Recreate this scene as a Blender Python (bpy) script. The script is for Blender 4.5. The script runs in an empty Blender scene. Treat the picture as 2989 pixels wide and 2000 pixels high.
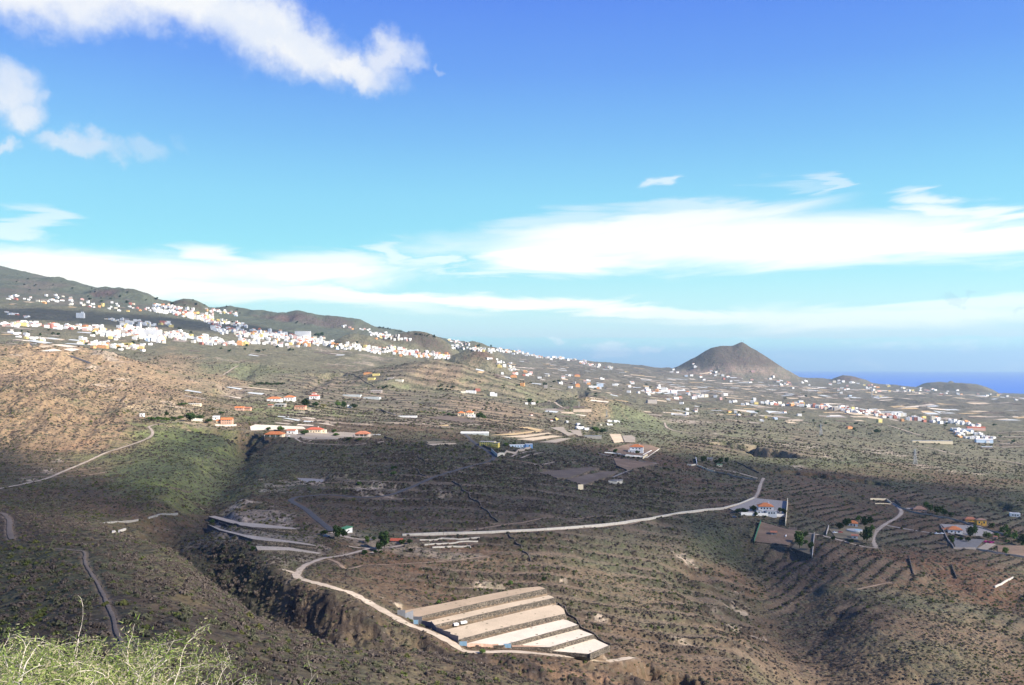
import bpy, bmesh, math, random
import numpy as np
from mathutils import Vector
random.seed(7)
RNG = np.random.default_rng(11)
SC = bpy.context.scene
COL = SC.collection
F = 2588.0          # focal length in photograph pixels
EYE = 1072.0        # photograph row of the eye level
UC = 1494.5
SEA = -300.0        # sea level below the viewpoint

# ------------------------------------------------------------ camera
cam_d = bpy.data.cameras.new('camera')
cam = bpy.data.objects.new('camera', cam_d)
COL.objects.link(cam)
cam_d.sensor_width = 36.0
cam_d.lens = 36.0 * F / 2989.0
cam_d.clip_start = 0.5
cam_d.clip_end = 400000.0
cam.location = (0, 0, 0)
cam.rotation_euler = (math.radians(90), 0, 0)
cam_d.shift_y = (EYE - 1000.0) / 2989.0    # level camera, horizon a little under the middle
SC.camera = cam

# ------------------------------------------------------------ sun + sky
SUN = Vector((0.80, -0.40, 0.56)).normalized()
sun_el = math.asin(SUN.z)
sun_d = bpy.data.lights.new('sun', 'SUN')
sun_d.energy = 5.0
sun_d.angle = math.radians(0.6)
sun_d.color = (1.0, 0.93, 0.82)
sun = bpy.data.objects.new('sun', sun_d)
COL.objects.link(sun)
sun.rotation_euler = (-SUN).to_track_quat('-Z', 'Y').to_euler()
sun.location = (300, -200, 400)

SC.view_settings.view_transform = 'Standard'
SC.view_settings.look = 'None'
SC.view_settings.exposure = 1.10
SC.view_settings.gamma = 1.0
SC.view_settings.use_curve_mapping = False


class NT:
    """tiny helper that writes node trees as expressions"""
    def __init__(self, tree):
        self.t = tree; self.n = tree.nodes; self.l = tree.links

    def node(self, typ, ins=None, **props):
        nd = self.n.new(typ)
        for k, v in props.items():
            setattr(nd, k, v)
        for k, v in (ins or {}).items():
            self.put(nd.inputs[k], v)
        return nd

    def put(self, sock, v):
        if isinstance(v, bpy.types.NodeSocket):
            self.l.new(v, sock)
        elif v is not None:
            if isinstance(v, (tuple, list)) and len(v) == 3 and sock.type == 'RGBA':
                v = (*v, 1.0)
            sock.default_value = v

    def m(self, op, a, b=None, c=None, clamp=False):
        nd = self.n.new('ShaderNodeMath'); nd.operation = op; nd.use_clamp = clamp
        self.put(nd.inputs[0], a)
        if b is not None: self.put(nd.inputs[1], b)
        if c is not None: self.put(nd.inputs[2], c)
        return nd.outputs[0]

    def vm(self, op, a, b=None):
        nd = self.n.new('ShaderNodeVectorMath'); nd.operation = op
        self.put(nd.inputs[0], a)
        if b is not None:
            if op == 'SCALE': self.put(nd.inputs[3], b)
            else: self.put(nd.inputs[1], b)
        return nd.outputs[0]

    def step(self, v, a, b, o0=0.0, o1=1.0):
        nd = self.n.new('ShaderNodeMapRange'); nd.interpolation_type = 'SMOOTHSTEP'
        self.put(nd.inputs[0], v)
        for i, x in enumerate((a, b, o0, o1)): self.put(nd.inputs[i + 1], x)
        return nd.outputs[0]

    def lin(self, v, a, b, o0=0.0, o1=1.0):
        nd = self.n.new('ShaderNodeMapRange')
        self.put(nd.inputs[0], v)
        for i, x in enumerate((a, b, o0, o1)): self.put(nd.inputs[i + 1], x)
        return nd.outputs[0]

    def mix(self, f, a, b, typ='MIX'):
        nd = self.n.new('ShaderNodeMix'); nd.data_type = 'RGBA'; nd.blend_type = typ
        self.put(nd.inputs[0], f); self.put(nd.inputs[6], a); self.put(nd.inputs[7], b)
        return nd.outputs[2]

    def noise(self, vec, scale, detail=4, rough=0.55, dist=0.0, out=0):
        nd = self.n.new('ShaderNodeTexNoise')
        self.put(nd.inputs['Vector'], vec)
        nd.inputs['Scale'].default_value = scale
        nd.inputs['Detail'].default_value = detail
        nd.inputs['Roughness'].default_value = rough
        nd.inputs['Distortion'].default_value = dist
        return nd.outputs[out]

    def ramp(self, v, stops, interp='LINEAR'):
        nd = self.n.new('ShaderNodeValToRGB'); cr = nd.color_ramp; cr.interpolation = interp
        while len(cr.elements) < len(stops): cr.elements.new(0.5)
        for e, (p, c) in zip(cr.elements, stops):
            e.position = p; e.color = (*c, 1.0)
        self.put(nd.inputs[0], v)
        return nd.outputs[0]

    def comb(self, x, y, z):
        nd = self.n.new('ShaderNodeCombineXYZ')
        for i, v in enumerate((x, y, z)): self.put(nd.inputs[i], v)
        return nd.outputs[0]

    def sep(self, v):
        nd = self.n.new('ShaderNodeSeparateXYZ'); self.put(nd.inputs[0], v)
        return nd.outputs


def srgb(r, g, b):
    f = lambda c: (c / 255 / 12.92) if c / 255 <= 0.04045 else ((c / 255 + 0.055) / 1.055) ** 2.4
    return (f(r), f(g), f(b))


def build_world():
    w = bpy.data.worlds.new('World'); SC.world = w; w.use_nodes = True
    t = w.node_tree; t.nodes.clear(); N = NT(t)
    out = N.node('ShaderNodeOutputWorld')
    bg = N.node('ShaderNodeBackground')
    sky = N.node('ShaderNodeTexSky', sky_type='NISHITA', sun_disc=False, sun_elevation=sun_el,
                 sun_rotation=math.atan2(SUN.x, SUN.y), altitude=300.0, air_density=1.0, dust_density=0.6, ozone_density=2.0)
    tc = N.node('ShaderNodeTexCoord')
    d = N.vm('NORMALIZE', tc.outputs['Generated'])
    x, y, z = N.sep(d)
    az = N.m('ARCTAN2', x, y)                       # radians, 0 straight ahead, right positive
    hor = N.m('SQRT', N.m('ADD', N.m('MULTIPLY', x, x), N.m('MULTIPLY', y, y)))
    el = N.m('ARCTAN2', z, hor)
    # clear air: deep azure overhead to pale cyan at the horizon
    K = 0.467  # photograph value -> scene value at this exposure
    s = lambda *c: tuple(v * K for v in srgb(*c))
    grad = N.ramp(N.lin(el, -0.02, 0.98), [
        (0.0, s(196, 226, 245)), (0.045, s(206, 243, 253)), (0.085, s(192, 250, 253)), (0.15, s(152, 240, 252)),
        (0.21, s(140, 222, 251)), (0.27, s(120, 193, 249)), (0.34, s(98, 160, 247)), (0.43, s(78, 130, 243)),
        (0.60, s(62, 112, 226)), (1.0, s(44, 84, 190))])
    right = N.step(N.m('ADD', az, N.m('MULTIPLY', el, 0.8)), 0.10, 1.0)
    grad = N.vm('MULTIPLY', grad, N.mix(N.step(el, 0.16, 0.0), (1.0, 1.0, 1.0), (1.50, 1.30, 1.10)))
    grad = N.mix(N.m('MULTIPLY', right, N.step(el, 0.05, 0.25, 0.1, 0.35)), grad, N.mix(1.0, grad, (0.50, 0.78, 1.0), 'MULTIPLY'))
    nish = N.vm('SCALE', sky.outputs[0], 0.10)
    base = N.mix(0.12, grad, nish)
    # ---- clouds, in directions (they are kilometres off)
    p = N.comb(az, el, 0.0)
    n1 = N.noise(p, 9.0, 6, 0.62, out=1)
    n2 = N.noise(p, 34.0, 5, 0.6, out=1)
    wob = N.vm('ADD', N.vm('SCALE', N.vm('SUBTRACT', n1, (0.5, 0.5, 0.5)), 0.10),
               N.vm('SCALE', N.vm('SUBTRACT', n2, (0.5, 0.5, 0.5)), 0.030))
    pw = N.vm('ADD', p, wob)
    wx, wy, _ = N.sep(pw)
    sp = N.comb(N.m('ADD', az, 3.0), N.m('MULTIPLY', N.m('ADD', el, N.m('MULTIPLY', az, -0.05)), 6.5), 0.0)
    s1 = N.noise(sp, 5.0, 7, 0.6, 0.5, out=1)
    sx, sy, _ = N.sep(s1)
    stx = N.m('ADD', az, N.m('MULTIPLY', N.m('SUBTRACT', sx, 0.5), 0.30))
    sty = N.m('ADD', el, N.m('MULTIPLY', N.m('SUBTRACT', sy, 0.5), 0.05))

    def blob(X, Y, u, v, ru, rv, a=1.0, tilt=0.0, soft=(1.25, 0.45)):
        cu = math.atan((u - UC) / F); cv = math.atan((EYE - v) / math.hypot(F, u - UC))
        ca, sa = math.cos(tilt), math.sin(tilt)
        dx = N.m('SUBTRACT', X, cu); dy = N.m('SUBTRACT', Y, cv)
        ax = N.m('MULTIPLY', N.m('ADD', N.m('MULTIPLY', dx, ca), N.m('MULTIPLY', dy, sa)), F / ru)
        ay = N.m('MULTIPLY', N.m('SUBTRACT', N.m('MULTIPLY', dy, ca), N.m('MULTIPLY', dx, sa)), F / rv)
        r = N.m('SQRT', N.m('ADD', N.m('MULTIPLY', ax, ax), N.m('MULTIPLY', ay, ay)))
        return N.step(r, soft[0], soft[1], 0.0, a)

    def union(lst):
        o = lst[0]
        for b in lst[1:]: o = N.m('MAXIMUM', o, b)
        return o
    cum = [  # puffs: u, v, ru, rv, alpha, tilt
        (150, -50, 330, 95, 0.95, 0.0), (520, 0, 330, 100, 1.0, -0.15), (850, 85, 240, 85, 1.0, -0.40), (760, 60, 220, 90, 1.0, -0.3),
        (1010, 175, 170, 52, 0.97, -0.3), (1140, 160, 95, 55, 0.75, 0.3), (1190, 165, 60, 40, 0.5, 0.0),
        (20, 250, 85, 70, 0.82, -0.1), (70, 320, 70, 46, 0.8, 0.2), (115, 285, 40, 30, 0.5, 0), (0, 410, 50, 20, 0.6, 0),
        (235, 420, 100, 34, 0.62, 0), (190, 405, 60, 26, 0.5, 0), (410, 422, 66, 28, 0.3, 0), (1292, 172, 22, 12, 0.22, 0),
        (520, 390, 25, 14, 0.07, 0), (1600, 0, 40, 16, 0.2, 0)]
    A = union([blob(wx, wy, *c, soft=(1.32, 0.32)) for c in cum])
    st = [  # streaked banks
        (2150, 700, 800, 64, 1.0, 0.0), (2500, 715, 900, 58, 1.0, 0.0), (1700, 745, 330, 48, 0.95, 0.0), (1880, 660, 480, 44, 0.95, 0.06),
        (1690, 770, 300, 42, 0.95, 0.0), (2950, 690, 330, 48, 1.0, 0), (2790, 610, 110, 36, 0.85, 0.0), (2790, 563, 130, 14, 0.75, -0.05),
        (1910, 535, 80, 14, 0.62, 0.17), (2400, 540, 50, 20, 0.45, 0.5), (2310, 548, 70, 10, 0.25, 0.0), (2000, 612, 260, 20, 0.5, 0),
        (1600, 640, 170, 26, 0.45, 0.05), (30, 645, 100, 40, 0.5, -0.2), (20, 670, 110, 20, 0.5, 0),
        (250, 790, 560, 64, 0.92, 0.0), (620, 735, 140, 26, 0.8, -0.1), (860, 790, 360, 44, 0.85, 0.0), (1000, 760, 200, 30, 0.7, -0.05),
        (1230, 745, 90, 50, 0.55, 0.0), (400, 850, 620, 40, 0.8, 0.0), (1300, 872, 800, 20, 0.85, -0.05), (1900, 905, 500, 18, 0.6, -0.05),
        (2500, 925, 700, 34, 0.5, 0.0), (1500, 800, 300, 12, 0.5, 0), (900, 870, 500, 30, 0.7, -0.06), (2900, 880, 500, 20, 0.45, 0.0)]
    B = union([blob(stx, sty, *c, soft=(1.35, 0.35)) for c in st])
    # low bank of distant cloud standing on the sea
    bt = N.m('ADD', N.m('MULTIPLY', N.m('SUBTRACT', N.noise(p, 26.0, 5, 0.6), 0.5), 0.009), N.m('ADD', 0.0335, N.m('MULTIPLY', az, -0.006)))
    bank = N.m('MULTIPLY', N.step(el, N.m('ADD', bt, 0.0014), N.m('SUBTRACT', bt, 0.0014)), N.step(az, -0.22, -0.12))
    bank_c = N.ramp(N.lin(el, -0.002, 0.042), [(0.0, s(130, 166, 234)), (0.12, s(146, 186, 238)), (0.35, s(160, 206, 242)), (0.6, s(180, 222, 245)), (0.92, s(178, 216, 242)), (1.0, s(200, 232, 248))])
    bank_c = N.vm('MULTIPLY', bank_c, (1.55, 1.72, 1.20))
    fl = N.noise(N.comb(az, N.m('MULTIPLY', el, 3.0), 0.0), 22.0, 6, 0.6)
    bank_c = N.mix(N.step(fl, 0.5, 0.72, 0.0, 0.42), bank_c, (0.75, 0.75, 0.66))
    bank_c = N.mix(union([blob(wx, wy, u_, v_, a_, b_, 0.55) for u_, v_, a_, b_ in ((1775, 1012, 50, 22), (1790, 1030, 70, 16), (1910, 1022, 45, 16), (1600, 995, 40, 14))]), bank_c, (0.75, 0.75, 0.66))
    c = N.mix(N.m('MULTIPLY', B, N.lin(sy, 0.2, 0.8, 0.9, 1.0)), base, N.mix(N.step(el, 0.20, 0.05), (0.52, 0.52, 0.51), (0.80, 0.74, 0.60)))
    tex = N.noise(pw, 12.0, 5, 0.6)
    puff_c = N.mix(N.step(tex, 0.35, 0.6), s(238, 244, 254), s(255, 255, 255))
    c = N.mix(A, c, puff_c)
    c = N.mix(N.m('MULTIPLY', bank, 0.9), c, bank_c)
    grey = union([blob(wx, wy, u_, v_, a_, b_, 0.22) for u_, v_, a_, b_ in ((2785, 897, 34, 6), (2835, 902, 26, 7), (2975, 896, 18, 5))])
    c = N.mix(grey, c, s(148, 190, 226))
    # under the horizon the light comes off the sea haze
    c = N.mix(N.step(el, -0.02, -0.10), c, s(120, 150, 190))
    N.put(bg.inputs[0], c); bg.inputs[1].default_value = 1.0
    N.l.new(bg.outputs[0], out.inputs[0])
build_world()
# ------------------------------------------------------------ numeric noise
def _hash(ix, iy, seed):
    h = (ix.astype(np.int64) * 374761393 + iy.astype(np.int64) * 668265263 + seed * 1442695041) & 0xffffffff
    h = ((h ^ (h >> 13)) * 1274126177) & 0xffffffff
    return ((h ^ (h >> 16)) & 0xffff) / 65535.0

def vnoise(x, y, seed=0):
    ix = np.floor(x); iy = np.floor(y); fx = x - ix; fy = y - iy
    fx = fx * fx * fx * (fx * (fx * 6 - 15) + 10); fy = fy * fy * fy * (fy * (fy * 6 - 15) + 10)
    a = _hash(ix, iy, seed); b = _hash(ix + 1, iy, seed); c = _hash(ix, iy + 1, seed); d = _hash(ix + 1, iy + 1, seed)
    return (a + (b - a) * fx + (c - a) * fy + (a - b - c + d) * fx * fy) * 2 - 1

def fbm(x, y, scale, octs=4, seed=0, gain=0.5, ridged=False):
    o = np.zeros_like(x); a = 1.0; s = 1.0 / scale; tot = 0
    for k in range(octs):
        n = vnoise(x * s + 17.3 * k, y * s - 9.1 * k, seed + k)
        if ridged: n = 1 - 2 * np.abs(n)
        o += a * n; tot += a; a *= gain; s *= 2.03
    return o / tot

def sm(x, a, b):
    t = np.clip((x - a) / (b - a), 0, 1)
    return t * t * (3 - 2 * t)

# ------------------------------------------------------------ the land: profiles of distance and height along the view
US = np.array([-700, 0, 250, 500, 750, 1000, 1300, 1600, 2000, 2400, 2700, 2989, 3700.])
LV = [  # (distances, rows) of successive lines across the land; the first three give heights instead of rows
    ([3] * 13, [-2.0] * 13, 'z'),
    ([13] * 13, [-6.4, -6.4, -6.6, -7.2, -7.5, -8, -8, -8, -8, -8, -8, -8, -8], 'z'),
    ([24] * 13, [-11, -11, -11.5, -12.5, -13.5, -14, -14, -15, -16, -17, -17, -17, -17], 'z'),
    ([110, 110, 105, 100, 105, 110, 120, 130, 150, 170, 180, 190, 200], [2080, 2080, 2080, 2090, 2150, 2220, 2300, 2350, 2350, 2350, 2350, 2350, 2350]),
    ([230, 230, 210, 190, 180, 175, 190, 210, 240, 260, 270, 280, 290], [1720, 1720, 1730, 1790, 1920, 2000, 2060, 2110, 2150, 2150, 2150, 2150, 2150]),
    ([420, 420, 370, 330, 272, 240, 262, 280, 300, 330, 340, 350, 360], [1480, 1475, 1532, 1602, 1812, 1893, 1925, 2010, 2090, 2110, 2120, 2130, 2130]),
    ([490, 490, 455, 462, 378, 338, 334, 330, 350, 370, 380, 390, 400], [1492, 1487, 1552, 1612, 1882, 1930, 1946, 2045, 2110, 2130, 2140, 2150, 2150]),
    ([540, 540, 505, 487, 403, 352, 348, 345, 368, 385, 395, 405, 415], [1455, 1455, 1500, 1552, 1785, 1868, 1918, 1985, 2045, 2070, 2080, 2090, 2095]),
    ([600, 600, 560, 520, 440, 380, 364, 362, 385, 405, 415, 425, 435], [1430, 1425, 1455, 1500, 1618, 1735, 1882, 1936, 1990, 2025, 2045, 2060, 2070]),
    ([650, 650, 620, 600, 500, 430, 400, 395, 420, 445, 455, 465, 475], [1400, 1395, 1420, 1440, 1570, 1670, 1830, 1883, 1930, 1950, 1960, 1975, 1980]),
    ([720, 720, 700, 680, 570, 510, 460, 450, 480, 500, 510, 520, 530], [1360, 1355, 1380, 1395, 1515, 1585, 1738, 1792, 1838, 1853, 1865, 1880, 1890]),
    ([800, 800, 780, 760, 650, 600, 555, 540, 560, 580, 590, 600, 610], [1320, 1315, 1335, 1350, 1462, 1515, 1605, 1655, 1725, 1745, 1755, 1770, 1780]),
    ([900, 900, 880, 860, 750, 720, 660, 640, 660, 680, 690, 700, 710], [1270, 1265, 1285, 1305, 1405, 1435, 1495, 1542, 1605, 1630, 1640, 1655, 1665]),
    ([1020, 1020, 1000, 960, 860, 850, 800, 780, 790, 800, 810, 820, 830], [1215, 1210, 1230, 1265, 1342, 1362, 1398, 1438, 1498, 1533, 1555, 1570, 1580]),
    ([1180, 1180, 1150, 1100, 1000, 1000, 960, 950, 960, 960, 970, 980, 990], [1160, 1155, 1175, 1225, 1283, 1300, 1330, 1360, 1413, 1448, 1475, 1495, 1505]),
    ([1400, 1400, 1350, 1300, 1200, 1220, 1180, 1170, 1170, 1170, 1180, 1190, 1200], [1100, 1095, 1125, 1183, 1233, 1250, 1268, 1297, 1345, 1380, 1405, 1430, 1440]),
    ([1700, 1700, 1620, 1550, 1450, 1500, 1480, 1470, 1450, 1450, 1450, 1460, 1470], [1045, 1040, 1080, 1140, 1190, 1203, 1220, 1248, 1292, 1325, 1350, 1375, 1385]),
    ([2000, 2000, 1950, 1850, 1750, 1850, 1850, 1850, 1850, 1850, 1850, 1850, 1850], [1012, 1008, 1022, 1085, 1148, 1165, 1177, 1205, 1248, 1280, 1302, 1325, 1335]),
    ([2250, 2250, 2250, 2200, 2150, 2250, 2350, 2350, 2350, 2350, 2350, 2350, 2350], [1018, 1012, 1024, 1072, 1115, 1130, 1138, 1168, 1213, 1245, 1262, 1282, 1292]),
    ([2700, 2700, 2700, 2700, 2700, 2700, 2900, 3000, 3000, 3000, 3000, 3000, 3000], [992, 990, 1002, 1022, 1062, 1082, 1103, 1132, 1180, 1210, 1225, 1243, 1252]),
    ([3200, 3200, 3200, 3300, 3300, 3400, 3700, 3900, 3900, 3900, 3900, 3900, 3900], [955, 952, 965, 985, 1022, 1048, 1072, 1105, 1150, 1177, 1190, 1202, 1210]),
    ([3900, 3900, 3900, 4000, 4100, 4300, 4700, 5000, 5000, 5000, 5000, 5000, 5000], [912, 910, 925, 950, 985, 1012, 1048, 1085, 1128, 1153, 1165, 1176, 1183]),
    ([5000, 5000, 5000, 5000, 5200, 5500, 6000, 6500, 6500, 6500, 6500, 6500, 6500], [850, 855, 885, 912, 948, 980, 1020, 1062, 1102, 1130, 1147, 1163, 1168]),
    ([7000, 7000, 6500, 6300, 6500, 7000, 7500, 8500, 8500, 8500, 8800, 8800, 8800], [640, 782, 838, 884, 926, 944, 990, 1046, 1080, 1108, 1135, 1156, 1161]),
    ([11000] * 13, [760, 850, 890, 925, 960, 985, 1035, 1082, 1140, 1146, 1146, 1146, 1146]),
    ([16000] * 13, [1127] * 13),
]
ud = np.concatenate([np.arange(-700, -60, 16.), np.arange(-60, 3050, 3.35), np.arange(3050, 3700, 16.)])
TD = (ud - UC) / F
def geo(a, b, n): return np.exp(np.linspace(math.log(a), math.log(b), n, endpoint=False))
YD = np.concatenate([geo(3, 24, 16), geo(24, 110, 34), geo(110, 250, 95), np.arange(250, 640, 1.7), np.arange(640, 1300, 3.2),
                     geo(1300, 2600, 170), geo(2600, 9000, 190), geo(9000, 16000, 26)])
NU, ND = len(TD), len(YD)

def crossi(vals):
    """smooth interpolation of station values over the columns"""
    fu = np.arange(-700, 3701, 5.0)
    a = np.interp(fu, US, vals)
    k = np.exp(-0.5 * (np.arange(-24, 25) * 5 / 42.0) ** 2); k /= k.sum()
    a = np.convolve(np.pad(a, 24, mode='edge'), k, mode='valid')
    return np.interp(ud, fu, a)

LD = []; LZ = []
for lv in LV:
    dd = crossi(np.array(lv[0], float)); vv = crossi(np.array(lv[1], float))
    LD.append(dd); LZ.append(vv if len(lv) == 3 else (EYE - vv) * dd / F)
LD = np.array(LD); LZ = np.array(LZ)

def pchip(xk, yk, x):
    h = np.diff(xk); dl = np.diff(yk) / h; m = np.zeros_like(yk)
    same = dl[:-1] * dl[1:] > 0
    w1 = 2 * h[1:] + h[:-1]; w2 = h[1:] + 2 * h[:-1]
    m[1:-1] = np.where(same, (w1 + w2) / (w1 / np.where(dl[:-1] == 0, 1, dl[:-1]) + w2 / np.where(dl[1:] == 0, 1, dl[1:])), 0)
    m[0] = dl[0]; m[-1] = dl[-1]
    i = np.clip(np.searchsorted(xk, x) - 1, 0, len(h) - 1); t = (x - xk[i]) / h[i]
    return ((2 * t**3 - 3 * t**2 + 1) * yk[i] + (t**3 - 2 * t**2 + t) * h[i] * m[i] + (-2 * t**3 + 3 * t**2) * yk[i + 1] + (t**3 - t**2) * h[i] * m[i + 1])
Z = np.zeros((ND, NU))
for j in range(NU):
    Z[:, j] = pchip(LD[:, j], LZ[:, j], np.clip(YD, LD[0, j], LD[-1, j]))
Yg = np.repeat(YD[:, None], NU, 1); Xg = Yg * TD[None, :]

def zat(x, y):
    x = np.atleast_1d(np.asarray(x, float)); y = np.atleast_1d(np.asarray(y, float))
    t = np.clip(x / y, TD[0], TD[-1] - 1e-6); yy = np.clip(y, YD[0], YD[-1] - 1e-3)
    j = np.clip(np.searchsorted(TD, t) - 1, 0, NU - 2); i = np.clip(np.searchsorted(YD, yy) - 1, 0, ND - 2)
    a = (t - TD[j]) / (TD[j + 1] - TD[j]); b = (yy - YD[i]) / (YD[i + 1] - YD[i])
    return (Z[i, j] * (1 - a) + Z[i, j + 1] * a) * (1 - b) + (Z[i + 1, j] * (1 - a) + Z[i + 1, j + 1] * a) * b

def at(u, v, dmin=40.0):
    """where the line of sight through a photograph pixel meets the land"""
    t = (u - UC) / F
    z = zat(np.full(ND, t) * YD, YD)
    vt = EYE - z * F / YD
    ok = np.nonzero((vt <= v) & (YD > dmin))[0]
    if len(ok) == 0: i = ND - 1; y = YD[i]
    else:
        i = ok[0]
        if i == 0: y = YD[0]
        else:
            k = (vt[i - 1] - v) / max(1e-6, vt[i - 1] - vt[i]); y = YD[i - 1] + np.clip(k, 0, 1) * (YD[i] - YD[i - 1])
    x = t * y
    return Vector((x, y, float(zat(x, y)[0])))

def onplane(u, v, z):
    y = z * F / (EYE - v)
    return Vector(((u - UC) / F * y, y, z))

# hills that rise from the slopes: column, row of the top, distance, half width left / right in metres, half depth, shape power
def hill(u, vtop, D, wl, wr, wd, pw=1.0, flat=0.0, rough=0.06, seed=1, ang=0.0):
    global Z
    cx = (u - UC) / F * D
    ztop = (EYE - vtop) * D / F
    zb = float(zat(cx, D)[0])
    A = ztop - zb
    dx = (Xg - cx); dy = (Yg - D)
    if ang: dx, dy = dx * math.cos(ang) + dy * math.sin(ang), -dx * math.sin(ang) + dy * math.cos(ang)
    rx = np.where(dx < 0, dx / wl, dx / wr); r = np.sqrt(rx**2 + (dy / wd)**2)
    m = r < 1.6
    th = np.arctan2(dy[m], dx[m])
    r_ = r[m] * (1 + rough * vnoise(np.cos(th) * 2.5 + 5, np.sin(th) * 2.5 + seed * 3.7, seed))
    prof = np.clip(1 - (np.clip(r_ - flat, 0, None) / (1 - flat)) ** pw, 0, 1)
    soft = 0.06
    prof = np.where(r_ > 0.75, np.maximum(prof, 0.25 * np.exp(-((r_ - 0.75) / 0.25) * 1.2) * np.clip(1.6 - r_, 0, 1)), prof)
    Z[m] += A * prof

hill(2166, 999, 7300, 560, 500, 480, 1.0, 0.0, 0.03, 3)          # the big cone
hill(2072, 1018, 7350, 330, 170, 330, 1.5, 0.0, 0.05, 4)           # its left shoulder
hill(550, 878, 5000, 170, 210, 160, 1.6, 0.1, 0.05, 5)
hill(380, 848, 5600, 200, 190, 200, 1.5, 0.0, 0.12, 6)
hill(310, 840, 5700, 150, 150, 200, 1.4, 0.0, 0.12, 7)
hill(165, 812, 6000, 150, 260, 200, 1.4, 0.0, 0.12, 27)
hill(700, 903, 6100, 200, 260, 220, 1.6, 0.0, 0.08, 8)
hill(830, 920, 6000, 260, 220, 250, 1.5, 0.0, 0.12, 9)
hill(925, 923, 6000, 220, 480, 260, 1.5, 0.0, 0.12, 10)
hill(1060, 942, 6000, 260, 400, 260, 1.6, 0.0, 0.12, 11)
hill(1225, 972, 4300, 200, 260, 200, 1.5, 0.12, 0.10, 12)
hill(1040, 974, 4100, 130, 330, 180, 1.5, 0.0, 0.10, 22)
hill(1400, 1022, 3600, 170, 150, 150, 1.4, 0.0, 0.14, 13)
hill(1385, 998, 5600, 160, 220, 170, 1.5, 0.0, 0.08, 14)
hill(1270, 1054, 2450, 260, 430, 300, 1.25, 0.0, 0.16, 15)
hill(1730, 1150, 2080, 120, 170, 170, 1.3, 0.0, 0.12, 16)
hill(2472, 1098, 8300, 160, 260, 200, 1.6, 0.0, 0.05, 17)
hill(2790, 1119, 8200, 360, 370, 260, 2.2, 0.25, 0.05, 18)
hill(2775, 1113, 8500, 110, 110, 100, 1.4, 0.0, 0.05, 19)
hill(2620, 1127, 8500, 90, 90, 100, 1.5, 0.0, 0.05, 20)

# general relief: gullies grow with distance
g = np.clip(Yg, 60, 4000)
amp = 0.0030 * g * sm(Yg, 60, 300)
damp = np.ones_like(Z)
Z += fbm(Xg, Yg, 130, 4, 31) * np.minimum(amp * 1.3, 6) * 0.8
Z += fbm(Xg * 0.9, Yg * 0.35, 240, 4, 47, ridged=True) * np.minimum(0.0045 * g, 15) * sm(Yg, 1300, 2400)
Z += fbm(Xg, Yg, 28, 4, 61) * 1.1 * sm(Yg, 60, 160) * (1 - 0.5 * sm(Yg, 900, 2500))
Z += fbm(Xg, Yg, 6.5, 3, 71) * 0.42 * sm(Yg, 26, 90) * (1 - sm(Yg, 700, 1200))
# left hill: spurs running down the slope
lf = sm(-Xg / Yg, 0.33, 0.5) * sm(Yg, 700, 950) * (1 - sm(Yg, 1900, 2100))
Z += lf * fbm(Xg * 1.0 + Yg * 0.35, Yg * 0.3, 110, 6, 83, 0.6, True) * 18
# mountain: folds
mt = sm(Yg, 3900, 5500) * sm(-Xg / Yg, 0.0, 0.35)
Z += mt * fbm(Xg, Yg * 0.6, 420, 5, 97, 0.55, True) * 22

def seg_dist(pts, R):
    """distance of every land point to a polyline, within a box of R metres, and the place along it"""
    P = np.array([(p[0], p[1]) for p in pts])
    lo = P.min(0) - R; hi = P.max(0) + R
    m = (Xg > lo[0]) & (Xg < hi[0]) & (Yg > lo[1]) & (Yg < hi[1])
    X = Xg[m]; Y = Yg[m]; best = np.full(X.shape, 1e9); side = np.zeros_like(X); al = np.zeros_like(X)
    L = 0; tot = sum(np.hypot(*(P[k + 1] - P[k])) for k in range(len(P) - 1))
    for k in range(len(P) - 1):
        a, b = P[k], P[k + 1]; d = b - a; l = np.hypot(*d)
        t = np.clip(((X - a[0]) * d[0] + (Y - a[1]) * d[1]) / (l * l), 0, 1)
        q = np.hypot(X - a[0] - t * d[0], Y - a[1] - t * d[1]); n = q < best
        best[n] = q[n]; side[n] = np.sign((X - a[0]) * d[1] - (Y - a[1]) * d[0])[n]; al[n] = ((L + t * l) / tot)[n]
        L += l
    return m, best, side, al

def carve(uv, depth, width, steep=1.0, taper=True, seed=0, lip=0.0):
    pts = [at(u, v) for u, v in uv]
    m, d, s, al = seg_dist(pts, width * 3)
    d = d * (1 + 0.35 * vnoise(Xg[m] / (width * 0.9), Yg[m] / (width * 0.9), seed) + 0.2 * vnoise(Xg[m] / (width * 0.3), Yg[m] / (width * 0.3), seed + 5))
    e = np.clip(1 - d / (width * (1 + 0.0 * s)), 0, 1)
    prof = sm(e, 0, 1 / steep)
    tp = np.sin(np.clip(al, 0, 1) * math.pi) ** 0.45 if taper else 1.0
    Z[m] -= depth * prof * tp

# gorges and hollows (polylines through photograph pixels on the land)
carve([(930, 1092), (955, 1098), (985, 1090)], 46, 40, 1.8, True, 1)
carve([(985, 1094), (900, 1130), (860, 1150)], 8, 30, 1.2, True, 2)
carve([(1540, 1208), (1640, 1232), (1720, 1248), (1790, 1262)], 9, 14, 1.6, True, 3)
carve([(2090, 1292), (2150, 1302), (2230, 1315), (2300, 1338)], 44, 46, 1.8, True, 4)
carve([(2205, 1368), (2280, 1375), (2380, 1385), (2450, 1398)], 20, 26, 1.7, True, 5)
carve([(2500, 1408), (2545, 1410), (2590, 1418)], 22, 24, 1.8, True, 6)
carve([(2780, 1448), (2880, 1462), (3000, 1490)], 9, 20, 1.4, True, 7)
carve([(1900, 1150), (1960, 1165), (2100, 1190)], 7, 34, 1.3, True, 8)
carve([(1700, 1165), (1680, 1140), (1650, 1130)], 14, 34, 1.2, True, 9)
carve([(1690, 1135), (1740, 1165), (1780, 1195), (1830, 1215)], 12, 26, 1.4, True, 10)
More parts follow.
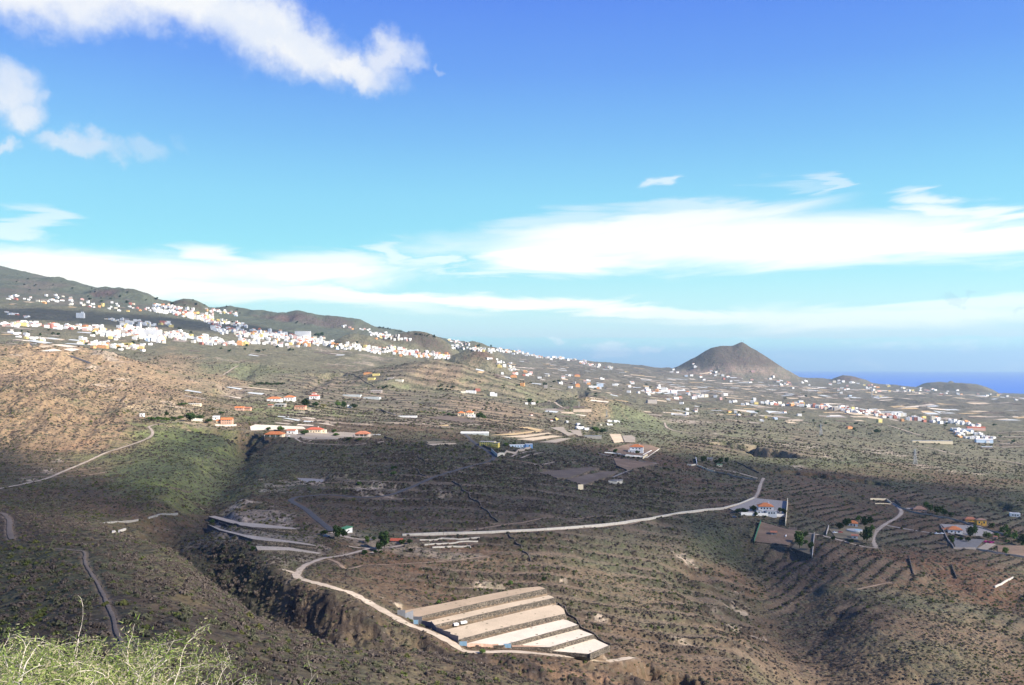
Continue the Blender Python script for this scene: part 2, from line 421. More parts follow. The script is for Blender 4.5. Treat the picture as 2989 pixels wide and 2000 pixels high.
carve([(1190, 1173), (1250, 1180), (1300, 1190)], 7, 16, 1.6, True, 11)
carve([(1730, 1090), (1800, 1100), (1850, 1110)], 9, 40, 1.5, True, 12)
carve([(520, 1560), (560, 1500), (600, 1450), (620, 1400), (690, 1340), (740, 1290), (690, 1262), (600, 1255)], 11, 34, 1.0, False, 13)
carve([(690, 1340), (720, 1300), (700, 1275)], 10, 13, 1.7, True, 14)
carve([(600, 1090), (650, 1110), (690, 1140), (640, 1165)], 9, 40, 1.2, True, 15)
carve([(760, 1060), (720, 1080), (700, 1110)], 7, 34, 1.2, True, 16)
# the fold that comes down on the right
carve([(2190, 1590), (2250, 1700), (2300, 1800), (2380, 1900), (2420, 2010)], 16, 62, 1.0, False, 17)
carve([(2700, 1650), (2800, 1720), (2989, 1780)], 5, 30, 1.2, True, 18)
carve([(1830, 1965), (1900, 1965), (1970, 1985), (2050, 2010)], 14, 9, 1.8, True, 19)

# rocky ribs on the wall of the ravine
Dw = Yg; 
inrav = np.zeros_like(Z)
r0 = crossi(np.array(LV[6][0], float)); r1 = crossi(np.array(LV[8][0], float))
tt = (Yg - r0[None, :]) / (r1 - r0)[None, :]
uu = (Xg / Yg) * F + UC
wall = np.exp(-((tt - 0.55) / 0.40) ** 2) * sm(uu, 480, 600) * (1 - sm(uu, 2100, 2400))
rib = fbm(Xg * 0.8 + Yg * 0.6, (Yg - Xg * 0.7) * 0.6, 15, 5, 131, 0.6, True)
Z += wall * (rib * 3.4 + fbm(Xg, Yg, 4.5, 2, 139, 0.6, True) * 0.9)
rock = wall * sm(rib, 0.05, 0.45)

# broad hummocks of the near slope
ns = sm(YD, 60, 120)[:, None] * (1 - sm(tt, -0.6, -0.1))
Z += ns * fbm(Xg, Yg, 16, 4, 151) * 1.5

# old farm terraces on the plateau
def rot(a): return Xg * math.sin(a) + Yg * math.cos(a)
warp = fbm(Xg, Yg, 170, 2, 171) * 13 + fbm(Xg, Yg, 30, 2, 172) * 1.6
brk = 0.25 + 0.75 * sm(fbm(Xg, Yg, 60, 3, 181), -0.55, -0.1)
edge = np.zeros_like(Z); bare = np.zeros_like(Z); strip = np.zeros_like(Z)
def steps(mask, nx, ny, period, high):
    global Z, edge, bare, strip
    ph = ((Xg * nx + Yg * ny + warp) / period) % 1.0
    Z += mask * brk * high * (sm(ph, 0.0, 0.22) - ph)
    edge = np.maximum(edge, np.exp(-((ph - 0.13) / 0.17) ** 2) * mask * brk)
    bare = np.maximum(bare, mask * brk)
    strip = np.maximum(strip, np.exp(-((ph - 0.62) / 0.26) ** 4) * mask * brk)
R1 = sm(Yg, 400, 440) * (1 - sm(Yg, 600, 700)) * sm(uu, 1050, 1250) * (1 - sm(uu, 2150, 2300))
R2 = sm(Yg, 600, 700) * (1 - sm(Yg, 1020, 1120)) * sm(uu, 850, 1000) * (1 - sm(uu, 1950, 2050))
R3 = sm(Yg, 480, 560) * (1 - sm(Yg, 1000, 1100)) * sm(uu, 2150, 2300)
R4 = sm(Yg, 750, 800) * (1 - sm(Yg, 1000, 1100)) * sm(uu, 1950, 2050) * (1 - sm(uu, 2150, 2300))
R5 = sm(Yg, 1250, 1400) * (1 - sm(Yg, 2000, 2300)) * sm(uu, 1900, 2050) * (1 - sm(uu, 2300, 2500))
R6 = sm(Yg, 1150, 1300) * (1 - sm(Yg, 2300, 2600)) * (1 - sm(uu, 1500, 1700)) * sm(uu, 700, 900)
steps(R1, -0.22, 0.97, 19.0, 3.2)
steps(R2, -0.10, 0.99, 34.0, 4.4)
steps(R3 * sm(fbm(Xg, Yg, 55, 3, 190), -0.35, 0.1), 0.72, -0.70, 12.5, 1.0)
steps(R4, -0.5, 0.85, 26.0, 2.6)
steps(R5, 0.5, 0.8, 40.0, 1.4)
steps(R6, 0.3, 0.95, 48.0, 1.4)
# ------------------------------------------------------------ small helpers for objects
MATS = {}
def mat(name, color, rough=0.9, spec=0.2, var=0.12, nscale=0.6, bump=0.0, bscale=3.0, metal=0.0, stain=0.0, emis=None, trans=0.0):
    if name in MATS: return MATS[name]
    m = bpy.data.materials.new(name); m.use_nodes = True
    t = m.node_tree; N = NT(t); b = t.nodes['Principled BSDF']
    geo_ = N.node('ShaderNodeNewGeometry')
    pos = geo_.outputs['Position']
    n = N.noise(pos, nscale, 4, 0.6)
    f = N.lin(n, 0.25, 0.75, 1 - var, 1 + var)
    c = N.vm('SCALE', tuple(color), f)
    if stain:
        n2 = N.noise(N.vm('MULTIPLY', pos, (1.0, 1.0, 0.25)), nscale * 2.3, 5, 0.65)
        c = N.mix(N.step(n2, 0.52, 0.72, 0.0, stain), c, tuple(x * 0.45 for x in color))
    N.put(b.inputs['Base Color'], c)
    b.inputs['Roughness'].default_value = rough
    b.inputs['Specular IOR Level'].default_value = spec
    b.inputs['Metallic'].default_value = metal
    if trans: b.inputs['Transmission Weight'].default_value = trans
    if bump:
        bn = N.node('ShaderNodeBump', {'Height': N.noise(pos, bscale, 4, 0.6), 'Strength': min(1, bump), 'Distance': 0.3})
        N.l.new(bn.outputs[0], b.inputs['Normal'])
    MATS[name] = m
    return m

def link_mesh(name, verts, faces, mats=(), fmat=None, parent=None, smooth=False, loc=None):
    me = bpy.data.meshes.new(name)
    me.from_pydata([tuple(v) for v in verts], [], faces)
    for m in mats: me.materials.append(m)
    if fmat is not None: me.polygons.foreach_set('material_index', fmat)
    if smooth: me.polygons.foreach_set('use_smooth', [True] * len(faces))
    me.update()
    o = bpy.data.objects.new(name, me); COL.objects.link(o)
    if parent: o.parent = parent
    if loc is not None: o.location = loc
    return o

def tag(o, label=None, cat=None, group=None, kind=None):
    if label: o['label'] = label
    if cat: o['category'] = cat
    if group: o['group'] = group
    if kind: o['kind'] = kind
    return o

def empty(name, loc, rz=0.0):
    o = bpy.data.objects.new(name, None); COL.objects.link(o)
    o.location = loc; o.rotation_euler = (0, 0, rz); o.empty_display_size = 1.0
    return o

class MB:
    """collects simple solids and builds them as one mesh"""
    def __init__(self): self.v = []; self.f = []; self.m = []
    def add(self, vs, fs, mi=0):
        k = len(self.v); self.v += [tuple(a) for a in vs]; self.f += [tuple(i + k for i in f) for f in fs]; self.m += [mi] * len(fs)
        return self
    def box(self, x0, y0, z0, x1, y1, z1, mi=0):
        return self.add([(x0, y0, z0), (x1, y0, z0), (x1, y1, z0), (x0, y1, z0), (x0, y0, z1), (x1, y0, z1), (x1, y1, z1), (x0, y1, z1)],
                        [(3, 2, 1, 0), (4, 5, 6, 7), (0, 1, 5, 4), (1, 2, 6, 5), (2, 3, 7, 6), (3, 0, 4, 7)], mi)
    def prism(self, pts, z0, z1, mi=0, mtop=None):
        n = len(pts); k = len(self.v)
        self.v += [(p[0], p[1], z0) for p in pts] + [(p[0], p[1], z1) for p in pts]
        self.f.append(tuple(k + i for i in reversed(range(n)))); self.m.append(mi)
        self.f.append(tuple(k + n + i for i in range(n))); self.m.append(mi if mtop is None else mtop)
        for i in range(n):
            j = (i + 1) % n; self.f.append((k + i, k + j, k + n + j, k + n + i)); self.m.append(mi)
        return self
    def tube(self, pts, rads, seg=6, mi=0, cap=True):
        pts = [Vector(p) for p in pts]; k = len(self.v); n = len(pts)
        if not isinstance(rads, (list, tuple)): rads = [rads] * n
        for i, p in enumerate(pts):
            d = (pts[min(i + 1, n - 1)] - pts[max(i - 1, 0)])
            d = d.normalized() if d.length > 1e-6 else Vector((0, 0, 1))
            a = d.orthogonal().normalized() if abs(d.z) > 0.99 else d.cross(Vector((0, 0, 1))).normalized(); b = d.cross(a)
            for s in range(seg):
                w = 2 * math.pi * s / seg
                self.v.append(tuple(p + (a * math.cos(w) + b * math.sin(w)) * rads[i]))
        for i in range(n - 1):
            for s in range(seg):
                t = (s + 1) % seg
                self.f.append((k + i * seg + s, k + i * seg + t, k + (i + 1) * seg + t, k + (i + 1) * seg + s)); self.m.append(mi)
        if cap:
            self.f.append(tuple(k + s for s in reversed(range(seg)))); self.m.append(mi)
            self.f.append(tuple(k + (n - 1) * seg + s for s in range(seg))); self.m.append(mi)
        return self
    def build(self, name, mats, parent=None, loc=None, smooth=False):
        if not isinstance(mats, (list, tuple)): mats = [mats]
        return link_mesh(name, self.v, self.f, mats, self.m, parent, smooth, loc)

def inside(X, Y, P):
    c = np.zeros(X.shape, bool); n = len(P)
    for i in range(n):
        x0, y0 = P[i][0], P[i][1]; x1, y1 = P[(i + 1) % n][0], P[(i + 1) % n][1]
        if y0 == y1: continue
        k = ((y0 > Y) != (y1 > Y)) & (X < (x1 - x0) * (Y - y0) / (y1 - y0) + x0)
        c ^= k
    return c

FIELDMASK = np.zeros_like(Z)     # 1 where the ground is cultivated, built on or bare
def seat(P3, drop=0.6, pad=5.0, hard=False):
    """level the land under a flat patch whose corners are given in 3D"""
    P = np.array([tuple(p) for p in P3]); c = P.mean(0)
    A = np.c_[P[:, 0] - c[0], P[:, 1] - c[1], np.ones(len(P))]
    co, *_ = np.linalg.lstsq(A, P[:, 2], rcond=None)
    lo = P.min(0) - pad; hi = P.max(0) + pad
    m = (Xg > lo[0]) & (Xg < hi[0]) & (Yg > lo[1]) & (Yg < hi[1])
    if not m.any(): return co, c
    X = Xg[m]; Y = Yg[m]
    ins = inside(X, Y, P)
    pl = co[0] * (X - c[0]) + co[1] * (Y - c[1]) + co[2] - drop
    d = np.full(X.shape, 1e9)
    for k in range(len(P)):
        a = P[k, :2]; b = P[(k + 1) % len(P), :2]; e = b - a; l2 = max(1e-6, e @ e)
        t = np.clip(((X - a[0]) * e[0] + (Y - a[1]) * e[1]) / l2, 0, 1)
        d = np.minimum(d, np.hypot(X - a[0] - t * e[0], Y - a[1] - t * e[1]))
    w = np.where(ins, 1.0, 1 - sm(d, 0, pad))
    z = Z[m]
    tgt = np.where(ins | hard, pl, np.minimum(z, pl + 0.2))
    Z[m] = z * (1 - w) + tgt * w
    FIELDMASK[m] = np.maximum(FIELDMASK[m], np.where(ins, 1.0, 1 - sm(d, 0, 2.0)))
    return co, c

# ------------------------------------------------------------ land colour: soils and rock as they lie
TINT = np.zeros(Z.shape + (3,)); VEG = np.zeros_like(Z)
def lerp(mask, col, k=1.0):
    global TINT
    w = np.clip(mask * k, 0, 1)[..., None]
    TINT = TINT * (1 - w) + np.array(col) * w
def ell(u, v, ru, rv, soft=0.5, wob=0.35, seed=0):
    p = at(u, v); rx = ru * p.y / F
    y0 = at(u, v + rv).y; y1 = at(u, v - rv).y; ry = max(3.0, abs(y1 - y0) / 2); ry = min(ry, rx * 6 + 60)
    d = np.sqrt(((Xg - p.x - (Yg - p.y) * p.x / p.y) / rx) ** 2 + ((Yg - p.y) / ry) ** 2)
    m = np.zeros_like(Z); k = d < 2.2
    dd = d[k] * (1 + wob * vnoise(Xg[k] / rx * 1.7, Yg[k] / ry * 1.7, seed) + wob * 0.7 * vnoise(Xg[k] / rx * 6, Yg[k] / ry * 6, seed + 3))
    m[k] = 1 - sm(dd, 1 - soft, 1 + soft)
    return m
BROWN = (0.150, 0.100, 0.066); TAN = (0.30, 0.195, 0.115); OLIVE = (0.135, 0.135, 0.080); DARK = (0.080, 0.062, 0.052)
PALE = (0.46, 0.37, 0.285); GREEN = (0.10, 0.150, 0.045); PURP = (0.135, 0.098, 0.088); RED = (0.20, 0.105, 0.065)
n_a = fbm(Xg, Yg, 300, 4, 201); n_b = fbm(Xg, Yg, 70, 4, 211); n_c = fbm(Xg, Yg, 20, 4, 221)
TINT[:] = BROWN
lerp(sm(n_b + n_a, -0.1, 0.7), OLIVE)
lerp(sm(n_c - n_a * 0.6, 0.25, 0.8), RED, 0.35)
dist = Yg
# far plain and mountain: dull green-grey, purple lava on the cones
lerp(sm(dist, 1150, 1700), (0.150, 0.142, 0.092), 0.85)
lerp(sm(dist, 1300, 1900) * sm(n_b, 0.1, 0.6), (0.20, 0.145, 0.10), 0.8)
lerp(sm(dist, 3600, 5200) * sm(-Xg / Yg, -0.05, 0.12), (0.070, 0.085, 0.062), 0.85)
lerp(sm(dist, 3600, 5200) * sm(-Xg / Yg, -0.05, 0.12) * sm(n_a, 0.1, 0.5), (0.13, 0.10, 0.085), 0.7)
lerp(sm(dist, 2600, 3600) * sm(Xg / Yg, -0.05, 0.05), (0.150, 0.128, 0.100), 0.85)
# left hill: ochre, streaked
hl = sm(-Xg / Yg, 0.24, 0.42) * sm(Yg, 640, 900) * (1 - sm(Yg, 2050, 2250))
lerp(hl, (0.278, 0.192, 0.114), 0.95)
lerp(hl * sm(fbm(Xg + Yg * 0.3, Yg * 0.4, 60, 4, 231), 0.1, 0.55), (0.18, 0.125, 0.085), 0.8)
lerp(hl * sm(n_b, 0.25, 0.7), (0.17, 0.165, 0.09), 0.7)
lerp(hl * sm(fbm(Xg, Yg, 34, 4, 241), 0.35, 0.7), (0.34, 0.20, 0.115), 0.6)
# near slope
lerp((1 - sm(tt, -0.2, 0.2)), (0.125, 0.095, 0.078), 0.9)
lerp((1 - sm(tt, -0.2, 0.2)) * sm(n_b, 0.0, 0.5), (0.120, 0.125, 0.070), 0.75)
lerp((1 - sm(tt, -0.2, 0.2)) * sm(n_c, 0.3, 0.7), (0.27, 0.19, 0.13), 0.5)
lerp(ell(1350, 1965, 330, 45, 0.5), (0.36, 0.25, 0.165), 0.8)
lerp(ell(480, 1660, 90, 60), (0.30, 0.23, 0.14), 0.7); lerp(ell(540, 1720, 60, 40), (0.25, 0.20, 0.11), 0.6)
# ravine wall
lerp(wall * sm(n_b, -0.3, 0.5), (0.21, 0.145, 0.10), 0.8)
lerp(rock, (0.060, 0.047, 0.043), 0.85)
lerp(ell(650, 1640, 130, 90, 0.4), (0.045, 0.045, 0.036), 0.85)
lerp(wall * sm(n_c, 0.2, 0.6) * sm(uu, 1300, 1500), (0.42, 0.26, 0.16), 0.7)
# valley floor on the left: fresh green
for e in ((560, 1340, 190, 70), (600, 1290, 160, 30), (450, 1400, 110, 50), (900, 1200, 120, 16), (760, 1215, 90, 16), (560, 1400, 80, 40)):
    lerp(ell(*e), (0.165, 0.195, 0.075), 0.85)
for e in ((1100, 1400, 240, 60), (950, 1340, 280, 40), (1250, 1420, 200, 60), (1500, 1380, 240, 60)): lerp(ell(*e), (0.095, 0.095, 0.064), 0.6)
for e in ((600, 1095, 90, 20), (740, 1085, 90, 16), (1440, 1140, 160, 30), (1700, 1200, 220, 30), (2050, 1250, 260, 24), (1180, 1125, 150, 16), (2300, 1345, 260, 14)): lerp(ell(*e), (0.150, 0.165, 0.085), 0.7)
for e in ((1290, 1090, 70, 26), (1430, 1190, 120, 22), (1740, 1165, 45, 28), (660, 1120, 60, 24), (500, 1070, 80, 30)): lerp(ell(*e), (0.29, 0.20, 0.125), 0.75)
# plateau foreground: tan and russet earth
for e in ((1900, 1830, 360, 110), (2250, 1930, 400, 60), (1700, 1700, 260, 60), (2800, 1880, 260, 90), (1500, 1990, 240, 50)): lerp(ell(*e), (0.25, 0.175, 0.115), 0.75)
for e in ((1350, 1690, 220, 24), (1300, 1745, 200, 16), (1240, 1620, 160, 22), (2350, 1410, 120, 30), (2480, 1640, 260, 60), (2800, 1700, 260, 60), (1950, 1380, 160, 30), (1280, 1590, 150, 14)): lerp(ell(*e), (0.205, 0.112, 0.072), 0.65)
for e in ((2300, 1760, 60, 150), (2330, 1650, 70, 70), (2480, 1790, 160, 60), (1250, 1480, 200, 50), (1650, 1470, 220, 50)): lerp(ell(*e), (0.088, 0.068, 0.056), 0.7)
lerp(ell(510, 1203, 110, 20, 0.5, 0.5), (0.42, 0.32, 0.20), 0.75); lerp(ell(700, 1205, 70, 12, 0.5, 0.5), (0.34, 0.25, 0.17), 0.6)
lerp(ell(480, 1226, 70, 7, 0.4, 0.4), (0.10, 0.15, 0.035), 0.85); lerp(ell(860, 1192, 90, 8, 0.5, 0.5), (0.14, 0.18, 0.06), 0.7)
lerp(ell(560, 1238, 120, 5, 0.5, 0.5), (0.36, 0.28, 0.21), 0.5); lerp(ell(700, 1148, 110, 14, 0.5, 0.5), (0.22, 0.18, 0.14), 0.6)
# the terrace banks: dark scrub on stone, with bare russet earth above
lerp(bare * (1 - edge) * sm(n_c + n_b, -0.9, 0.1), (0.215, 0.160, 0.115), 0.62)
lerp(R2 * brk * (1 - strip), (0.085, 0.072, 0.058), 0.55)
lerp(strip * (R1 + R2) * sm(n_c, -0.8, 0.2), (0.235, 0.172, 0.122), 0.72)
lerp(edge * (0.55 + 0.45 * sm(n_c, -0.5, 0.2)), (0.062, 0.050, 0.043), 0.9)
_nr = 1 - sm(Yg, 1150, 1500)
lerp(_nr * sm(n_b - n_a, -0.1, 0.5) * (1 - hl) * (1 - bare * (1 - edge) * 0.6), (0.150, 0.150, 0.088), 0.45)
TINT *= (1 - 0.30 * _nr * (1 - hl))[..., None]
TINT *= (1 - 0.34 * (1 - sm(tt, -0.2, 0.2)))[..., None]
for e in ((780, 1570, 150, 36), (760, 1500, 90, 14), (1100, 1585, 200, 14)): lerp(ell(*e, 0.3, 0.4), (0.25, 0.20, 0.155), 0.75)
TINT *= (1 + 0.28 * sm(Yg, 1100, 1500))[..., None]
# pale tuff
for k, e in enumerate(((1290, 1865 - 430, 26, 10), (1080, 1418, 34, 14), (1125, 1435, 28, 12), (1050, 1428, 40, 9), (790, 1425, 60, 11), (880, 1410, 60, 9), (735, 1500, 70, 12), (690, 1480, 60, 10), (975, 1395, 26, 6), (910, 1235 - 18, 40, 5), (900, 1236, 60, 4), (960, 1232, 60, 3), (1220, 1238, 70, 4), (1290, 1236, 60, 3), (915, 1205, 40, 5), (1950, 1224, 60, 5), (2010, 1230, 60, 5), (2560, 1322, 40, 5), (2620, 1330, 40, 4), (2520, 1318, 22, 6), (2000, 1215, 40, 4), (2150, 1230, 30, 4), (2090, 1270, 20, 4), (1750, 1105, 40, 3), (1100, 1048, 40, 6), (1060, 1058, 30, 4), (930, 1022, 50, 5), (1010, 1066, 40, 3), (620, 1045, 40, 4), (2700, 1360, 70, 4), (2780, 1375, 60, 3), (140, 1375, 20, 9), (100, 1400, 30, 5), (170, 1345, 10, 6), (455, 1175, 60, 4), (640, 1048, 50, 5), (1500, 1260, 40, 3), (1420, 1712, 60, 4), (2100, 1788, 22, 5), (2160, 1790, 30, 4), (2150, 1740, 12, 12), (2140, 1830, 14, 4), (2220, 1870, 16, 10), (1750, 1795, 18, 5), (1650, 1695, 8, 6), (1990, 1630, 26, 6), (1080, 1730, 20, 4), (1165, 1765, 12, 6), (1620, 1480, 26, 5), (2420, 1330, 40, 6), (2330, 1300, 60, 5), (60, 1040, 34, 3), (320, 1030, 40, 3), (1800, 1930, 30, 8), (2330, 1360, 20, 4), (2000, 1905 - 30, 30, 8))):
    lerp(ell(*e, 0.6, 0.8, 300 + k) * sm(fbm(Xg, Yg, 14 if e[1] > 1250 else 50, 4, 290), -0.25, 0.35), PALE, 0.72)
for k, e in enumerate(((2170, 1068, 40, 8), (2100, 1072, 30, 8), (2240, 1076, 40, 6), (2290, 1070, 30, 5), (2060, 1078, 40, 5), (2010, 1090, 60, 4), (2200, 1085, 120, 4))):
    lerp(ell(*e, 0.6, 0.9, 400 + k), (0.36, 0.25, 0.20), 0.6)
cone = np.exp(-(((Xg - (2165 - UC) / F * 7300) / 620) ** 4 + ((Yg - 7300) / 560) ** 4))
lerp(cone * sm(Z, -20, 30), (0.115, 0.078, 0.066), 0.9); lerp(cone * sm(Z, 20, 160) * sm(n_a, -0.1, 0.4), (0.085, 0.074, 0.056), 0.6)
for e, c_ in (((1405, 1035, 34, 14), (0.13, 0.06, 0.055)), ((1385, 1045, 60, 9), (0.14, 0.10, 0.07)), ((1225, 990, 80, 20), (0.085, 0.058, 0.055)), ((550, 885, 45, 7), (0.085, 0.058, 0.05)),
              ((310, 855, 40, 9), (0.14, 0.075, 0.075)), ((2790, 1130, 110, 10), (0.085, 0.062, 0.05)), ((2472, 1104, 50, 7), (0.15, 0.085, 0.08)), ((930, 940, 110, 12), (0.12, 0.085, 0.08)), ((830, 930, 60, 8), (0.14, 0.08, 0.078))):
    lerp(ell(*e), c_, 0.85)
VEG = np.clip(0.62 + 0.5 * n_b - 0.25 * hl + 0.2 * (1 - sm(tt, -0.2, 0.2)), 0.15, 1.0) * (1 - 0.75 * rock)
lum = TINT.mean(-1); VEG *= 1 - 0.85 * sm(lum, 0.27, 0.45)
VEG *= 1 - 0.85 * strip
# ------------------------------------------------------------ levelled ground: farm terraces, yards, tanks (shapes set first, built after the land)
SLABS = []
def slab(name, uv, top, side, h=0.5, deep=4.0, drop=0.7, label=None, cat=None, group=None, z=None, hard=False, kind='structure', pad=5.0, level=0.0):
    if z is None:
        P = [at(u, v) for u, v in uv]
        A = np.array([tuple(p) for p in P]); c = A.mean(0)
        M = np.c_[A[:, 0] - c[0], A[:, 1] - c[1], np.ones(len(P))]
        co, *_ = np.linalg.lstsq(M, A[:, 2], rcond=None); co[:2] *= (1 - level)
        P = [Vector((p.x, p.y, co[0] * (p.x - c[0]) + co[1] * (p.y - c[1]) + co[2] + h)) for p in P]
    else:
        P = [onplane(u, v, z) for u, v in uv]
    seat(P, drop, pad, hard)
    SLABS.append((name, P, top, side, deep, label, cat, group, kind))
    return P

MFIELD = []
_t = [  # strip: outline going round from the back left; index of the first and last corner of the front edge
    ([(1163, 1786), (1300, 1760), (1430, 1734), (1520, 1717), (1575, 1712), (1595, 1719), (1500, 1739), (1350, 1772), (1206, 1806)], 5),
    ([(1226, 1818), (1350, 1790), (1500, 1757), (1605, 1737), (1620, 1746), (1500, 1772), (1380, 1800), (1260, 1828)], 4),
    ([(1281, 1843), (1400, 1815), (1520, 1786), (1612, 1765), (1632, 1768), (1645, 1778), (1651, 1793), (1560, 1813), (1450, 1839), (1341, 1868)], 6),
    ([(1363, 1878), (1470, 1850), (1560, 1828), (1643, 1808), (1660, 1812), (1689, 1825), (1600, 1848), (1467, 1885), (1365, 1885)], 5),
    ([(1489, 1885), (1590, 1859), (1690, 1837), (1733, 1853), (1605, 1890), (1492, 1890)], 3),
    ([(1608, 1900), (1675, 1880), (1733, 1864), (1779, 1885), (1721, 1909)], 3)]
for k, (uv, fr) in enumerate(_t):
    MFIELD.append((slab('field_terrace', uv, 'soil_tan' if k < 1 else 'pumice' if k < 3 else 'pumice_pale', 'stone_wall', z=-112.6 - 1.65 * k, deep=1.6, drop=0.5, hard=True, pad=2.0), fr))

LTER = [
    [(608, 1519), (627, 1512), (700, 1517), (760, 1526), (810, 1537), (858, 1548), (868, 1557), (800, 1552), (720, 1542), (665, 1533)],
    [(605, 1543), (650, 1545), (714, 1557), (794, 1573), (880, 1586), (922, 1597), (922, 1603), (842, 1594), (770, 1588), (736, 1583), (700, 1568), (640, 1553)],
    [(746, 1597), (842, 1605), (938, 1618), (928, 1623), (842, 1616), (752, 1612)]]
for uv in LTER: slab('field_terrace', uv, 'pumice_grey', 'stone_wall', h=1.1, deep=3.0, drop=1.0)
slab('quarry_pan', [(866, 1386), (905, 1387), (946, 1392), (940, 1403), (905, 1402), (880, 1398)], 'concrete_dull', 'stone_wall', h=-2.6, deep=1.0, drop=0.3, hard=True, pad=6)
for uv, mt_ in (([(1433, 1273), (1504, 1261), (1574, 1257), (1584, 1261), (1500, 1271)], 'soil_gold'), ([(1465, 1278), (1555, 1266), (1600, 1264), (1612, 1267), (1530, 1278)], 'pumice'),
        ([(1507, 1284), (1612, 1271), (1641, 1275), (1555, 1287)], 'pumice'), ([(1574, 1292), (1638, 1280), (1667, 1281), (1622, 1293)], 'grey_soil'),
        ([(1510, 1248), (1542, 1247), (1590, 1257), (1560, 1256)], 'soil_gold'), ([(1606, 1249), (1644, 1247), (1654, 1260), (1680, 1268), (1657, 1273), (1638, 1262)], 'grey_soil'),
        ([(1656, 1256), (1694, 1257), (1700, 1273), (1685, 1273), (1672, 1264)], 'grey_soil'), ([(1779, 1268), (1811, 1268), (1820, 1291), (1793, 1294)], 'pumice'),
        ([(1816, 1272), (1844, 1272), (1854, 1278), (1854, 1292), (1824, 1292)], 'grey_soil'),
        ([(730, 1247), (745, 1240), (885, 1245), (892, 1254), (820, 1255), (732, 1257)], 'pumice_pale'),
        ([(1244, 1219), (1308, 1214), (1410, 1233), (1340, 1233)], 'plough'), ([(1244, 1297), (1328, 1294), (1334, 1298), (1262, 1301)], 'pumice'),
        ([(1245, 1291), (1300, 1290), (1330, 1292), (1250, 1293)], 'pumice'), ([(880, 1282), (990, 1279), (985, 1283), (884, 1285)], 'grey_soil')):
    slab('farm_plot', uv, mt_, 'stone_wall', h=0.5, deep=3.5)
for uv in ([(1571, 1380), (1715, 1364), (1747, 1368), (1657, 1394), (1625, 1399)], [(1652, 1403), (1747, 1376), (1804, 1375), (1788, 1390), (1702, 1415)]):
    slab('farm_plot', uv, 'plough', 'stone_wall', h=0.5, deep=6.0)
YARD_A = slab('house_yard', [(2128, 1492), (2205, 1458), (2298, 1468), (2290, 1507), (2165, 1503)], 'paving', 'stone_wall', h=1.6, deep=6.5, hard=True)
YARD_A2 = slab('farm_yard', [(2221, 1527), (2302, 1548), (2339, 1551), (2302, 1596), (2201, 1583)], 'russet_soil', 'stone_wall', h=0.9, deep=5.0, hard=True)
GARD_A = slab('garden_plot', [(2343, 1560), (2380, 1563), (2371, 1622), (2310, 1603)], 'garden_soil', 'stone_wall', h=0.6, deep=4.0)
YARD_B = slab('house_yard', [(2420, 1545), (2500, 1532), (2556, 1540), (2545, 1580), (2500, 1578), (2440, 1572)], 'garden_soil', 'stone_wall', h=0.4, deep=3.5)
YARD_C = slab('house_yard', [(2745, 1530), (2860, 1538), (2900, 1556), (2874, 1568), (2777, 1562)], 'paving', 'stone_wall', h=0.5, deep=3.5)
slab('parking_yard', [(2779, 1571), (2874, 1577), (2850, 1601), (2789, 1600)], 'asphalt_old', 'stone_wall', h=0.5, deep=3.5)
slab('farm_plot', [(2880, 1586), (2908, 1590), (2876, 1609), (2850, 1605)], 'grey_soil', 'stone_wall', h=0.5, deep=3)
slab('farm_plot', [(2912, 1594), (3010, 1594), (3010, 1627), (2912, 1618)], 'russet_soil', 'stone_wall', h=0.5, deep=3)
YARD_F = slab('house_yard', [(1775, 1314), (1835, 1298), (1900, 1300), (1925, 1310), (1890, 1336), (1825, 1332)], 'russet_soil', 'white_wall', h=0.8, deep=4.0)
slab('farm_plot', [(1790, 1336), (1892, 1351), (1925, 1354), (1830, 1370), (1800, 1362)], 'russet_soil', 'stone_wall', h=0.3, deep=3.0)
YARD_H = slab('house_yard', [(770, 1275), (790, 1268), (880, 1262), (1000, 1262), (1090, 1268), (1080, 1277), (900, 1280)], 'grey_soil', 'stone_wall', h=0.3, deep=2.5)
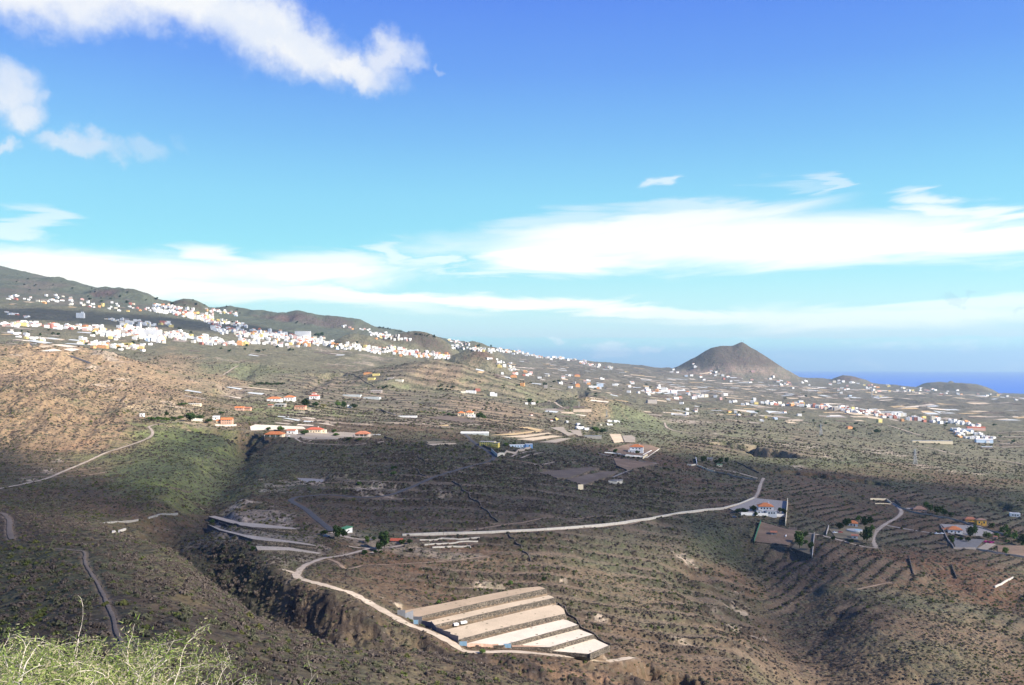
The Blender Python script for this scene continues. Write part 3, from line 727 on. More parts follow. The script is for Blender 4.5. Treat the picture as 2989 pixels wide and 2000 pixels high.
# small plots scattered over the farmland further off: (centre, size), lying along the slope
PLOTS = []
def patch(u, v, wpx, dm, rz, top, h=0.5, side='stone_wall', deep=3.0):
    c = at(u, v); w = wpx * c.y / F / 2; d = dm / 2
    P = []
    for a, b in ((-w, -d), (w, -d), (w, d), (-w, d)):
        x = c.x + a * math.cos(rz) - b * math.sin(rz); y = c.y + a * math.sin(rz) + b * math.cos(rz)
        P.append(Vector((x, y, float(zat(x, y)[0]) + h)))
    zs_ = [p.z for p in P]
    if max(zs_) - min(zs_) > 0.22 * max(w, d) * 2 or (u < 1480 and u > 1150 and v < 1060): return
    seat(P, 0.8, 3.0)
    SLABS.append(('farm_plot', P, top, side, deep, None, None, None, 'structure'))
rp = random.Random(5)
regs = [  # u0,u1,v0,v1,count, size range px, depth m
    (1880, 2500, 1105, 1150, 70, (14, 46), (20, 60)), (2100, 2700, 1085, 1130, 34, (10, 30), (30, 80)), (1400, 1900, 1065, 1110, 36, (12, 34), (20, 60)),
    (1560, 2150, 1110, 1150, 30, (14, 40), (16, 40)), (1600, 2250, 1150, 1215, 30, (20, 60), (14, 34)), (2250, 2989, 1120, 1165, 44, (12, 44), (30, 90)),
    (2150, 2989, 1165, 1235, 36, (20, 60), (24, 60)), (0, 420, 960, 1030, 26, (20, 60), (20, 50)), (500, 1100, 985, 1040, 12, (20, 50), (18, 40)),
    (560, 800, 1130, 1165, 16, (30, 70), (12, 22)), (1400, 1700, 1045, 1075, 20, (10, 26), (20, 50)), (0, 500, 860, 900, 18, (10, 26), (20, 50)),
    (2420, 2640, 1195, 1230, 16, (26, 70), (22, 40)), (2050, 2250, 1085, 1112, 16, (14, 40), (30, 60)), (820, 1010, 1215, 1248, 9, (24, 60), (8, 14)), (1180, 1420, 1205, 1245, 5, (20, 50), (8, 14))]
for (u0, u1, v0, v1, n, sz, dp) in regs:
    for _ in range(int(n * (2.7 if v0 < 1170 and u0 > 1300 else 1.3))):
        u = rp.uniform(u0, u1); v = rp.uniform(v0, v1)
        if u > 2250: v = max(v, 1125 + (u - 2250) * 0.05)
        t_ = rp.choice(['pumice', 'pumice', 'pumice_pale', 'pumice_grey', 'nets', 'grey_soil', 'grey_soil', 'soil_gold', 'plough', 'plough', 'nets'])
        patch(u, v, rp.uniform(*sz), rp.uniform(*dp), rp.uniform(-0.25, 0.25), t_, h=0.5 + (0.8 if v < 1150 else 0), deep=3)
# curved bench terraces on the right edge
for k in range(7):
    patch(2950 + k * 3, 1262 + k * 7.5, 95, 11, 0.1, 'plough' if k % 2 else 'grey_soil', h=1.0, deep=4)
for k in range(6):
    patch(2330 + 6 * k, 1146 + k * 3, 90, 9, -0.1, 'pumice' , h=1.0, deep=3)

# ---- roads, tracks, walls: centre lines through photograph pixels
ROADS = [
    ('channel_bed', 'track_brown', 2.2, [(1174, 1564), (1300, 1562.5), (1350, 1562), (1446, 1558), (1570, 1551), (1638, 1546), (1734, 1540), (1814, 1532), (1850, 1525), (1894, 1519), (1990, 1501), (2060, 1493), (2112, 1488), (2160, 1474), (2201, 1458)]),
    ('dirt_track', 'track', 3.4, [(1075, 1609), (1012, 1618), (951, 1628), (905, 1642), (874, 1657), (861, 1674), (887, 1689), (938, 1699), (989, 1714), (1024, 1722), (1082, 1760), (1140, 1794), (1194, 1827), (1258, 1855), (1322, 1887), (1354, 1897), (1424, 1901), (1544, 1908), (1646, 1917), (1783, 1934), (1851, 1947)]),
    ('dirt_track', 'track', 2.6, [(861, 1674), (840, 1668), (822, 1660)]),
    ('footpath', 'track_brown', 1.7, [(951, 1630), (985, 1643), (1003, 1658), (1031, 1658), (1066, 1649), (1180, 1644), (1322, 1638), (1420, 1622)]),
    ('dirt_track', 'track', 2.8, [(1080, 1609), (1130, 1602), (1180, 1592), (1200, 1590)]),
    ('road', 'asphalt', 4.2, [(969, 1552), (945, 1530), (924, 1512), (892, 1486), (850, 1464), (848, 1455), (866, 1449), (892, 1446), (972, 1444), (1046, 1452), (1100, 1455), (1148, 1441), (1244, 1408), (1292, 1388), (1372, 1364), (1430, 1346), (1446, 1336), (1420, 1316), (1378, 1288), (1362, 1272), (1350, 1262)]),
    ('dirt_track', 'track', 3.2, [(969, 1552), (1010, 1566), (1050, 1576), (1100, 1580)]),
    ('dirt_track', 'track', 3.4, [(2201, 1457), (2213, 1440), (2217, 1425), (2221, 1412), (2229, 1396)]),
    ('dirt_track', 'track', 3.6, [(2558, 1603), (2546, 1574), (2554, 1554), (2586, 1530), (2615, 1513), (2635, 1497), (2623, 1481), (2605, 1469), (2590, 1462)]),
    ('dirt_track', 'track', 2.8, [(2558, 1603), (2517, 1599), (2470, 1584), (2436, 1574), (2380, 1558), (2330, 1552), (2298, 1545)]),
    ('footpath', 'concrete', 1.8, [(2586, 1531), (2647, 1546), (2700, 1554), (2745, 1560)]),
    ('dirt_track', 'track', 2.6, [(-40, 1432), (10, 1424), (96, 1408), (144, 1395), (192, 1373), (240, 1354), (304, 1325), (368, 1302), (426, 1286), (448, 1269), (442, 1254), (429, 1242), (480, 1236), (541, 1229)]),
    ('footpath', 'track_brown', 2.6, [(67, 1357), (140, 1352), (224, 1347)]), ('footpath', 'track_brown', 2.6, [(67, 1366), (205, 1365)]),
    ('footpath', 'track_brown', 2.6, [(64, 1379), (166, 1379)]), ('footpath', 'track_brown', 2.6, [(69, 1392), (224, 1392), (310, 1378)]), ('footpath', 'track_brown', 2.6, [(198, 1376), (294, 1364)]),
    ('footpath', 'path_grey', 1.8, [(-20, 1495), (5, 1499), (19, 1507), (30, 1526), (26, 1552), (36, 1572)]),
    ('footpath', 'path_grey', 0.75, [(160, 1603), (224, 1605), (250, 1614), (246, 1638), (259, 1664), (275, 1690), (288, 1708), (304, 1740), (317, 1772), (333, 1807), (338, 1836), (355, 1868), (360, 1905)]),
    ('dirt_track', 'track', 4.0, [(2600, 1294), (2709, 1309), (2783, 1324), (2847, 1333), (2927, 1346), (3000, 1362)]),
    ('road', 'asphalt', 8.0, [(205, 1035), (224, 1044), (246, 1058), (262, 1064)]), ('road', 'asphalt', 6.0, [(88, 1000), (97, 1007), (112, 1016)]),
    ('footpath', 'concrete_dull', 2.2, [(1745, 1322), (1788, 1334), (1894, 1350), (1922, 1354), (1870, 1364), (1827, 1374), (1810, 1382), (1788, 1392)]),
    ('footpath', 'track', 2.6, [(863, 1278), (868, 1286), (884, 1293), (924, 1297), (1000, 1298), (1068, 1296), (1148, 1288)]),
    ('footpath', 'track', 2.4, [(1494, 1333), (1520, 1324), (1562, 1315)]), ('footpath', 'track', 2.6, [(1522, 1337), (1560, 1328), (1600, 1322), (1640, 1323)]),
    ('footpath', 'track', 2.6, [(1552, 1358), (1600, 1349), (1680, 1347)]), ('footpath', 'track_brown', 2.0, [(1480, 1340), (1540, 1350), (1580, 1363)]),
    ('footpath', 'track_brown', 2.2, [(940, 1410), (1000, 1409), (1110, 1405), (1240, 1407)]), ('footpath', 'track_brown', 2.2, [(1352, 1553), (1450, 1530), (1560, 1520), (1700, 1514), (1790, 1507)]),
    ('dirt_track', 'track', 3.0, [(2055, 1362), (2100, 1370), (2160, 1382), (2215, 1398)]),
    ('road', 'asphalt', 5.0, [(1100, 1195), (1135, 1205), (1155, 1213)]), ('dirt_track', 'track', 3.0, [(905, 1262), (915, 1290), (868, 1290)]),
    ('footpath', 'track', 5.0, [(1602, 1166), (1622, 1180), (1650, 1195)]), ('footpath', 'track', 4.0, [(640, 1098), (670, 1080), (695, 1066)]),
    ('dirt_track', 'track', 4.0, [(1940, 1235), (1945, 1250), (2000, 1262), (2080, 1272)]), ('dirt_track', 'track', 5.0, [(2590, 1240), (2640, 1258), (2690, 1272)]),
    ('dirt_track', 'track', 3.0, [(2850, 1460), (2900, 1475), (2945, 1490), (3000, 1505)]), ('footpath', 'track_brown', 2.0, [(2500, 1720), (2560, 1708), (2600, 1700)]),
    ('footpath', 'track_brown', 1.6, [(1780, 1935), (1700, 1920)]), ('dirt_track', 'track', 2.6, [(1015, 1590), (1060, 1600), (1130, 1602)])]
ROAD3 = []
def resample(P, step):
    o = [P[0]]
    for a, b in zip(P[:-1], P[1:]):
        n = max(1, int((b - a).length / step))
        o += [a.lerp(b, (k + 1) / n) for k in range(n)]
    return o
def smooth_line(P, it=2):
    for _ in range(it):
        Q = [P[0]]
        for a, b in zip(P[:-1], P[1:]): Q += [a.lerp(b, 0.25), a.lerp(b, 0.75)]
        P = Q + [P[-1]]
    return P
for nm, mt_, w, uv in ROADS:
    P = [at(u, v) for u, v in uv]
    for p in P: p.z = 0
    P = resample(smooth_line(P), 2.5 if P[0].y < 1200 else 10)
    P = [Vector((p.x, p.y, float(zat(p.x, p.y)[0]))) for p in P]
    # bed the road: level across, smooth along
    zs = np.array([p.z for p in P]); k_ = min(27 if nm != 'footpath' else 11, len(zs) // 2 * 2 - 1)
    if k_ >= 3: zs = np.convolve(np.pad(zs, k_ // 2, mode='edge'), np.ones(k_) / k_, mode='valid')
    for p, z_ in zip(P, zs): p.z = float(z_)
    R_ = w / 2 + 7
    Pn = np.array([tuple(p) for p in P])
    lo = Pn.min(0) - R_; hi = Pn.max(0) + R_
    bx = np.nonzero((Xg > lo[0]) & (Xg < hi[0]) & (Yg > lo[1]) & (Yg < hi[1]))
    X = Xg[bx]; Y = Yg[bx]; best = np.full(X.shape, 1e9); zz = np.zeros(X.shape)
    for a, b in zip(Pn[:-1], Pn[1:]):
        kk = (X > min(a[0], b[0]) - R_) & (X < max(a[0], b[0]) + R_) & (Y > min(a[1], b[1]) - R_) & (Y < max(a[1], b[1]) + R_)
        if not kk.any(): continue
        e = b[:2] - a[:2]; t = np.clip(((X[kk] - a[0]) * e[0] + (Y[kk] - a[1]) * e[1]) / max(1e-6, e @ e), 0, 1)
        q = np.hypot(X[kk] - a[0] - t * e[0], Y[kk] - a[1] - t * e[1]); s_ = q < best[kk]
        ii = np.nonzero(kk)[0][s_]; best[ii] = q[s_]; zz[ii] = (a[2] + t * (b[2] - a[2]))[s_]
    wgt = 1 - sm(best, w / 2 + 0.6, w / 2 + 7)
    Z[bx] = Z[bx] * (1 - wgt) + (zz - 0.12) * wgt
    FIELDMASK[bx] = np.maximum(FIELDMASK[bx], 1 - sm(best, w / 2, w / 2 + 1.5))
    ROAD3.append((nm, mt_, w, P))
VEG *= 1 - FIELDMASK
TINT = TINT * (1 - 0.6 * FIELDMASK[..., None]) + np.array((0.24, 0.18, 0.13)) * 0.6 * FIELDMASK[..., None]
# ------------------------------------------------------------ land mesh
def build_land():
    # coordinates and faces
    V = np.stack([Xg, Yg, Z], -1).reshape(-1, 3).astype(np.float32)
    idx = np.arange(ND * NU).reshape(ND, NU)
    q = np.stack([idx[:-1, :-1], idx[:-1, 1:], idx[1:, 1:], idx[1:, :-1]], -1).reshape(-1, 4)
    me = bpy.data.meshes.new('hillside')
    me.vertices.add(len(V)); me.vertices.foreach_set('co', V.ravel())
    me.loops.add(q.size); me.loops.foreach_set('vertex_index', q.ravel().astype(np.int32))
    me.polygons.add(len(q)); me.polygons.foreach_set('loop_start', np.arange(0, q.size, 4, dtype=np.int32))
    me.polygons.foreach_set('use_smooth', np.ones(len(q), bool))
    me.update(calc_edges=True)
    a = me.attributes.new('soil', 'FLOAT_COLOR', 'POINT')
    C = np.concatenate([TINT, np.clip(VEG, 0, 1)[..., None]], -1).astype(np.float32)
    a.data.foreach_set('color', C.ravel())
    o = bpy.data.objects.new('hillside', me); COL.objects.link(o); tag(o, kind='structure')
    m = bpy.data.materials.new('scrub_soil'); m.use_nodes = True; N = NT(m.node_tree); b = m.node_tree.nodes['Principled BSDF']
    at_ = N.node('ShaderNodeAttribute', attribute_name='soil')
    col = at_.outputs['Color']; veg = at_.outputs['Alpha']
    pos = N.node('ShaderNodeNewGeometry').outputs['Position']
    dd = N.m('MAXIMUM', N.sep(pos)[1], 30.0)
    # fine grain
    n1 = N.noise(pos, 0.9, 5, 0.7); n2 = N.noise(pos, 0.11, 5, 0.65); n3 = N.noise(pos, 0.018, 6, 0.65)
    col = N.vm('SCALE', col, N.lin(n1, 0.25, 0.75, 0.72, 1.28))
    col = N.vm('SCALE', col, N.lin(n2, 0.25, 0.75, 0.70, 1.32))
    col = N.vm('SCALE', col, N.lin(n3, 0.3, 0.7, 0.84, 1.16))
    col = N.vm('MULTIPLY', col, (1.0, 0.995, 0.97))
    # low scrub: separate bushes as dark green and grey specks
    def specks(scale, size, colr, k, seed):
        vo = N.node('ShaderNodeTexVoronoi', {'Vector': N.vm('ADD', pos, (seed, seed * 2.0, 0.0)), 'Scale': scale}, feature='F1')
        f = N.step(vo.outputs['Distance'], size, size * 0.45)
        rnd = N.sep(vo.outputs['Color'])[0]
        f = N.m('MULTIPLY', f, N.step(N.m('ADD', rnd, N.m('MULTIPLY', N.m('SUBTRACT', veg, 0.5), 0.9)), 0.42, 0.52))
        c = N.mix(rnd, colr[0], colr[1])
        return N.m('MULTIPLY', f, k), c
    f1, c1 = specks(0.34, 0.62, ((0.072, 0.086, 0.045), (0.125, 0.105, 0.088)), 0.85, 3.0)
    f2, c2 = specks(0.15, 0.60, ((0.050, 0.066, 0.030), (0.085, 0.088, 0.052)), 0.75, 31.0)
    f3, c3 = specks(0.045, 0.55, ((0.060, 0.074, 0.036), (0.098, 0.090, 0.060)), 0.55, 77.0)
    near = N.step(dd, 260.0, 900.0)
    col = N.mix(N.m('MULTIPLY', f1, N.lin(near, 0, 1, 0.35, 1.0)), col, c1)
    col = N.mix(N.m('MULTIPLY', f2, N.lin(near, 0, 1, 0.25, 1.0)), col, c2)
    col = N.mix(N.m('MULTIPLY', f3, N.step(dd, 1000.0, 2400.0, 0.0, 0.7)), col, c3)
    # pale stones
    vo = N.node('ShaderNodeTexVoronoi', {'Vector': pos, 'Scale': 0.55}, feature='F1')
    st = N.m('MULTIPLY', N.step(vo.outputs['Distance'], 0.22, 0.12), N.step(N.sep(vo.outputs['Color'])[1], 0.86, 0.95))
    col = N.mix(N.m('MULTIPLY', st, 0.5), col, (0.42, 0.36, 0.30))
    N.put(b.inputs['Base Color'], col)
    b.inputs['Roughness'].default_value = 0.95; b.inputs['Specular IOR Level'].default_value = 0.1
    h = N.m('ADD', N.m('MULTIPLY', N.noise(pos, 0.35, 6, 0.7), 1.6), N.m('ADD', N.m('MULTIPLY', f1, 0.9), N.m('MULTIPLY', f2, 1.2)))
    h = N.m('ADD', h, N.m('MULTIPLY', N.m('MULTIPLY', N.noise(pos, 0.03, 5, 0.65), N.step(dd, 1200.0, 3500.0)), 22.0))
    bn = N.node('ShaderNodeBump', {'Height': h, 'Strength': 0.75, 'Distance': 1.0})
    N.l.new(bn.outputs[0], b.inputs['Normal'])
    me.materials.append(m)
    return o
hillside = build_land()

def build_sea():
    n = 96; R = 60000.0
    vs = [(0, 9000, SEA)]; fs = []
    ring = [(0.03, 1), (0.2, 1), (1.0, 1)]
    for r, _ in ring:
        for i in range(n):
            a = 2 * math.pi * i / n; vs.append((math.cos(a) * R * r, 9000 + math.sin(a) * R * r, SEA))
    for i in range(n):
        j = (i + 1) % n; fs.append((0, 1 + i, 1 + j))
        for k in range(2): fs.append((1 + k * n + i, 1 + (k + 1) * n + i, 1 + (k + 1) * n + j, 1 + k * n + j))
    m = bpy.data.materials.new('sea_water'); m.use_nodes = True; N = NT(m.node_tree); b = m.node_tree.nodes['Principled BSDF']
    pos = N.node('ShaderNodeNewGeometry').outputs['Position']
    n1 = N.noise(N.vm('MULTIPLY', pos, (1.0, 0.25, 1.0)), 0.0012, 4, 0.6)
    N.put(b.inputs['Base Color'], N.mix(n1, (0.03, 0.11, 0.42), (0.05, 0.15, 0.50)))
    b.inputs['Roughness'].default_value = 0.55; b.inputs['Specular IOR Level'].default_value = 0.25
    o = link_mesh('sea', vs, fs, [m]); tag(o, kind='structure')
build_sea()

def build_haze():
    mb = MB().box(-62000, -53000, SEA - 40, 62000, 70500, 1150)
    m = bpy.data.materials.new('haze_air'); m.use_nodes = True; t = m.node_tree; t.nodes.clear()
    out = t.nodes.new('ShaderNodeOutputMaterial'); v = t.nodes.new('ShaderNodeVolumePrincipled')
    v.inputs['Color'].default_value = (0.56, 0.80, 1.0, 1); v.inputs['Density'].default_value = HAZE
    v.inputs['Anisotropy'].default_value = 0.25
    t.links.new(v.outputs[0], out.inputs['Volume'])
    o = mb.build('haze', m); tag(o, kind='stuff')
HAZE = 3.0e-5
if HAZE: build_haze()
# ------------------------------------------------------------ clouds that shade the land (they stand to the right, towards the sun, high over the coast)
def cloud_material():
    m = bpy.data.materials.new('cloud_vapour'); m.use_nodes = True; t = m.node_tree; t.nodes.clear(); N = NT(t)
    out = N.node('ShaderNodeOutputMaterial')
    den = N.node('ShaderNodeAttribute', attribute_name='thickness').outputs['Fac']
    pos = N.node('ShaderNodeNewGeometry').outputs['Position']
    n = N.noise(pos, 0.006, 6, 0.6)
    a = N.step(N.m('ADD', den, N.m('MULTIPLY', N.m('SUBTRACT', n, 0.5), 0.55)), 0.15, 0.75, 0.0, CLOUD_BODY)
    tr = N.node('ShaderNodeBsdfTransparent'); df = N.node('ShaderNodeBsdfDiffuse', {'Color': (0.9, 0.9, 0.92)}); tl = N.node('ShaderNodeBsdfTranslucent', {'Color': (0.9, 0.9, 0.92)})
    mx = N.node('ShaderNodeMixShader', {0: 0.45, 1: df.outputs[0], 2: tl.outputs[0]})
    m2 = N.node('ShaderNodeMixShader', {0: a, 1: tr.outputs[0], 2: mx.outputs[0]})
    N.l.new(m2.outputs[0], out.inputs['Surface']); return m
CLOUD_BODY = 0.40
CM = cloud_material()
def cloud(uv, high=2600.0, soft=60.0, body=1.0, seed=0, wob=0.5):
    P = [at(u, v) for u, v in uv]
    k = [(high - p.z) / SUN.z for p in P]
    Q = np.array([((p + SUN * kk).x, (p + SUN * kk).y) for p, kk in zip(P, k)])
    lo = Q.min(0) - soft * 2; hi = Q.max(0) + soft * 2
    n = 64; gx, gy = np.meshgrid(np.linspace(lo[0], hi[0], n), np.linspace(lo[1], hi[1], n), indexing='ij')
    ins = inside(gx, gy, Q.tolist())
    d = np.full(gx.shape, 1e9)
    for i in range(len(Q)):
        a, b = Q[i], Q[(i + 1) % len(Q)]; e = b - a; t = np.clip(((gx - a[0]) * e[0] + (gy - a[1]) * e[1]) / (e @ e), 0, 1)
        d = np.minimum(d, np.hypot(gx - a[0] - t * e[0], gy - a[1] - t * e[1]))
    sd = np.where(ins, d, -d) + fbm(gx, gy, soft * 3, 4, 500 + seed) * soft * wob
    den = sm(sd, -soft * 0.5, soft * 0.5) * body
    keep = den > 0.002
    th = 30 + 110 * np.sqrt(np.clip(sd + soft * 0.5, 0, 400) / 400) + 30 * fbm(gx, gy, 120, 4, 520 + seed)
    c = Vector((float(gx.mean()), float(gy.mean()), high)); vs = []; dn = []; id_ = {}
    for s in (1, 0):
        for i in range(n):
            for j in range(n):
                id_[(i, j, s)] = len(vs); vs.append((gx[i, j] - c.x, gy[i, j] - c.y, (th[i, j] * den[i, j]) if s else -0.2 * th[i, j] * den[i, j])); dn.append(den[i, j])
    fs = []
    for i in range(n - 1):
        for j in range(n - 1):
            if keep[i:i + 2, j:j + 2].any():
                fs.append((id_[i, j, 1], id_[i + 1, j, 1], id_[i + 1, j + 1, 1], id_[i, j + 1, 1])); fs.append((id_[i, j + 1, 0], id_[i + 1, j + 1, 0], id_[i + 1, j, 0], id_[i, j, 0]))
    o = link_mesh('cloud', vs, fs, [CM], smooth=True, loc=c)
    a = o.data.attributes.new('thickness', 'FLOAT', 'POINT'); a.data.foreach_set('value', np.array(dn, np.float32))
    tag(o, kind='stuff')
# outlines of the shade they throw, as seen on the land
cloud([(560, 1420), (640, 1330), (720, 1300), (900, 1292), (1150, 1294), (1350, 1300), (1560, 1300), (1850, 1322), (2150, 1345), (2600, 1400), (3050, 1440), (3100, 1560),
       (2700, 1690), (2450, 1700), (2200, 1560), (1900, 1560), (1500, 1580), (1300, 1625), (1050, 1680), (800, 1690), (640, 1660), (560, 1560), (480, 1500)], soft=50, seed=1)
cloud([(2180, 1560), (2420, 1600), (2640, 1700), (2620, 1800), (2500, 1960), (2330, 1960), (2230, 1780)], soft=45, seed=2, body=0.85)
cloud([(-500, 1480), (0, 1500), (200, 1560), (330, 1640), (480, 1760), (650, 1840), (880, 1930), (900, 2060), (600, 2070), (200, 2010), (-400, 2010)], soft=22, seed=3, body=1.0)
cloud([(0, 1290), (-400, 1290), (-400, 1500), (0, 1500), (330, 1500), (420, 1470), (420, 1430), (300, 1400), (120, 1330)], soft=40, seed=4, body=0.9)
cloud([(-200, 895), (150, 905), (300, 915), (500, 930), (800, 962), (900, 985), (600, 968), (300, 950), (0, 935), (-200, 925)], high=5200, soft=90, seed=5)
cloud([(520, 1600), (600, 1540), (700, 1560), (800, 1640), (800, 1720), (700, 1740), (600, 1680)], soft=20, seed=6)
# ------------------------------------------------------------ surfaces of plots, roads, buildings
def stone_mat(name, c1, c2, scale=1.6):
    m = bpy.data.materials.new(name); m.use_nodes = True; N = NT(m.node_tree); b = m.node_tree.nodes['Principled BSDF']
    pos = N.node('ShaderNodeNewGeometry').outputs['Position']
    vo = N.node('ShaderNodeTexVoronoi', {'Vector': pos, 'Scale': scale}, feature='F1')
    ve = N.node('ShaderNodeTexVoronoi', {'Vector': pos, 'Scale': scale}, feature='DISTANCE_TO_EDGE')
    r = N.sep(vo.outputs['Color'])[0]
    c = N.mix(r, c1, c2); c = N.mix(N.step(ve.outputs['Distance'], 0.10, 0.03), c, tuple(x * 0.3 for x in c1))
    c = N.vm('SCALE', c, N.lin(N.noise(pos, 0.2, 4), 0.3, 0.7, 0.75, 1.2))
    N.put(b.inputs['Base Color'], c); b.inputs['Roughness'].default_value = 0.95
    bn = N.node('ShaderNodeBump', {'Height': ve.outputs['Distance'], 'Strength': 0.8, 'Distance': 0.4}); N.l.new(bn.outputs[0], b.inputs['Normal'])
    MATS[name] = m
stone_mat('stone_wall', (0.075, 0.060, 0.047), (0.20, 0.165, 0.125), 1.3)
stone_mat('dark_stone', (0.060, 0.050, 0.044), (0.16, 0.13, 0.11), 1.5)
def field_mat(name, c, amp=0.14, rows=0.9, spots=0.0):
    m = bpy.data.materials.new(name); m.use_nodes = True; N = NT(m.node_tree); b = m.node_tree.nodes['Principled BSDF']
    pos = N.node('ShaderNodeNewGeometry').outputs['Position']
    w = N.node('ShaderNodeTexWave', {'Vector': N.vm('MULTIPLY', pos, (-0.30, 0.95, 0.0)), 'Scale': rows, 'Distortion': 1.2, 'Detail': 2.0, 'Detail Scale': 0.4}, wave_type='BANDS', bands_direction='Y')
    col = N.vm('SCALE', c, N.lin(N.noise(pos, 0.06, 5, 0.6), 0.3, 0.7, 1 - amp, 1 + amp))
    col = N.vm('SCALE', col, N.lin(w.outputs[1], 0, 1, 0.92, 1.05))
    col = N.vm('SCALE', col, N.lin(N.noise(pos, 1.2, 3, 0.7), 0.3, 0.7, 0.9, 1.1))
    vo = N.node('ShaderNodeTexVoronoi', {'Vector': pos, 'Scale': 0.45}, feature='F1')
    col = N.mix(N.m('MULTIPLY', N.step(vo.outputs['Distance'], 0.34, 0.2), N.step(N.sep(vo.outputs['Color'])[0], 0.80 - spots, 0.9 - spots)), col, (0.14, 0.12, 0.075))
    N.put(b.inputs['Base Color'], col); b.inputs['Roughness'].default_value = 0.95; b.inputs['Specular IOR Level'].default_value = 0.1
    MATS[name] = m
field_mat('pumice', (0.52, 0.41, 0.28)); field_mat('pumice_pale', (0.66, 0.56, 0.43)); field_mat('grey_soil', (0.31, 0.26, 0.205), spots=0.05); field_mat('soil_gold', (0.50, 0.36, 0.19))
field_mat('soil_tan', (0.40, 0.30, 0.20)); field_mat('pumice_grey', (0.40, 0.335, 0.26)); field_mat('plough', (0.145, 0.112, 0.088), 0.25, 0.5, 0.1); field_mat('russet_soil', (0.21, 0.145, 0.10), 0.3, 0.4, 0.12); field_mat('garden_soil', (0.19, 0.155, 0.10), 0.3, 0.4, 0.3)
field_mat('track', (0.42, 0.34, 0.255), 0.22, 0.1, 0.08); field_mat('track_brown', (0.30, 0.215, 0.145), 0.25, 0.1, 0.15); field_mat('path_grey', (0.155, 0.125, 0.102), 0.22, 0.1, 0.1)
field_mat('nets', (0.50, 0.52, 0.50), 0.1, 0.3)
mat('asphalt', (0.085, 0.080, 0.078), 0.9, var=0.2, nscale=0.3, stain=0.3); mat('asphalt_old', (0.17, 0.16, 0.15), 0.9, var=0.2, nscale=0.3)
mat('concrete', (0.48, 0.44, 0.38), 0.85, var=0.15, nscale=0.4, stain=0.4); mat('concrete_dull', (0.27, 0.25, 0.225), 0.9, var=0.2, nscale=0.4, stain=0.3)
mat('paving', (0.28, 0.25, 0.22), 0.9, var=0.15, nscale=0.5); mat('white_wall', (0.72, 0.69, 0.64), 0.8, var=0.06, nscale=0.8, stain=0.15)

def skirt(z0, deep): return z0 - deep
for nm, P, top, side, deep, label, cat, group, kind in SLABS:
    n = len(P); mb = MB()
    c = sum(P, Vector()) / n
    a = sum((P[i].x * P[(i + 1) % n].y - P[(i + 1) % n].x * P[i].y) for i in range(n))
    Q = P if a > 0 else P[::-1]
    mb.add([p - c for p in Q], [tuple(range(n))], 0)
    mb.add([p - c for p in Q] + [p - c - Vector((0, 0, deep)) for p in Q], [(i, i + n, (i + 1) % n + n, (i + 1) % n) for i in range(n)], 1)
    o = mb.build(nm, [MATS[top], MATS[side]], loc=c); tag(o, label, cat, group, kind)

for nm, mt_, w, P in ROAD3:
    vs = []; fs = []
    for i, p in enumerate(P):
        d = (P[min(i + 1, len(P) - 1)] - P[max(i - 1, 0)]); d.z = 0; d.normalize(); nrm = Vector((-d.y, d.x, 0))
        ww = w * (1 + 0.14 * math.sin(i * 0.9 + p.x) + 0.1 * math.sin(i * 2.3) + random.uniform(-.16, .16)) if mt_ not in ('asphalt', 'concrete') else w
        up = 0.13 if p.y < 1500 else 0.5
        for s in (-0.5, -0.17, 0.17, 0.5):
            vs.append(p + nrm * (ww * s) + Vector((0, 0, up + (0.05 if abs(s) < 0.4 else 0))))
    for i in range(len(P) - 1):
        for k in range(3): fs.append((i * 4 + k + 1, i * 4 + k, i * 4 + 4 + k, i * 4 + 5 + k))
    o = link_mesh(nm, vs, fs, [MATS[mt_]], smooth=True); tag(o, kind='structure')

def ground(p): return float(zat(p[0], p[1])[0])
def run_wall(name, uv, h, th, m, label, cat='wall', group=None, pts=None, step=4.0, foot=0.6, rough=0.0, level=False):
    """a wall that follows the ground through photograph pixels"""
    P = pts or [at(u, v) for u, v in uv]
    P = resample([Vector((p.x, p.y, p.z)) for p in P], step)
    zs = [ground(p) if not (pts and level) else p.z for p in P]
    if name == 'water_channel':
        kw = 21 if len(zs) > 60 else 7
        zs = list(np.convolve(np.pad(zs, kw // 2, mode='edge'), np.ones(kw) / kw, mode='valid')); h += .5 if kw > 7 else 0; foot += 2
    vs = []; fs = []; n = len(P); c = P[n // 2].copy()
    for i, p in enumerate(P):
        d = P[min(i + 1, n - 1)] - P[max(i - 1, 0)]; d.z = 0; d.normalize(); nr = Vector((-d.y, d.x, 0)) * th / 2
        j = rough * random.uniform(-1, 1)
        for q, z in ((p - nr, zs[i] - foot), (p + nr, zs[i] - foot), (p + nr, zs[i] + h + j), (p - nr, zs[i] + h + j)):
            vs.append(Vector((q.x, q.y, z)) - c)
    for i in range(n - 1):
        for k in range(4): fs.append((i * 4 + k, i * 4 + (k + 1) % 4, i * 4 + 4 + (k + 1) % 4, i * 4 + 4 + k))
    fs += [(0, 3, 2, 1), tuple(4 * (n - 1) + k for k in range(4))]
    o = link_mesh(name, vs, fs, [MATS[m]], loc=c); tag(o, label, cat, group); return o
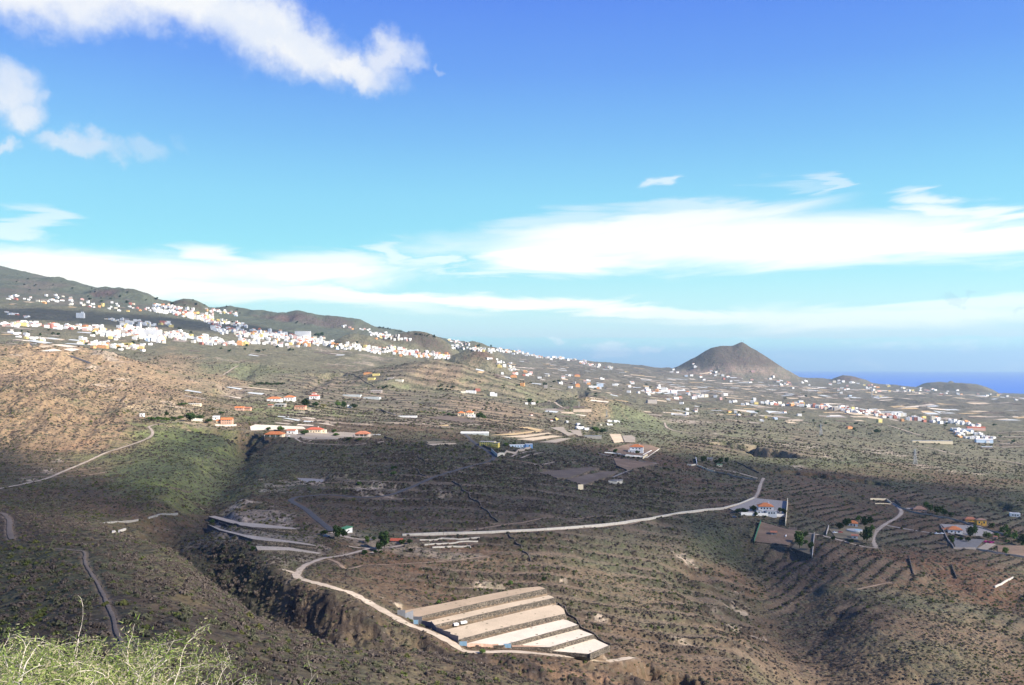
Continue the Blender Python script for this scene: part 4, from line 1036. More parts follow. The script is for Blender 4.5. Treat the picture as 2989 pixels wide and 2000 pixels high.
# ------------------------------------------------------------ scrub: three kinds of bush, scattered as ground cover
def leaf_mat(name, c1, c2, tl=0.25, tc=None):
    m = bpy.data.materials.new(name); m.use_nodes = True; N = NT(m.node_tree); t = m.node_tree
    out = t.nodes['Material Output']; b = t.nodes['Principled BSDF']
    oi = N.node('ShaderNodeObjectInfo'); pos = N.node('ShaderNodeNewGeometry')
    r = N.m('FRACT', N.m('ADD', oi.outputs['Random'], N.m('MULTIPLY', pos.outputs['Random Per Island'], 0.35)))
    c = N.mix(r, c1, c2)
    c = N.vm('SCALE', c, N.lin(pos.outputs['Random Per Island'], 0, 1, 0.65, 1.35))
    N.put(b.inputs['Base Color'], c); b.inputs['Roughness'].default_value = 0.85; b.inputs['Specular IOR Level'].default_value = 0.12
    tr = N.node('ShaderNodeBsdfTranslucent'); N.put(tr.inputs[0], c)
    mx = N.node('ShaderNodeMixShader', {0: tl, 1: b.outputs[0], 2: tr.outputs[0]})
    N.l.new(mx.outputs[0], out.inputs['Surface']); MATS[name] = m; return m
leaf_mat('dry_twigs', (0.120, 0.098, 0.088), (0.180, 0.145, 0.118))
leaf_mat('grey_green_leaves', (0.092, 0.098, 0.060), (0.140, 0.135, 0.085))
leaf_mat('olive_leaves', (0.085, 0.115, 0.036), (0.16, 0.155, 0.055))
def tuft(rng, n, rx, rz, size, flat=0.0):
    """leaf and twig faces spread through a low dome"""
    vs = []; fs = []
    for _ in range(n):
        a = rng.uniform(0, 2 * math.pi); h = rng.random() ** 0.7; r = rng.random() ** 0.45
        rr = rx * r * math.sqrt(max(0.05, 1 - (h * 0.92) ** 2)) * (0.8 + 0.35 * math.sin(a * 3 + 1))
        c = Vector((rr * math.cos(a), rr * math.sin(a), rz * h * (0.55 + 0.45 * (1 - r * 0.5))))
        d = Vector((rng.gauss(0, 1), rng.gauss(0, 1), rng.gauss(0.3, 0.8))).normalized(); e = d.orthogonal().normalized()
        e = (e * math.cos(rng.random() * 6) + d.cross(e) * math.sin(rng.random() * 6)); s = size * rng.uniform(0.6, 1.5)
        k = len(vs); vs += [c - e * s * 0.5, c + d * s * 0.9 , c + e * s * 0.5, c - d * s * 0.7]; fs.append((k, k + 1, k + 2, k + 3))
    return vs, fs
rb = random.Random(3)
BUSH = []
for nm, mt_, lab in (('dry_bush', 'dry_twigs', 'low dry grey bush on the open slope among greener scrub'), ('spurge_bush', 'grey_green_leaves', 'rounded grey-green spurge bush on the dry slope'), ('green_bush', 'olive_leaves', 'small olive-green bush on the dry slope')):
    vs, fs = tuft(rb, 72, 0.95, 0.95, 0.34)
    o = link_mesh(nm, vs, fs, [MATS[mt_]])
    BUSH.append(o)
for o, (u, v) in zip(BUSH, ((700, 1930), (330, 1600), (310, 1768))):
    p = at(u, v); o.location = p - Vector((0, 0, 0.15)); o.scale = (1.2, 1.2, 1.1)
tag(BUSH[0], 'dry grey bush low on the shaded near slope under the ravine edge', 'bush')
tag(BUSH[1], 'grey-green spurge bush high on the near slope above the footpath bend', 'bush')
tag(BUSH[2], 'small yellow-green bush beside the footpath on the near slope', 'bush')

def scatter(name, pts, sc, src):
    me = bpy.data.meshes.new(name); me.vertices.add(len(pts)); me.vertices.foreach_set('co', np.asarray(pts, np.float32).ravel()); me.update()
    a = me.attributes.new('size', 'FLOAT', 'POINT'); a.data.foreach_set('value', np.asarray(sc, np.float32))
    o = bpy.data.objects.new(name, me); COL.objects.link(o); tag(o, kind='stuff')
    g = bpy.data.node_groups.new(name, 'GeometryNodeTree')
    g.interface.new_socket('Geometry', in_out='INPUT', socket_type='NodeSocketGeometry'); g.interface.new_socket('Geometry', in_out='OUTPUT', socket_type='NodeSocketGeometry')
    gi = g.nodes.new('NodeGroupInput'); go = g.nodes.new('NodeGroupOutput')
    ip = g.nodes.new('GeometryNodeInstanceOnPoints'); ob = g.nodes.new('GeometryNodeObjectInfo'); ob.inputs['Object'].default_value = src
    ob.transform_space = 'ORIGINAL'; ob.inputs['As Instance'].default_value = True
    na = g.nodes.new('GeometryNodeInputNamedAttribute'); na.data_type = 'FLOAT'; na.inputs['Name'].default_value = 'size'
    rv = g.nodes.new('FunctionNodeRandomValue'); rv.data_type = 'FLOAT_VECTOR'
    rv.inputs[0].default_value = (-0.2, -0.2, 0.0); rv.inputs[1].default_value = (0.2, 0.2, 6.28)
    L = g.links
    L.new(gi.outputs[0], ip.inputs['Points']); L.new(ob.outputs['Geometry'], ip.inputs['Instance']); L.new(na.outputs[0], ip.inputs['Scale']); L.new(rv.outputs[0], ip.inputs['Rotation'])
    L.new(ip.outputs[0], go.inputs[0])
    md = o.modifiers.new('cover', 'NODES'); md.node_group = g
    return o
EDGEF = edge; BAREF = bare
def grid_sample(A, x, y):
    t = np.clip(x / y, TD[0], TD[-1] - 1e-6); yy = np.clip(y, YD[0], YD[-1] - 1e-3)
    j = np.clip(np.searchsorted(TD, t) - 1, 0, NU - 2); i = np.clip(np.searchsorted(YD, yy) - 1, 0, ND - 2)
    return A[i, j]
def make_scrub():
    bands = [(55, 150, 0.60, 0.80), (150, 300, 0.40, 0.80), (300, 550, 0.36, 0.68), (550, 900, 0.17, 0.85), (900, 1600, 0.050, 1.25), (1600, 2600, 0.007, 1.9)]
    out = [[[], []] for _ in range(3)]
    for y0, y1, dens, size in bands:
        T0, T1 = -0.66, 0.66
        area = (T1 - T0) * (y1 * y1 - y0 * y0) / 2; n = int(area * dens)
        y = np.sqrt(RNG.uniform(y0 * y0, y1 * y1, n)); x = y * RNG.uniform(T0, T1, n)
        v = grid_sample(VEG, x, y); e = grid_sample(EDGEF, x, y); fm = grid_sample(FIELDMASK, x, y)
        cl = fbm(x, y, 9.0 if y1 < 500 else 22.0, 3, 601)
        p = (0.30 + 0.65 * sm(cl, -0.35, 0.35)) * (0.45 + 0.6 * v) + 0.9 * e
        bf = grid_sample(BAREF, x, y) * np.where(x / y < 0.24, 1.0, 0.6)
        p = p * (1 - 0.5 * bf * (1 - e)) * (1 - 0.90 * grid_sample(strip, x, y))
        if y0 < 560 and y1 > 290:
            thick = np.exp(-(((x / y * F + UC - 655) / 115) ** 2 + ((y - 425) / 60) ** 2) * 1.2); p = np.maximum(p, thick * 1.0)
        else: thick = np.zeros(n)
        k = (RNG.random(n) < p) & (fm < 0.12)
        x, y, v, e, thick = x[k], y[k], v[k], e[k], thick[k]; z = zat(x, y)
        s = size * np.exp(RNG.normal(-0.25, 0.42, len(x))) * (1 + 0.6 * e) * (1 - 0.35 * grid_sample(strip, x, y))
        s = np.minimum(s, size * 1.9) * (1 + 0.9 * thick)
        gr = fbm(x, y, 90, 3, 611) * 0.5 + RNG.normal(0, 0.35, len(x)) - 0.1 * thick
        wh = np.where(gr > 0.5, 2, np.where(gr > 0.1, 1, 0))
        for q in range(3):
            m = wh == q
            out[q][0].append(np.c_[x[m], y[m], z[m] - 0.12 * s[m]]); out[q][1].append(s[m])
    tot = 0
    for q, nm in enumerate(('dry_scrub', 'spurge_scrub', 'green_scrub')):
        P = np.concatenate(out[q][0]); S_ = np.concatenate(out[q][1]); tot += len(P)
        scatter(nm, P, S_, BUSH[q])
    print('SCRUB', tot)
make_scrub()
# ------------------------------------------------------------ building materials
def tile_mat(name, c):
    m = bpy.data.materials.new(name); m.use_nodes = True; N = NT(m.node_tree); b = m.node_tree.nodes['Principled BSDF']
    pos = N.node('ShaderNodeTexCoord').outputs['Object']
    n = N.noise(pos, 0.9, 4, 0.7)
    col = N.vm('SCALE', c, N.lin(n, 0.25, 0.75, 0.75, 1.2))
    w = N.node('ShaderNodeTexWave', {'Vector': pos, 'Scale': 1.1, 'Distortion': 0.3}, wave_type='BANDS', bands_direction='X')
    col = N.vm('SCALE', col, N.lin(w.outputs[1], 0, 1, 0.86, 1.05))
    N.put(b.inputs['Base Color'], col); b.inputs['Roughness'].default_value = 0.85
    bn = N.node('ShaderNodeBump', {'Height': w.outputs[1], 'Strength': 0.5, 'Distance': 0.1}); N.l.new(bn.outputs[0], b.inputs['Normal'])
    MATS[name] = m
tile_mat('orange_tiles', (0.62, 0.20, 0.065)); tile_mat('terracotta_tiles', (0.46, 0.17, 0.09)); tile_mat('red_tiles', (0.50, 0.11, 0.055)); tile_mat('brown_tiles', (0.36, 0.20, 0.13))
tile_mat('green_sheet', (0.10, 0.30, 0.13)); tile_mat('grey_sheet', (0.33, 0.35, 0.38)); tile_mat('flat_roof', (0.52, 0.46, 0.40)); tile_mat('white_roof', (0.74, 0.72, 0.68))
def wallm(name, c): return mat(name, c, 0.85, 0.2, 0.07, 0.5, stain=0.18)
wallm('white_render', (0.80, 0.77, 0.72)); wallm('cream_render', (0.72, 0.60, 0.42)); wallm('yellow_render', (0.72, 0.55, 0.14)); wallm('ochre_render', (0.72, 0.40, 0.08)); wallm('pink_render', (0.66, 0.40, 0.32))
wallm('orange_render', (0.66, 0.30, 0.12)); wallm('red_render', (0.50, 0.13, 0.09)); wallm('block_render', (0.36, 0.30, 0.26)); wallm('blue_render', (0.20, 0.34, 0.56)); wallm('pale_blue_render', (0.55, 0.66, 0.78)); wallm('salmon_render', (0.60, 0.36, 0.25))
mat('window_glass', (0.03, 0.04, 0.05), 0.15, 0.6, 0.05); mat('window_frame', (0.60, 0.58, 0.54), 0.6); mat('brown_wood', (0.16, 0.085, 0.05), 0.7); mat('blue_paint', (0.20, 0.33, 0.44), 0.6, var=0.1)
mat('grey_panel', (0.16, 0.165, 0.18), 0.6, 0.3, 0.15, 0.8, stain=0.3); mat('rusty_panel', (0.42, 0.27, 0.20), 0.8, var=0.3, nscale=0.8); mat('green_net', (0.05, 0.16, 0.10), 0.9, var=0.2)
mat('steel', (0.40, 0.41, 0.42), 0.5, 0.4, metal=0.3); mat('wood_pole', (0.22, 0.18, 0.14), 0.9); mat('bark', (0.16, 0.12, 0.09), 0.95, var=0.3, nscale=4); mat('pool_water', (0.16, 0.42, 0.55), 0.1, 0.5)

def volume(root, x, y, w, d, h, roof='hip', rh=2.0, wm='white_render', rm='orange_tiles', wins=3, side=2, floors=1, base=2.5, over=0.5, door=False, z0=0.0, chim=False, porch=False):
    x0, x1, y0, y1 = x - w / 2, x + w / 2, y - d / 2, y + d / 2
    mb = MB()
    if roof == 'mono':
        mb.add([(x0, y0, -base), (x1, y0, -base), (x1, y1, -base), (x0, y1, -base), (x0, y0, h), (x1, y0, h), (x1, y1, h + rh), (x0, y1, h + rh)],
               [(3, 2, 1, 0), (4, 5, 6, 7), (0, 1, 5, 4), (1, 2, 6, 5), (2, 3, 7, 6), (3, 0, 4, 7)])
    elif roof == 'gable':
        mb.add([(x0, y0, -base), (x1, y0, -base), (x1, y1, -base), (x0, y1, -base), (x0, y0, h), (x1, y0, h), (x1, y1, h), (x0, y1, h), (x0, y, h + rh * .96), (x1, y, h + rh * .96)],
               [(3, 2, 1, 0), (0, 1, 5, 4), (2, 3, 7, 6), (1, 2, 6, 9, 5), (3, 0, 4, 8, 7), (4, 5, 9, 8), (6, 7, 8, 9)])
    else: mb.box(x0, y0, -base, x1, y1, h)
    wl = mb.build('wall', MATS[wm], root)
    r = MB(); o = over; e = 0.22
    if roof == 'hip':
        L = min(w, d) / 2 * 0.96
        a = (x - w / 2 + L, y) if w >= d else (x, y - d / 2 + L); b = (x + w / 2 - L, y) if w >= d else (x, y + d / 2 - L)
        r.add([(x0 - o, y0 - o, h - .05), (x1 + o, y0 - o, h - .05), (x1 + o, y1 + o, h - .05), (x0 - o, y1 + o, h - .05), (x0 - o, y0 - o, h + e), (x1 + o, y0 - o, h + e), (x1 + o, y1 + o, h + e), (x0 - o, y1 + o, h + e), (*a, h + e + rh), (*b, h + e + rh)],
              [(3, 2, 1, 0), (0, 1, 5, 4), (1, 2, 6, 5), (2, 3, 7, 6), (3, 0, 4, 7)] + ([(4, 5, 9, 8), (6, 7, 8, 9), (5, 6, 9), (7, 4, 8)] if w >= d else [(4, 5, 8), (6, 7, 9), (5, 6, 9, 8), (7, 4, 8, 9)]))
    elif roof == 'gable':
        for s in (1, -1):
            pass
        r.add([(x0 - o, y0 - o, h - .1), (x1 + o, y0 - o, h - .1), (x1 + o, y, h + rh), (x0 - o, y, h + rh), (x0 - o, y1 + o, h - .1), (x1 + o, y1 + o, h - .1),
               (x0 - o, y0 - o, h - .1 + e), (x1 + o, y0 - o, h - .1 + e), (x1 + o, y, h + rh + e), (x0 - o, y, h + rh + e), (x0 - o, y1 + o, h - .1 + e), (x1 + o, y1 + o, h - .1 + e)],
              [(3, 2, 1, 0), (5, 2, 3, 4), (6, 7, 8, 9), (9, 8, 11, 10), (0, 1, 7, 6), (4, 10, 11, 5), (1, 2, 8, 7), (2, 5, 11, 8), (0, 6, 9, 3), (3, 9, 10, 4)])
    elif roof == 'mono':
        r.add([(x0 - o, y0 - o, h + .02), (x1 + o, y0 - o, h + .02), (x1 + o, y1 + o, h + rh + .02), (x0 - o, y1 + o, h + rh + .02), (x0 - o, y0 - o, h + e), (x1 + o, y0 - o, h + e), (x1 + o, y1 + o, h + rh + e), (x0 - o, y1 + o, h + rh + e)],
              [(3, 2, 1, 0), (4, 5, 6, 7), (0, 1, 5, 4), (1, 2, 6, 5), (2, 3, 7, 6), (3, 0, 4, 7)])
    else:
        r.box(x0 - .15, y0 - .15, h, x1 + .15, y1 + .15, h + 0.35)
    rf = r.build('roof', MATS[rm], root)
    if chim: MB().box(x + w * .2, y - .4, h + .2, x + w * .2 + .8, y + .4, h + rh + 1.2).build('chimney', MATS['white_render'], rf)
    fh = h / floors
    def window(px, py, zz, ww, hh, nx):
        if nx: m1 = MB().box(px, py - ww / 2, zz, px + .06, py + ww / 2, zz + hh); m2 = MB().box(px + .06, py - ww / 2 + .08, zz + .08, px + .09, py + ww / 2 - .08, zz + hh - .08)
        else: m1 = MB().box(px - ww / 2, py - .06, zz, px + ww / 2, py, zz + hh); m2 = MB().box(px - ww / 2 + .08, py - .09, zz + .08, px + ww / 2 - .08, py - .06, zz + hh - .08)
        f = m1.build('window', MATS['window_frame'], root); m2.build('pane', MATS['window_glass'], f)
    for k in range(floors):
        for i in range(wins):
            px = x0 + w * (i + 1) / (wins + 1)
            if door and k == 0 and i == wins // 2: continue
            window(px, y0, k * fh + fh * 0.32, min(1.5, w / wins * .5), fh * .42, False)
        for i in range(side): window(x1, y0 + d * (i + 1) / (side + 1), k * fh + fh * 0.32, 1.2, fh * .42, True)
    if door:
        px = x0 + w * (wins // 2 + 1) / (wins + 1); MB().box(px - .5, y0 - .07, 0, px + .5, y0, min(2.1, fh * .8)).build('door', MATS['brown_wood'], root)
    if porch:
        MB().box(x0, y0 - 3.2, h * .9, x1, y0 - .03, h * .9 + .25).build('porch_roof', MATS[rm], root)
        for i in range(4):
            xx = x0 + .3 + (w - .6) * i / 3; MB().box(xx - .18, y0 - 3.1, -base, xx + .18, y0 - 2.75, h * .9).build('pillar', MATS['white_render'], root)
    return wl
def house(u, v, rz, vols, label, name='house', cat='house', group=None, sink=0.0):
    p = at(u, v); s = p.y / F
    root = empty(name, (p.x, p.y, ground(p) + 0.2 - sink), rz); tag(root, label, cat, group)
    for vo in vols:
        k = dict(vo)
        for q in ('x', 'y', 'w', 'd', 'h', 'rh'):
            if q in k: k[q] = k[q] * s
        volume(root, **k)
    return root
V_ = dict
G1 = 'farmhouses and villas on the plateau'
house(2237, 1500, -0.15, [V_(x=-2, y=10, w=42, d=34, h=21, rh=9, floors=2, wins=4, side=3, door=True, chim=True), V_(x=12, y=-16, w=28, d=14, h=11, roof='flat', rm='flat_roof', wins=3, side=1), V_(x=-22, y=-4, w=14, d=16, h=10, roof='flat', rm='flat_roof', wins=1, side=1)],
      'large white two-storey villa with orange hipped roof on a walled yard', group=G1)
house(2258, 1562, -0.2, [V_(x=0, y=0, w=17, d=14, h=8, rh=3, rm='terracotta_tiles', wm='block_render', roof='gable', wins=1, side=1, door=False)], 'small terracotta-roofed shed in the fenced brown yard below the villa', 'farm_shed', 'shed')
house(2489, 1536, -0.35, [V_(x=0, y=0, w=26, d=22, h=9, rh=7, wins=2, side=1, door=True), V_(x=-14, y=4, w=14, d=14, h=8, roof='flat', rm='flat_roof', wins=1, side=0)], 'white bungalow with orange roof among dark trees beside the looping track', group=G1)
house(2495, 1573, -0.35, [V_(x=0, y=0, w=17, d=16, h=9, rh=2, roof='mono', rm='terracotta_tiles', wins=1, side=1)], 'small white annexe with pinkish tiled roof below a round terrace', 'annexe', 'outbuilding')
house(2785, 1556, -0.25, [V_(x=0, y=0, w=38, d=30, h=11, rh=8, wins=3, side=2, door=True, chim=True), V_(x=-20, y=8, w=18, d=22, h=8, roof='hip', rh=4, wins=1, side=0)], 'white villa with bright orange roof right of the two parked white cars', group=G1)
house(2862, 1531, -0.15, [V_(x=0, y=0, w=26, d=20, h=13, rh=4, wm='ochre_render', rm='brown_tiles', wins=3, side=2, door=True)], 'orange-yellow walled house with brown roof beside the boundary wall', group=G1)
house(2831, 1521, -0.15, [V_(x=0, y=0, w=32, d=18, h=5, rh=6, wm='ochre_render', rm='terracotta_tiles', wins=3, side=1)], 'low long terracotta-roofed house left of the orange-yellow one', group=G1)
house(2683, 1492, -0.25, [V_(x=0, y=0, w=36, d=26, h=6, rh=8, wm='salmon_render', rm='brown_tiles', wins=3, side=2), V_(x=-24, y=12, w=20, d=12, h=4, roof='flat', rm='flat_roof', wm='cream_render', wins=1, side=0)], 'brown-roofed bungalow beside dark trees at the top of the track', group=G1)
house(1856, 1322, -0.2, [V_(x=2, y=6, w=38, d=30, h=17, rh=7, floors=2, wins=3, side=2, chim=True), V_(x=-10, y=-14, w=22, d=14, h=8, roof='flat', rm='white_roof', wins=2, side=1, door=True)], 'white two-storey villa with red-orange roof and white terrace walls', group=G1)
house(1424, 1301, -0.3, [V_(x=0, y=0, w=44, d=22, h=11, roof='flat', rm='flat_roof', wm='yellow_render', floors=2, wins=6, side=2, rh=0), V_(x=26, y=-6, w=20, d=14, h=9, roof='flat', rm='flat_roof', wm='yellow_render', floors=2, wins=3, side=1, rh=0)], 'yellow flat-roofed block of dwellings beside the road bend', group=G1)
house(1520, 1306, 0.12, [V_(x=0, y=0, w=66, d=12, h=7, roof='flat', rm='white_roof', wm='pale_blue_render', wins=7, side=1, rh=0), V_(x=24, y=-2, w=20, d=17, h=9, roof='flat', rm='white_roof', wm='blue_render', wins=1, side=1, rh=0)], 'long low pale building with blue end wall and flat white roof', 'workshop', 'workshop')
house(803, 1275, -0.05, [V_(x=0, y=0, w=50, d=28, h=8, rh=7, wins=4, side=1, porch=True, over=.8, wm='cream_render')], 'orange hip-roofed bungalow with pillared porch at the gorge edge', group=G1)
house(853, 1267, -0.1, [V_(x=0, y=0, w=26, d=22, h=10, rh=4, wins=2, side=1, roof='gable', rm='terracotta_tiles', door=True)], 'small white gabled house between the two long orange-roofed ones', group=G1)
house(919, 1263, -0.05, [V_(x=0, y=0, w=46, d=26, h=9, rh=6, wins=5, side=2, rm='red_tiles', wm='cream_render', door=True, chim=True), V_(x=26, y=2, w=14, d=14, h=7, roof='flat', rm='flat_roof', wm='cream_render', wins=1, side=1)], 'long cream bungalow with red-tiled roof and a white chimney', group=G1)
house(1059, 1274, -0.05, [V_(x=0, y=0, w=40, d=24, h=8, rh=7, wins=3, side=1, rm='terracotta_tiles', wm='block_render', porch=True)], 'dark-walled bungalow with broad terracotta roof and deep porch', group=G1)
house(663, 1238, 0.1, [V_(x=0, y=0, w=32, d=20, h=13, rh=5, wins=4, side=2, roof='gable', rm='orange_tiles', wm='salmon_render', floors=2), V_(x=-22, y=3, w=16, d=14, h=9, roof='gable', rh=4, rm='orange_tiles', wm='cream_render', wins=1, side=0)], 'salmon-walled gabled house above a retaining wall at the gorge head', group=G1)
house(631, 1226, 0.1, [V_(x=0, y=0, w=18, d=14, h=8, roof='mono', rh=3, rm='white_roof', wins=1, side=1)], 'small white lean-to house left of the salmon gabled one', group=G1)
house(415, 1217, 0.0, [V_(x=0, y=0, w=11, d=10, h=9, roof='flat', rm='white_roof', wins=1, side=1)], 'lone white cube hut at the foot of the ochre hill', 'hut', 'hut')
house(568, 1184, 0.05, [V_(x=0, y=0, w=36, d=14, h=5, roof='flat', rm='white_roof', wm='cream_render', wins=5, side=1)], 'long low pale farm building on the bare shoulder above the gardens', 'farm_shed', 'shed')
house(700, 1197, -0.05, [V_(x=0, y=0, w=26, d=14, h=6, roof='gable', rh=4, rm='orange_tiles', wm='pink_render', wins=2, side=1), V_(x=22, y=4, w=20, d=12, h=5, roof='gable', rh=3, rm='terracotta_tiles', wm='salmon_render', wins=2, side=1)], 'pair of joined pink cottages at the top of the gorge lane', group=G1)
house(802, 1172, -0.05, [V_(x=0, y=0, w=40, d=22, h=8, rh=5, wins=3, side=1, roof='hip')], 'left of two adjoining orange hip-roofed white houses', group=G1)
house(846, 1170, -0.05, [V_(x=0, y=0, w=30, d=22, h=10, rh=5, wins=3, side=1)], 'right and taller of two adjoining orange-roofed white houses', group=G1)
house(820, 1187, -0.05, [V_(x=0, y=0, w=30, d=14, h=7, roof='flat', rm='white_roof', wm='block_render', wins=3, side=1, porch=True)], 'low flat white-roofed outhouse in front of the two orange-roofed houses', 'outhouse', 'outbuilding')
house(790, 1188, -0.05, [V_(x=0, y=0, w=14, d=10, h=5, roof='gable', rh=2, rm='terracotta_tiles', wm='block_render', wins=1, side=0)], 'tiny red-roofed brick store left of the flat outhouse', 'store', 'outbuilding')
house(877, 1195, -0.05, [V_(x=0, y=0, w=32, d=16, h=8, roof='mono', rh=2, rm='terracotta_tiles', wm='salmon_render', wins=3, side=1)], 'brick-red shed with sloping tiled roof in front of green trees', 'farm_shed', 'shed')
house(918, 1165, -0.05, [V_(x=0, y=0, w=27, d=18, h=9, rh=4, wins=3, side=1, rm='red_tiles'), V_(x=-4, y=10, w=12, d=10, h=16, rh=3, wins=1, side=1, rm='terracotta_tiles')], 'white house with small turret and red roof above the green trees', group=G1)
house(1021, 1190, 0.1, [V_(x=0, y=0, w=13, d=9, h=5, roof='mono', rh=2, rm='white_roof', wins=1, side=0)], 'tiny white hut between two round green trees', 'hut', 'hut')
house(1346, 1214, -0.1, [V_(x=0, y=0, w=18, d=16, h=8, rh=5, wins=2, side=1, wm='cream_render', porch=False)], 'lower half of the cream villa with ochre-orange roofs', group=G1)
house(1371, 1216, -0.1, [V_(x=0, y=0, w=22, d=18, h=12, rh=5, floors=2, wins=3, side=1, wm='cream_render', chim=True), V_(x=6, y=-8, w=22, d=8, h=6, roof='flat', rm='white_roof', wins=2, side=1)], 'tall cream two-storey villa with orange roof beside dark green bushes', group=G1)
house(1010, 1553, -0.6, [V_(x=0, y=0, w=22, d=30, h=9, roof='mono', rh=4, rm='green_sheet', wins=1, side=1, over=.4)], 'white shed with sloping green sheet roof behind a dark tree', 'farm_shed', 'shed')
house(1158, 1583, -0.05, [V_(x=0, y=0, w=32, d=16, h=5, roof='gable', rh=5, rm='red_tiles', wm='block_render', wins=2, side=1)], 'low red-roofed hut tucked behind the largest dark tree', 'hut', 'hut')
house(1099, 1147, -0.05, [V_(x=0, y=0, w=32, d=14, h=7, roof='flat', rm='white_roof', wm='block_render', wins=4, side=1)], 'lone brown block building with pale flat roof on open slope', 'farm_shed', 'shed')
house(2100, 1362, -0.2, [V_(x=0, y=0, w=16, d=10, h=6, roof='flat', rm='green_sheet', wm='cream_render', wins=1, side=1)], 'small pale shed with green edge below two dark trees', 'farm_shed', 'shed')
house(2072, 1345, -0.2, [V_(x=0, y=0, w=16, d=10, h=7, roof='flat', rm='grey_sheet', wm='block_render', wins=2, side=1)], 'grey flat-roofed store between round dark trees on the ridge', 'store', 'outbuilding')
house(2962, 1508, -0.3, [V_(x=0, y=0, w=26, d=14, h=9, roof='flat', rm='white_roof', wins=3, side=1)], 'white flat-roofed house among trees at the right edge', group=G1)
house(2905, 1574, -0.3, [V_(x=0, y=0, w=12, d=10, h=7, roof='flat', rm='terracotta_tiles', wm='salmon_render', wins=1, side=1)], 'little reddish store near the magenta hedge', 'store', 'outbuilding')
# greenhouses / long roofs
def long_roof(u, v, rz, w, d, h, mtl, wm, label, name='greenhouse', cat='greenhouse', roof='flat', rh=0):
    house(u, v, rz, [V_(x=0, y=0, w=w, d=d, h=h, rh=rh, roof=roof, rm=mtl, wm=wm, wins=0, side=0)], label, name, cat)
mat('net_cloth', (0.46, 0.48, 0.46), 0.95, var=0.2, nscale=0.2)
for k_ in (): pass
long_roof(1028, 1157, -0.05, 52, 20, 4, 'net_cloth' if tile_mat else '', 'net_cloth', 'left of two grey netted greenhouses on the green slope')
long_roof(1086, 1164, -0.08, 48, 26, 4, 'net_cloth', 'net_cloth', 'right of two grey netted greenhouses on the green slope')
long_roof(1386, 1268, -0.03, 80, 14, 3, 'white_roof', 'net_cloth', 'low white-topped greenhouse by the dark road', roof='gable', rh=4)
long_roof(2721, 1293, -0.14, 112, 8, 6, 'grey_sheet', 'cream_render', 'very long narrow grey-white shed on the brown slope', 'long_shed', 'shed')
long_roof(1190, 1219, -0.03, 54, 14, 4, 'white_roof', 'white_render', 'low white walled water tank beside dark farmland', 'water_tank', 'water tank')
long_roof(1731, 1280, 0.02, 50, 9, 7, 'grey_sheet', 'concrete_dull', 'grey concrete tank left of green bushes on the terraces', 'water_tank', 'water tank')

# ---- the terraced field: retaining walls, fence panels, gates
for k, (P, fr) in enumerate(MFIELD):
    Q = P[fr:]; n = ('highest and longest', 'second from the top', 'third from the top', 'fourth from the top', 'fifth from the top', 'lowest and shortest')[k]
    Q = [Vector((q.x, q.y - 0.25, q.z)) for q in Q]
    run_wall('retaining_wall', None, 0.25, 0.5, 'stone_wall', 'rough stone retaining wall of the bright farm terraces, ' + n, 'wall', 'retaining walls of the bright terraced field', pts=Q, step=5, foot=2.3, rough=0.06, level=True)
FP = [(1160, 1794), (1183, 1803), (1206, 1812), (1232, 1824), (1258, 1837), (1275, 1845), (1293, 1853), (1315, 1864), (1338, 1877)]
fe = empty('sheet_fence', at(*FP[4])); tag(fe, 'dark grey sheet-metal fence stepping down beside the bright terraced field', 'fence')
for a, b in zip(FP[:-1], FP[1:]):
    A, B = at(*a), at(*b); zt = max(A.z, B.z) + 1.9; o = MB()
    d = (B - A); nr = Vector((-d.y, d.x, 0)).normalized() * 0.06
    c = Vector(fe.location); zb = min(A.z, B.z) - .5
    o.add([A + nr - c, B + nr - c, B - nr - c, A - nr - c], [(0, 1, 2, 3)]); vs = [Vector((q.x, q.y, z)) - c for z in (zb, zt) for q in (A + nr, B + nr, B - nr, A - nr)]
    o = MB().add(vs, [(3, 2, 1, 0), (4, 5, 6, 7), (0, 1, 5, 4), (1, 2, 6, 5), (2, 3, 7, 6), (3, 0, 4, 7)]); o.build('fence_panel', MATS['grey_panel'], fe)
for (u, v, w, lb) in ((1214, 1823, 14, 'upper blue metal gate in the field fence'), (1352, 1886, 22, 'middle blue metal gate at the foot of the grey fence'), (1481, 1892, 22, 'right blue metal gate between rusty fence panels')):
    p = at(u, v); s = p.y / F; g_ = empty('field_gate', (p.x, p.y, ground(p)), 0.0); tag(g_, lb, 'gate', 'gates of the bright terraced field')
    for q in (-1, 1):
        MB().box(q * w * s / 2 - .06, -.06, -.3, q * w * s / 2 + .06, .06, 2.1).build('gate_post', MATS['steel'], g_)
        MB().box(min(0.02 * q, q * (w * s / 2 - .08)), -.04, 0.1, max(0.02 * q, q * (w * s / 2 - .08)), .04, 1.9).build('gate_leaf', MATS['blue_paint'], g_)
run_wall('rusty_fence', [(1363, 1887), (1410, 1888), (1455, 1888)], 1.3, 0.1, 'rusty_panel', 'pinkish rusty low fence below the fourth farm terrace', 'fence', 'rusty fences', step=3)
run_wall('rusty_fence', [(1495, 1893), (1550, 1894), (1605, 1893)], 1.3, 0.1, 'rusty_panel', 'pinkish rusty low fence below the fifth farm terrace', 'fence', 'rusty fences', step=3)
run_wall('border_wall', [(1605, 1742), (1628, 1762), (1655, 1792), (1690, 1824), (1735, 1855), (1783, 1886)], 1.0, 0.5, 'dark_stone', 'dark stone wall down the right side of the bright terraces', 'wall', step=3, rough=.2)
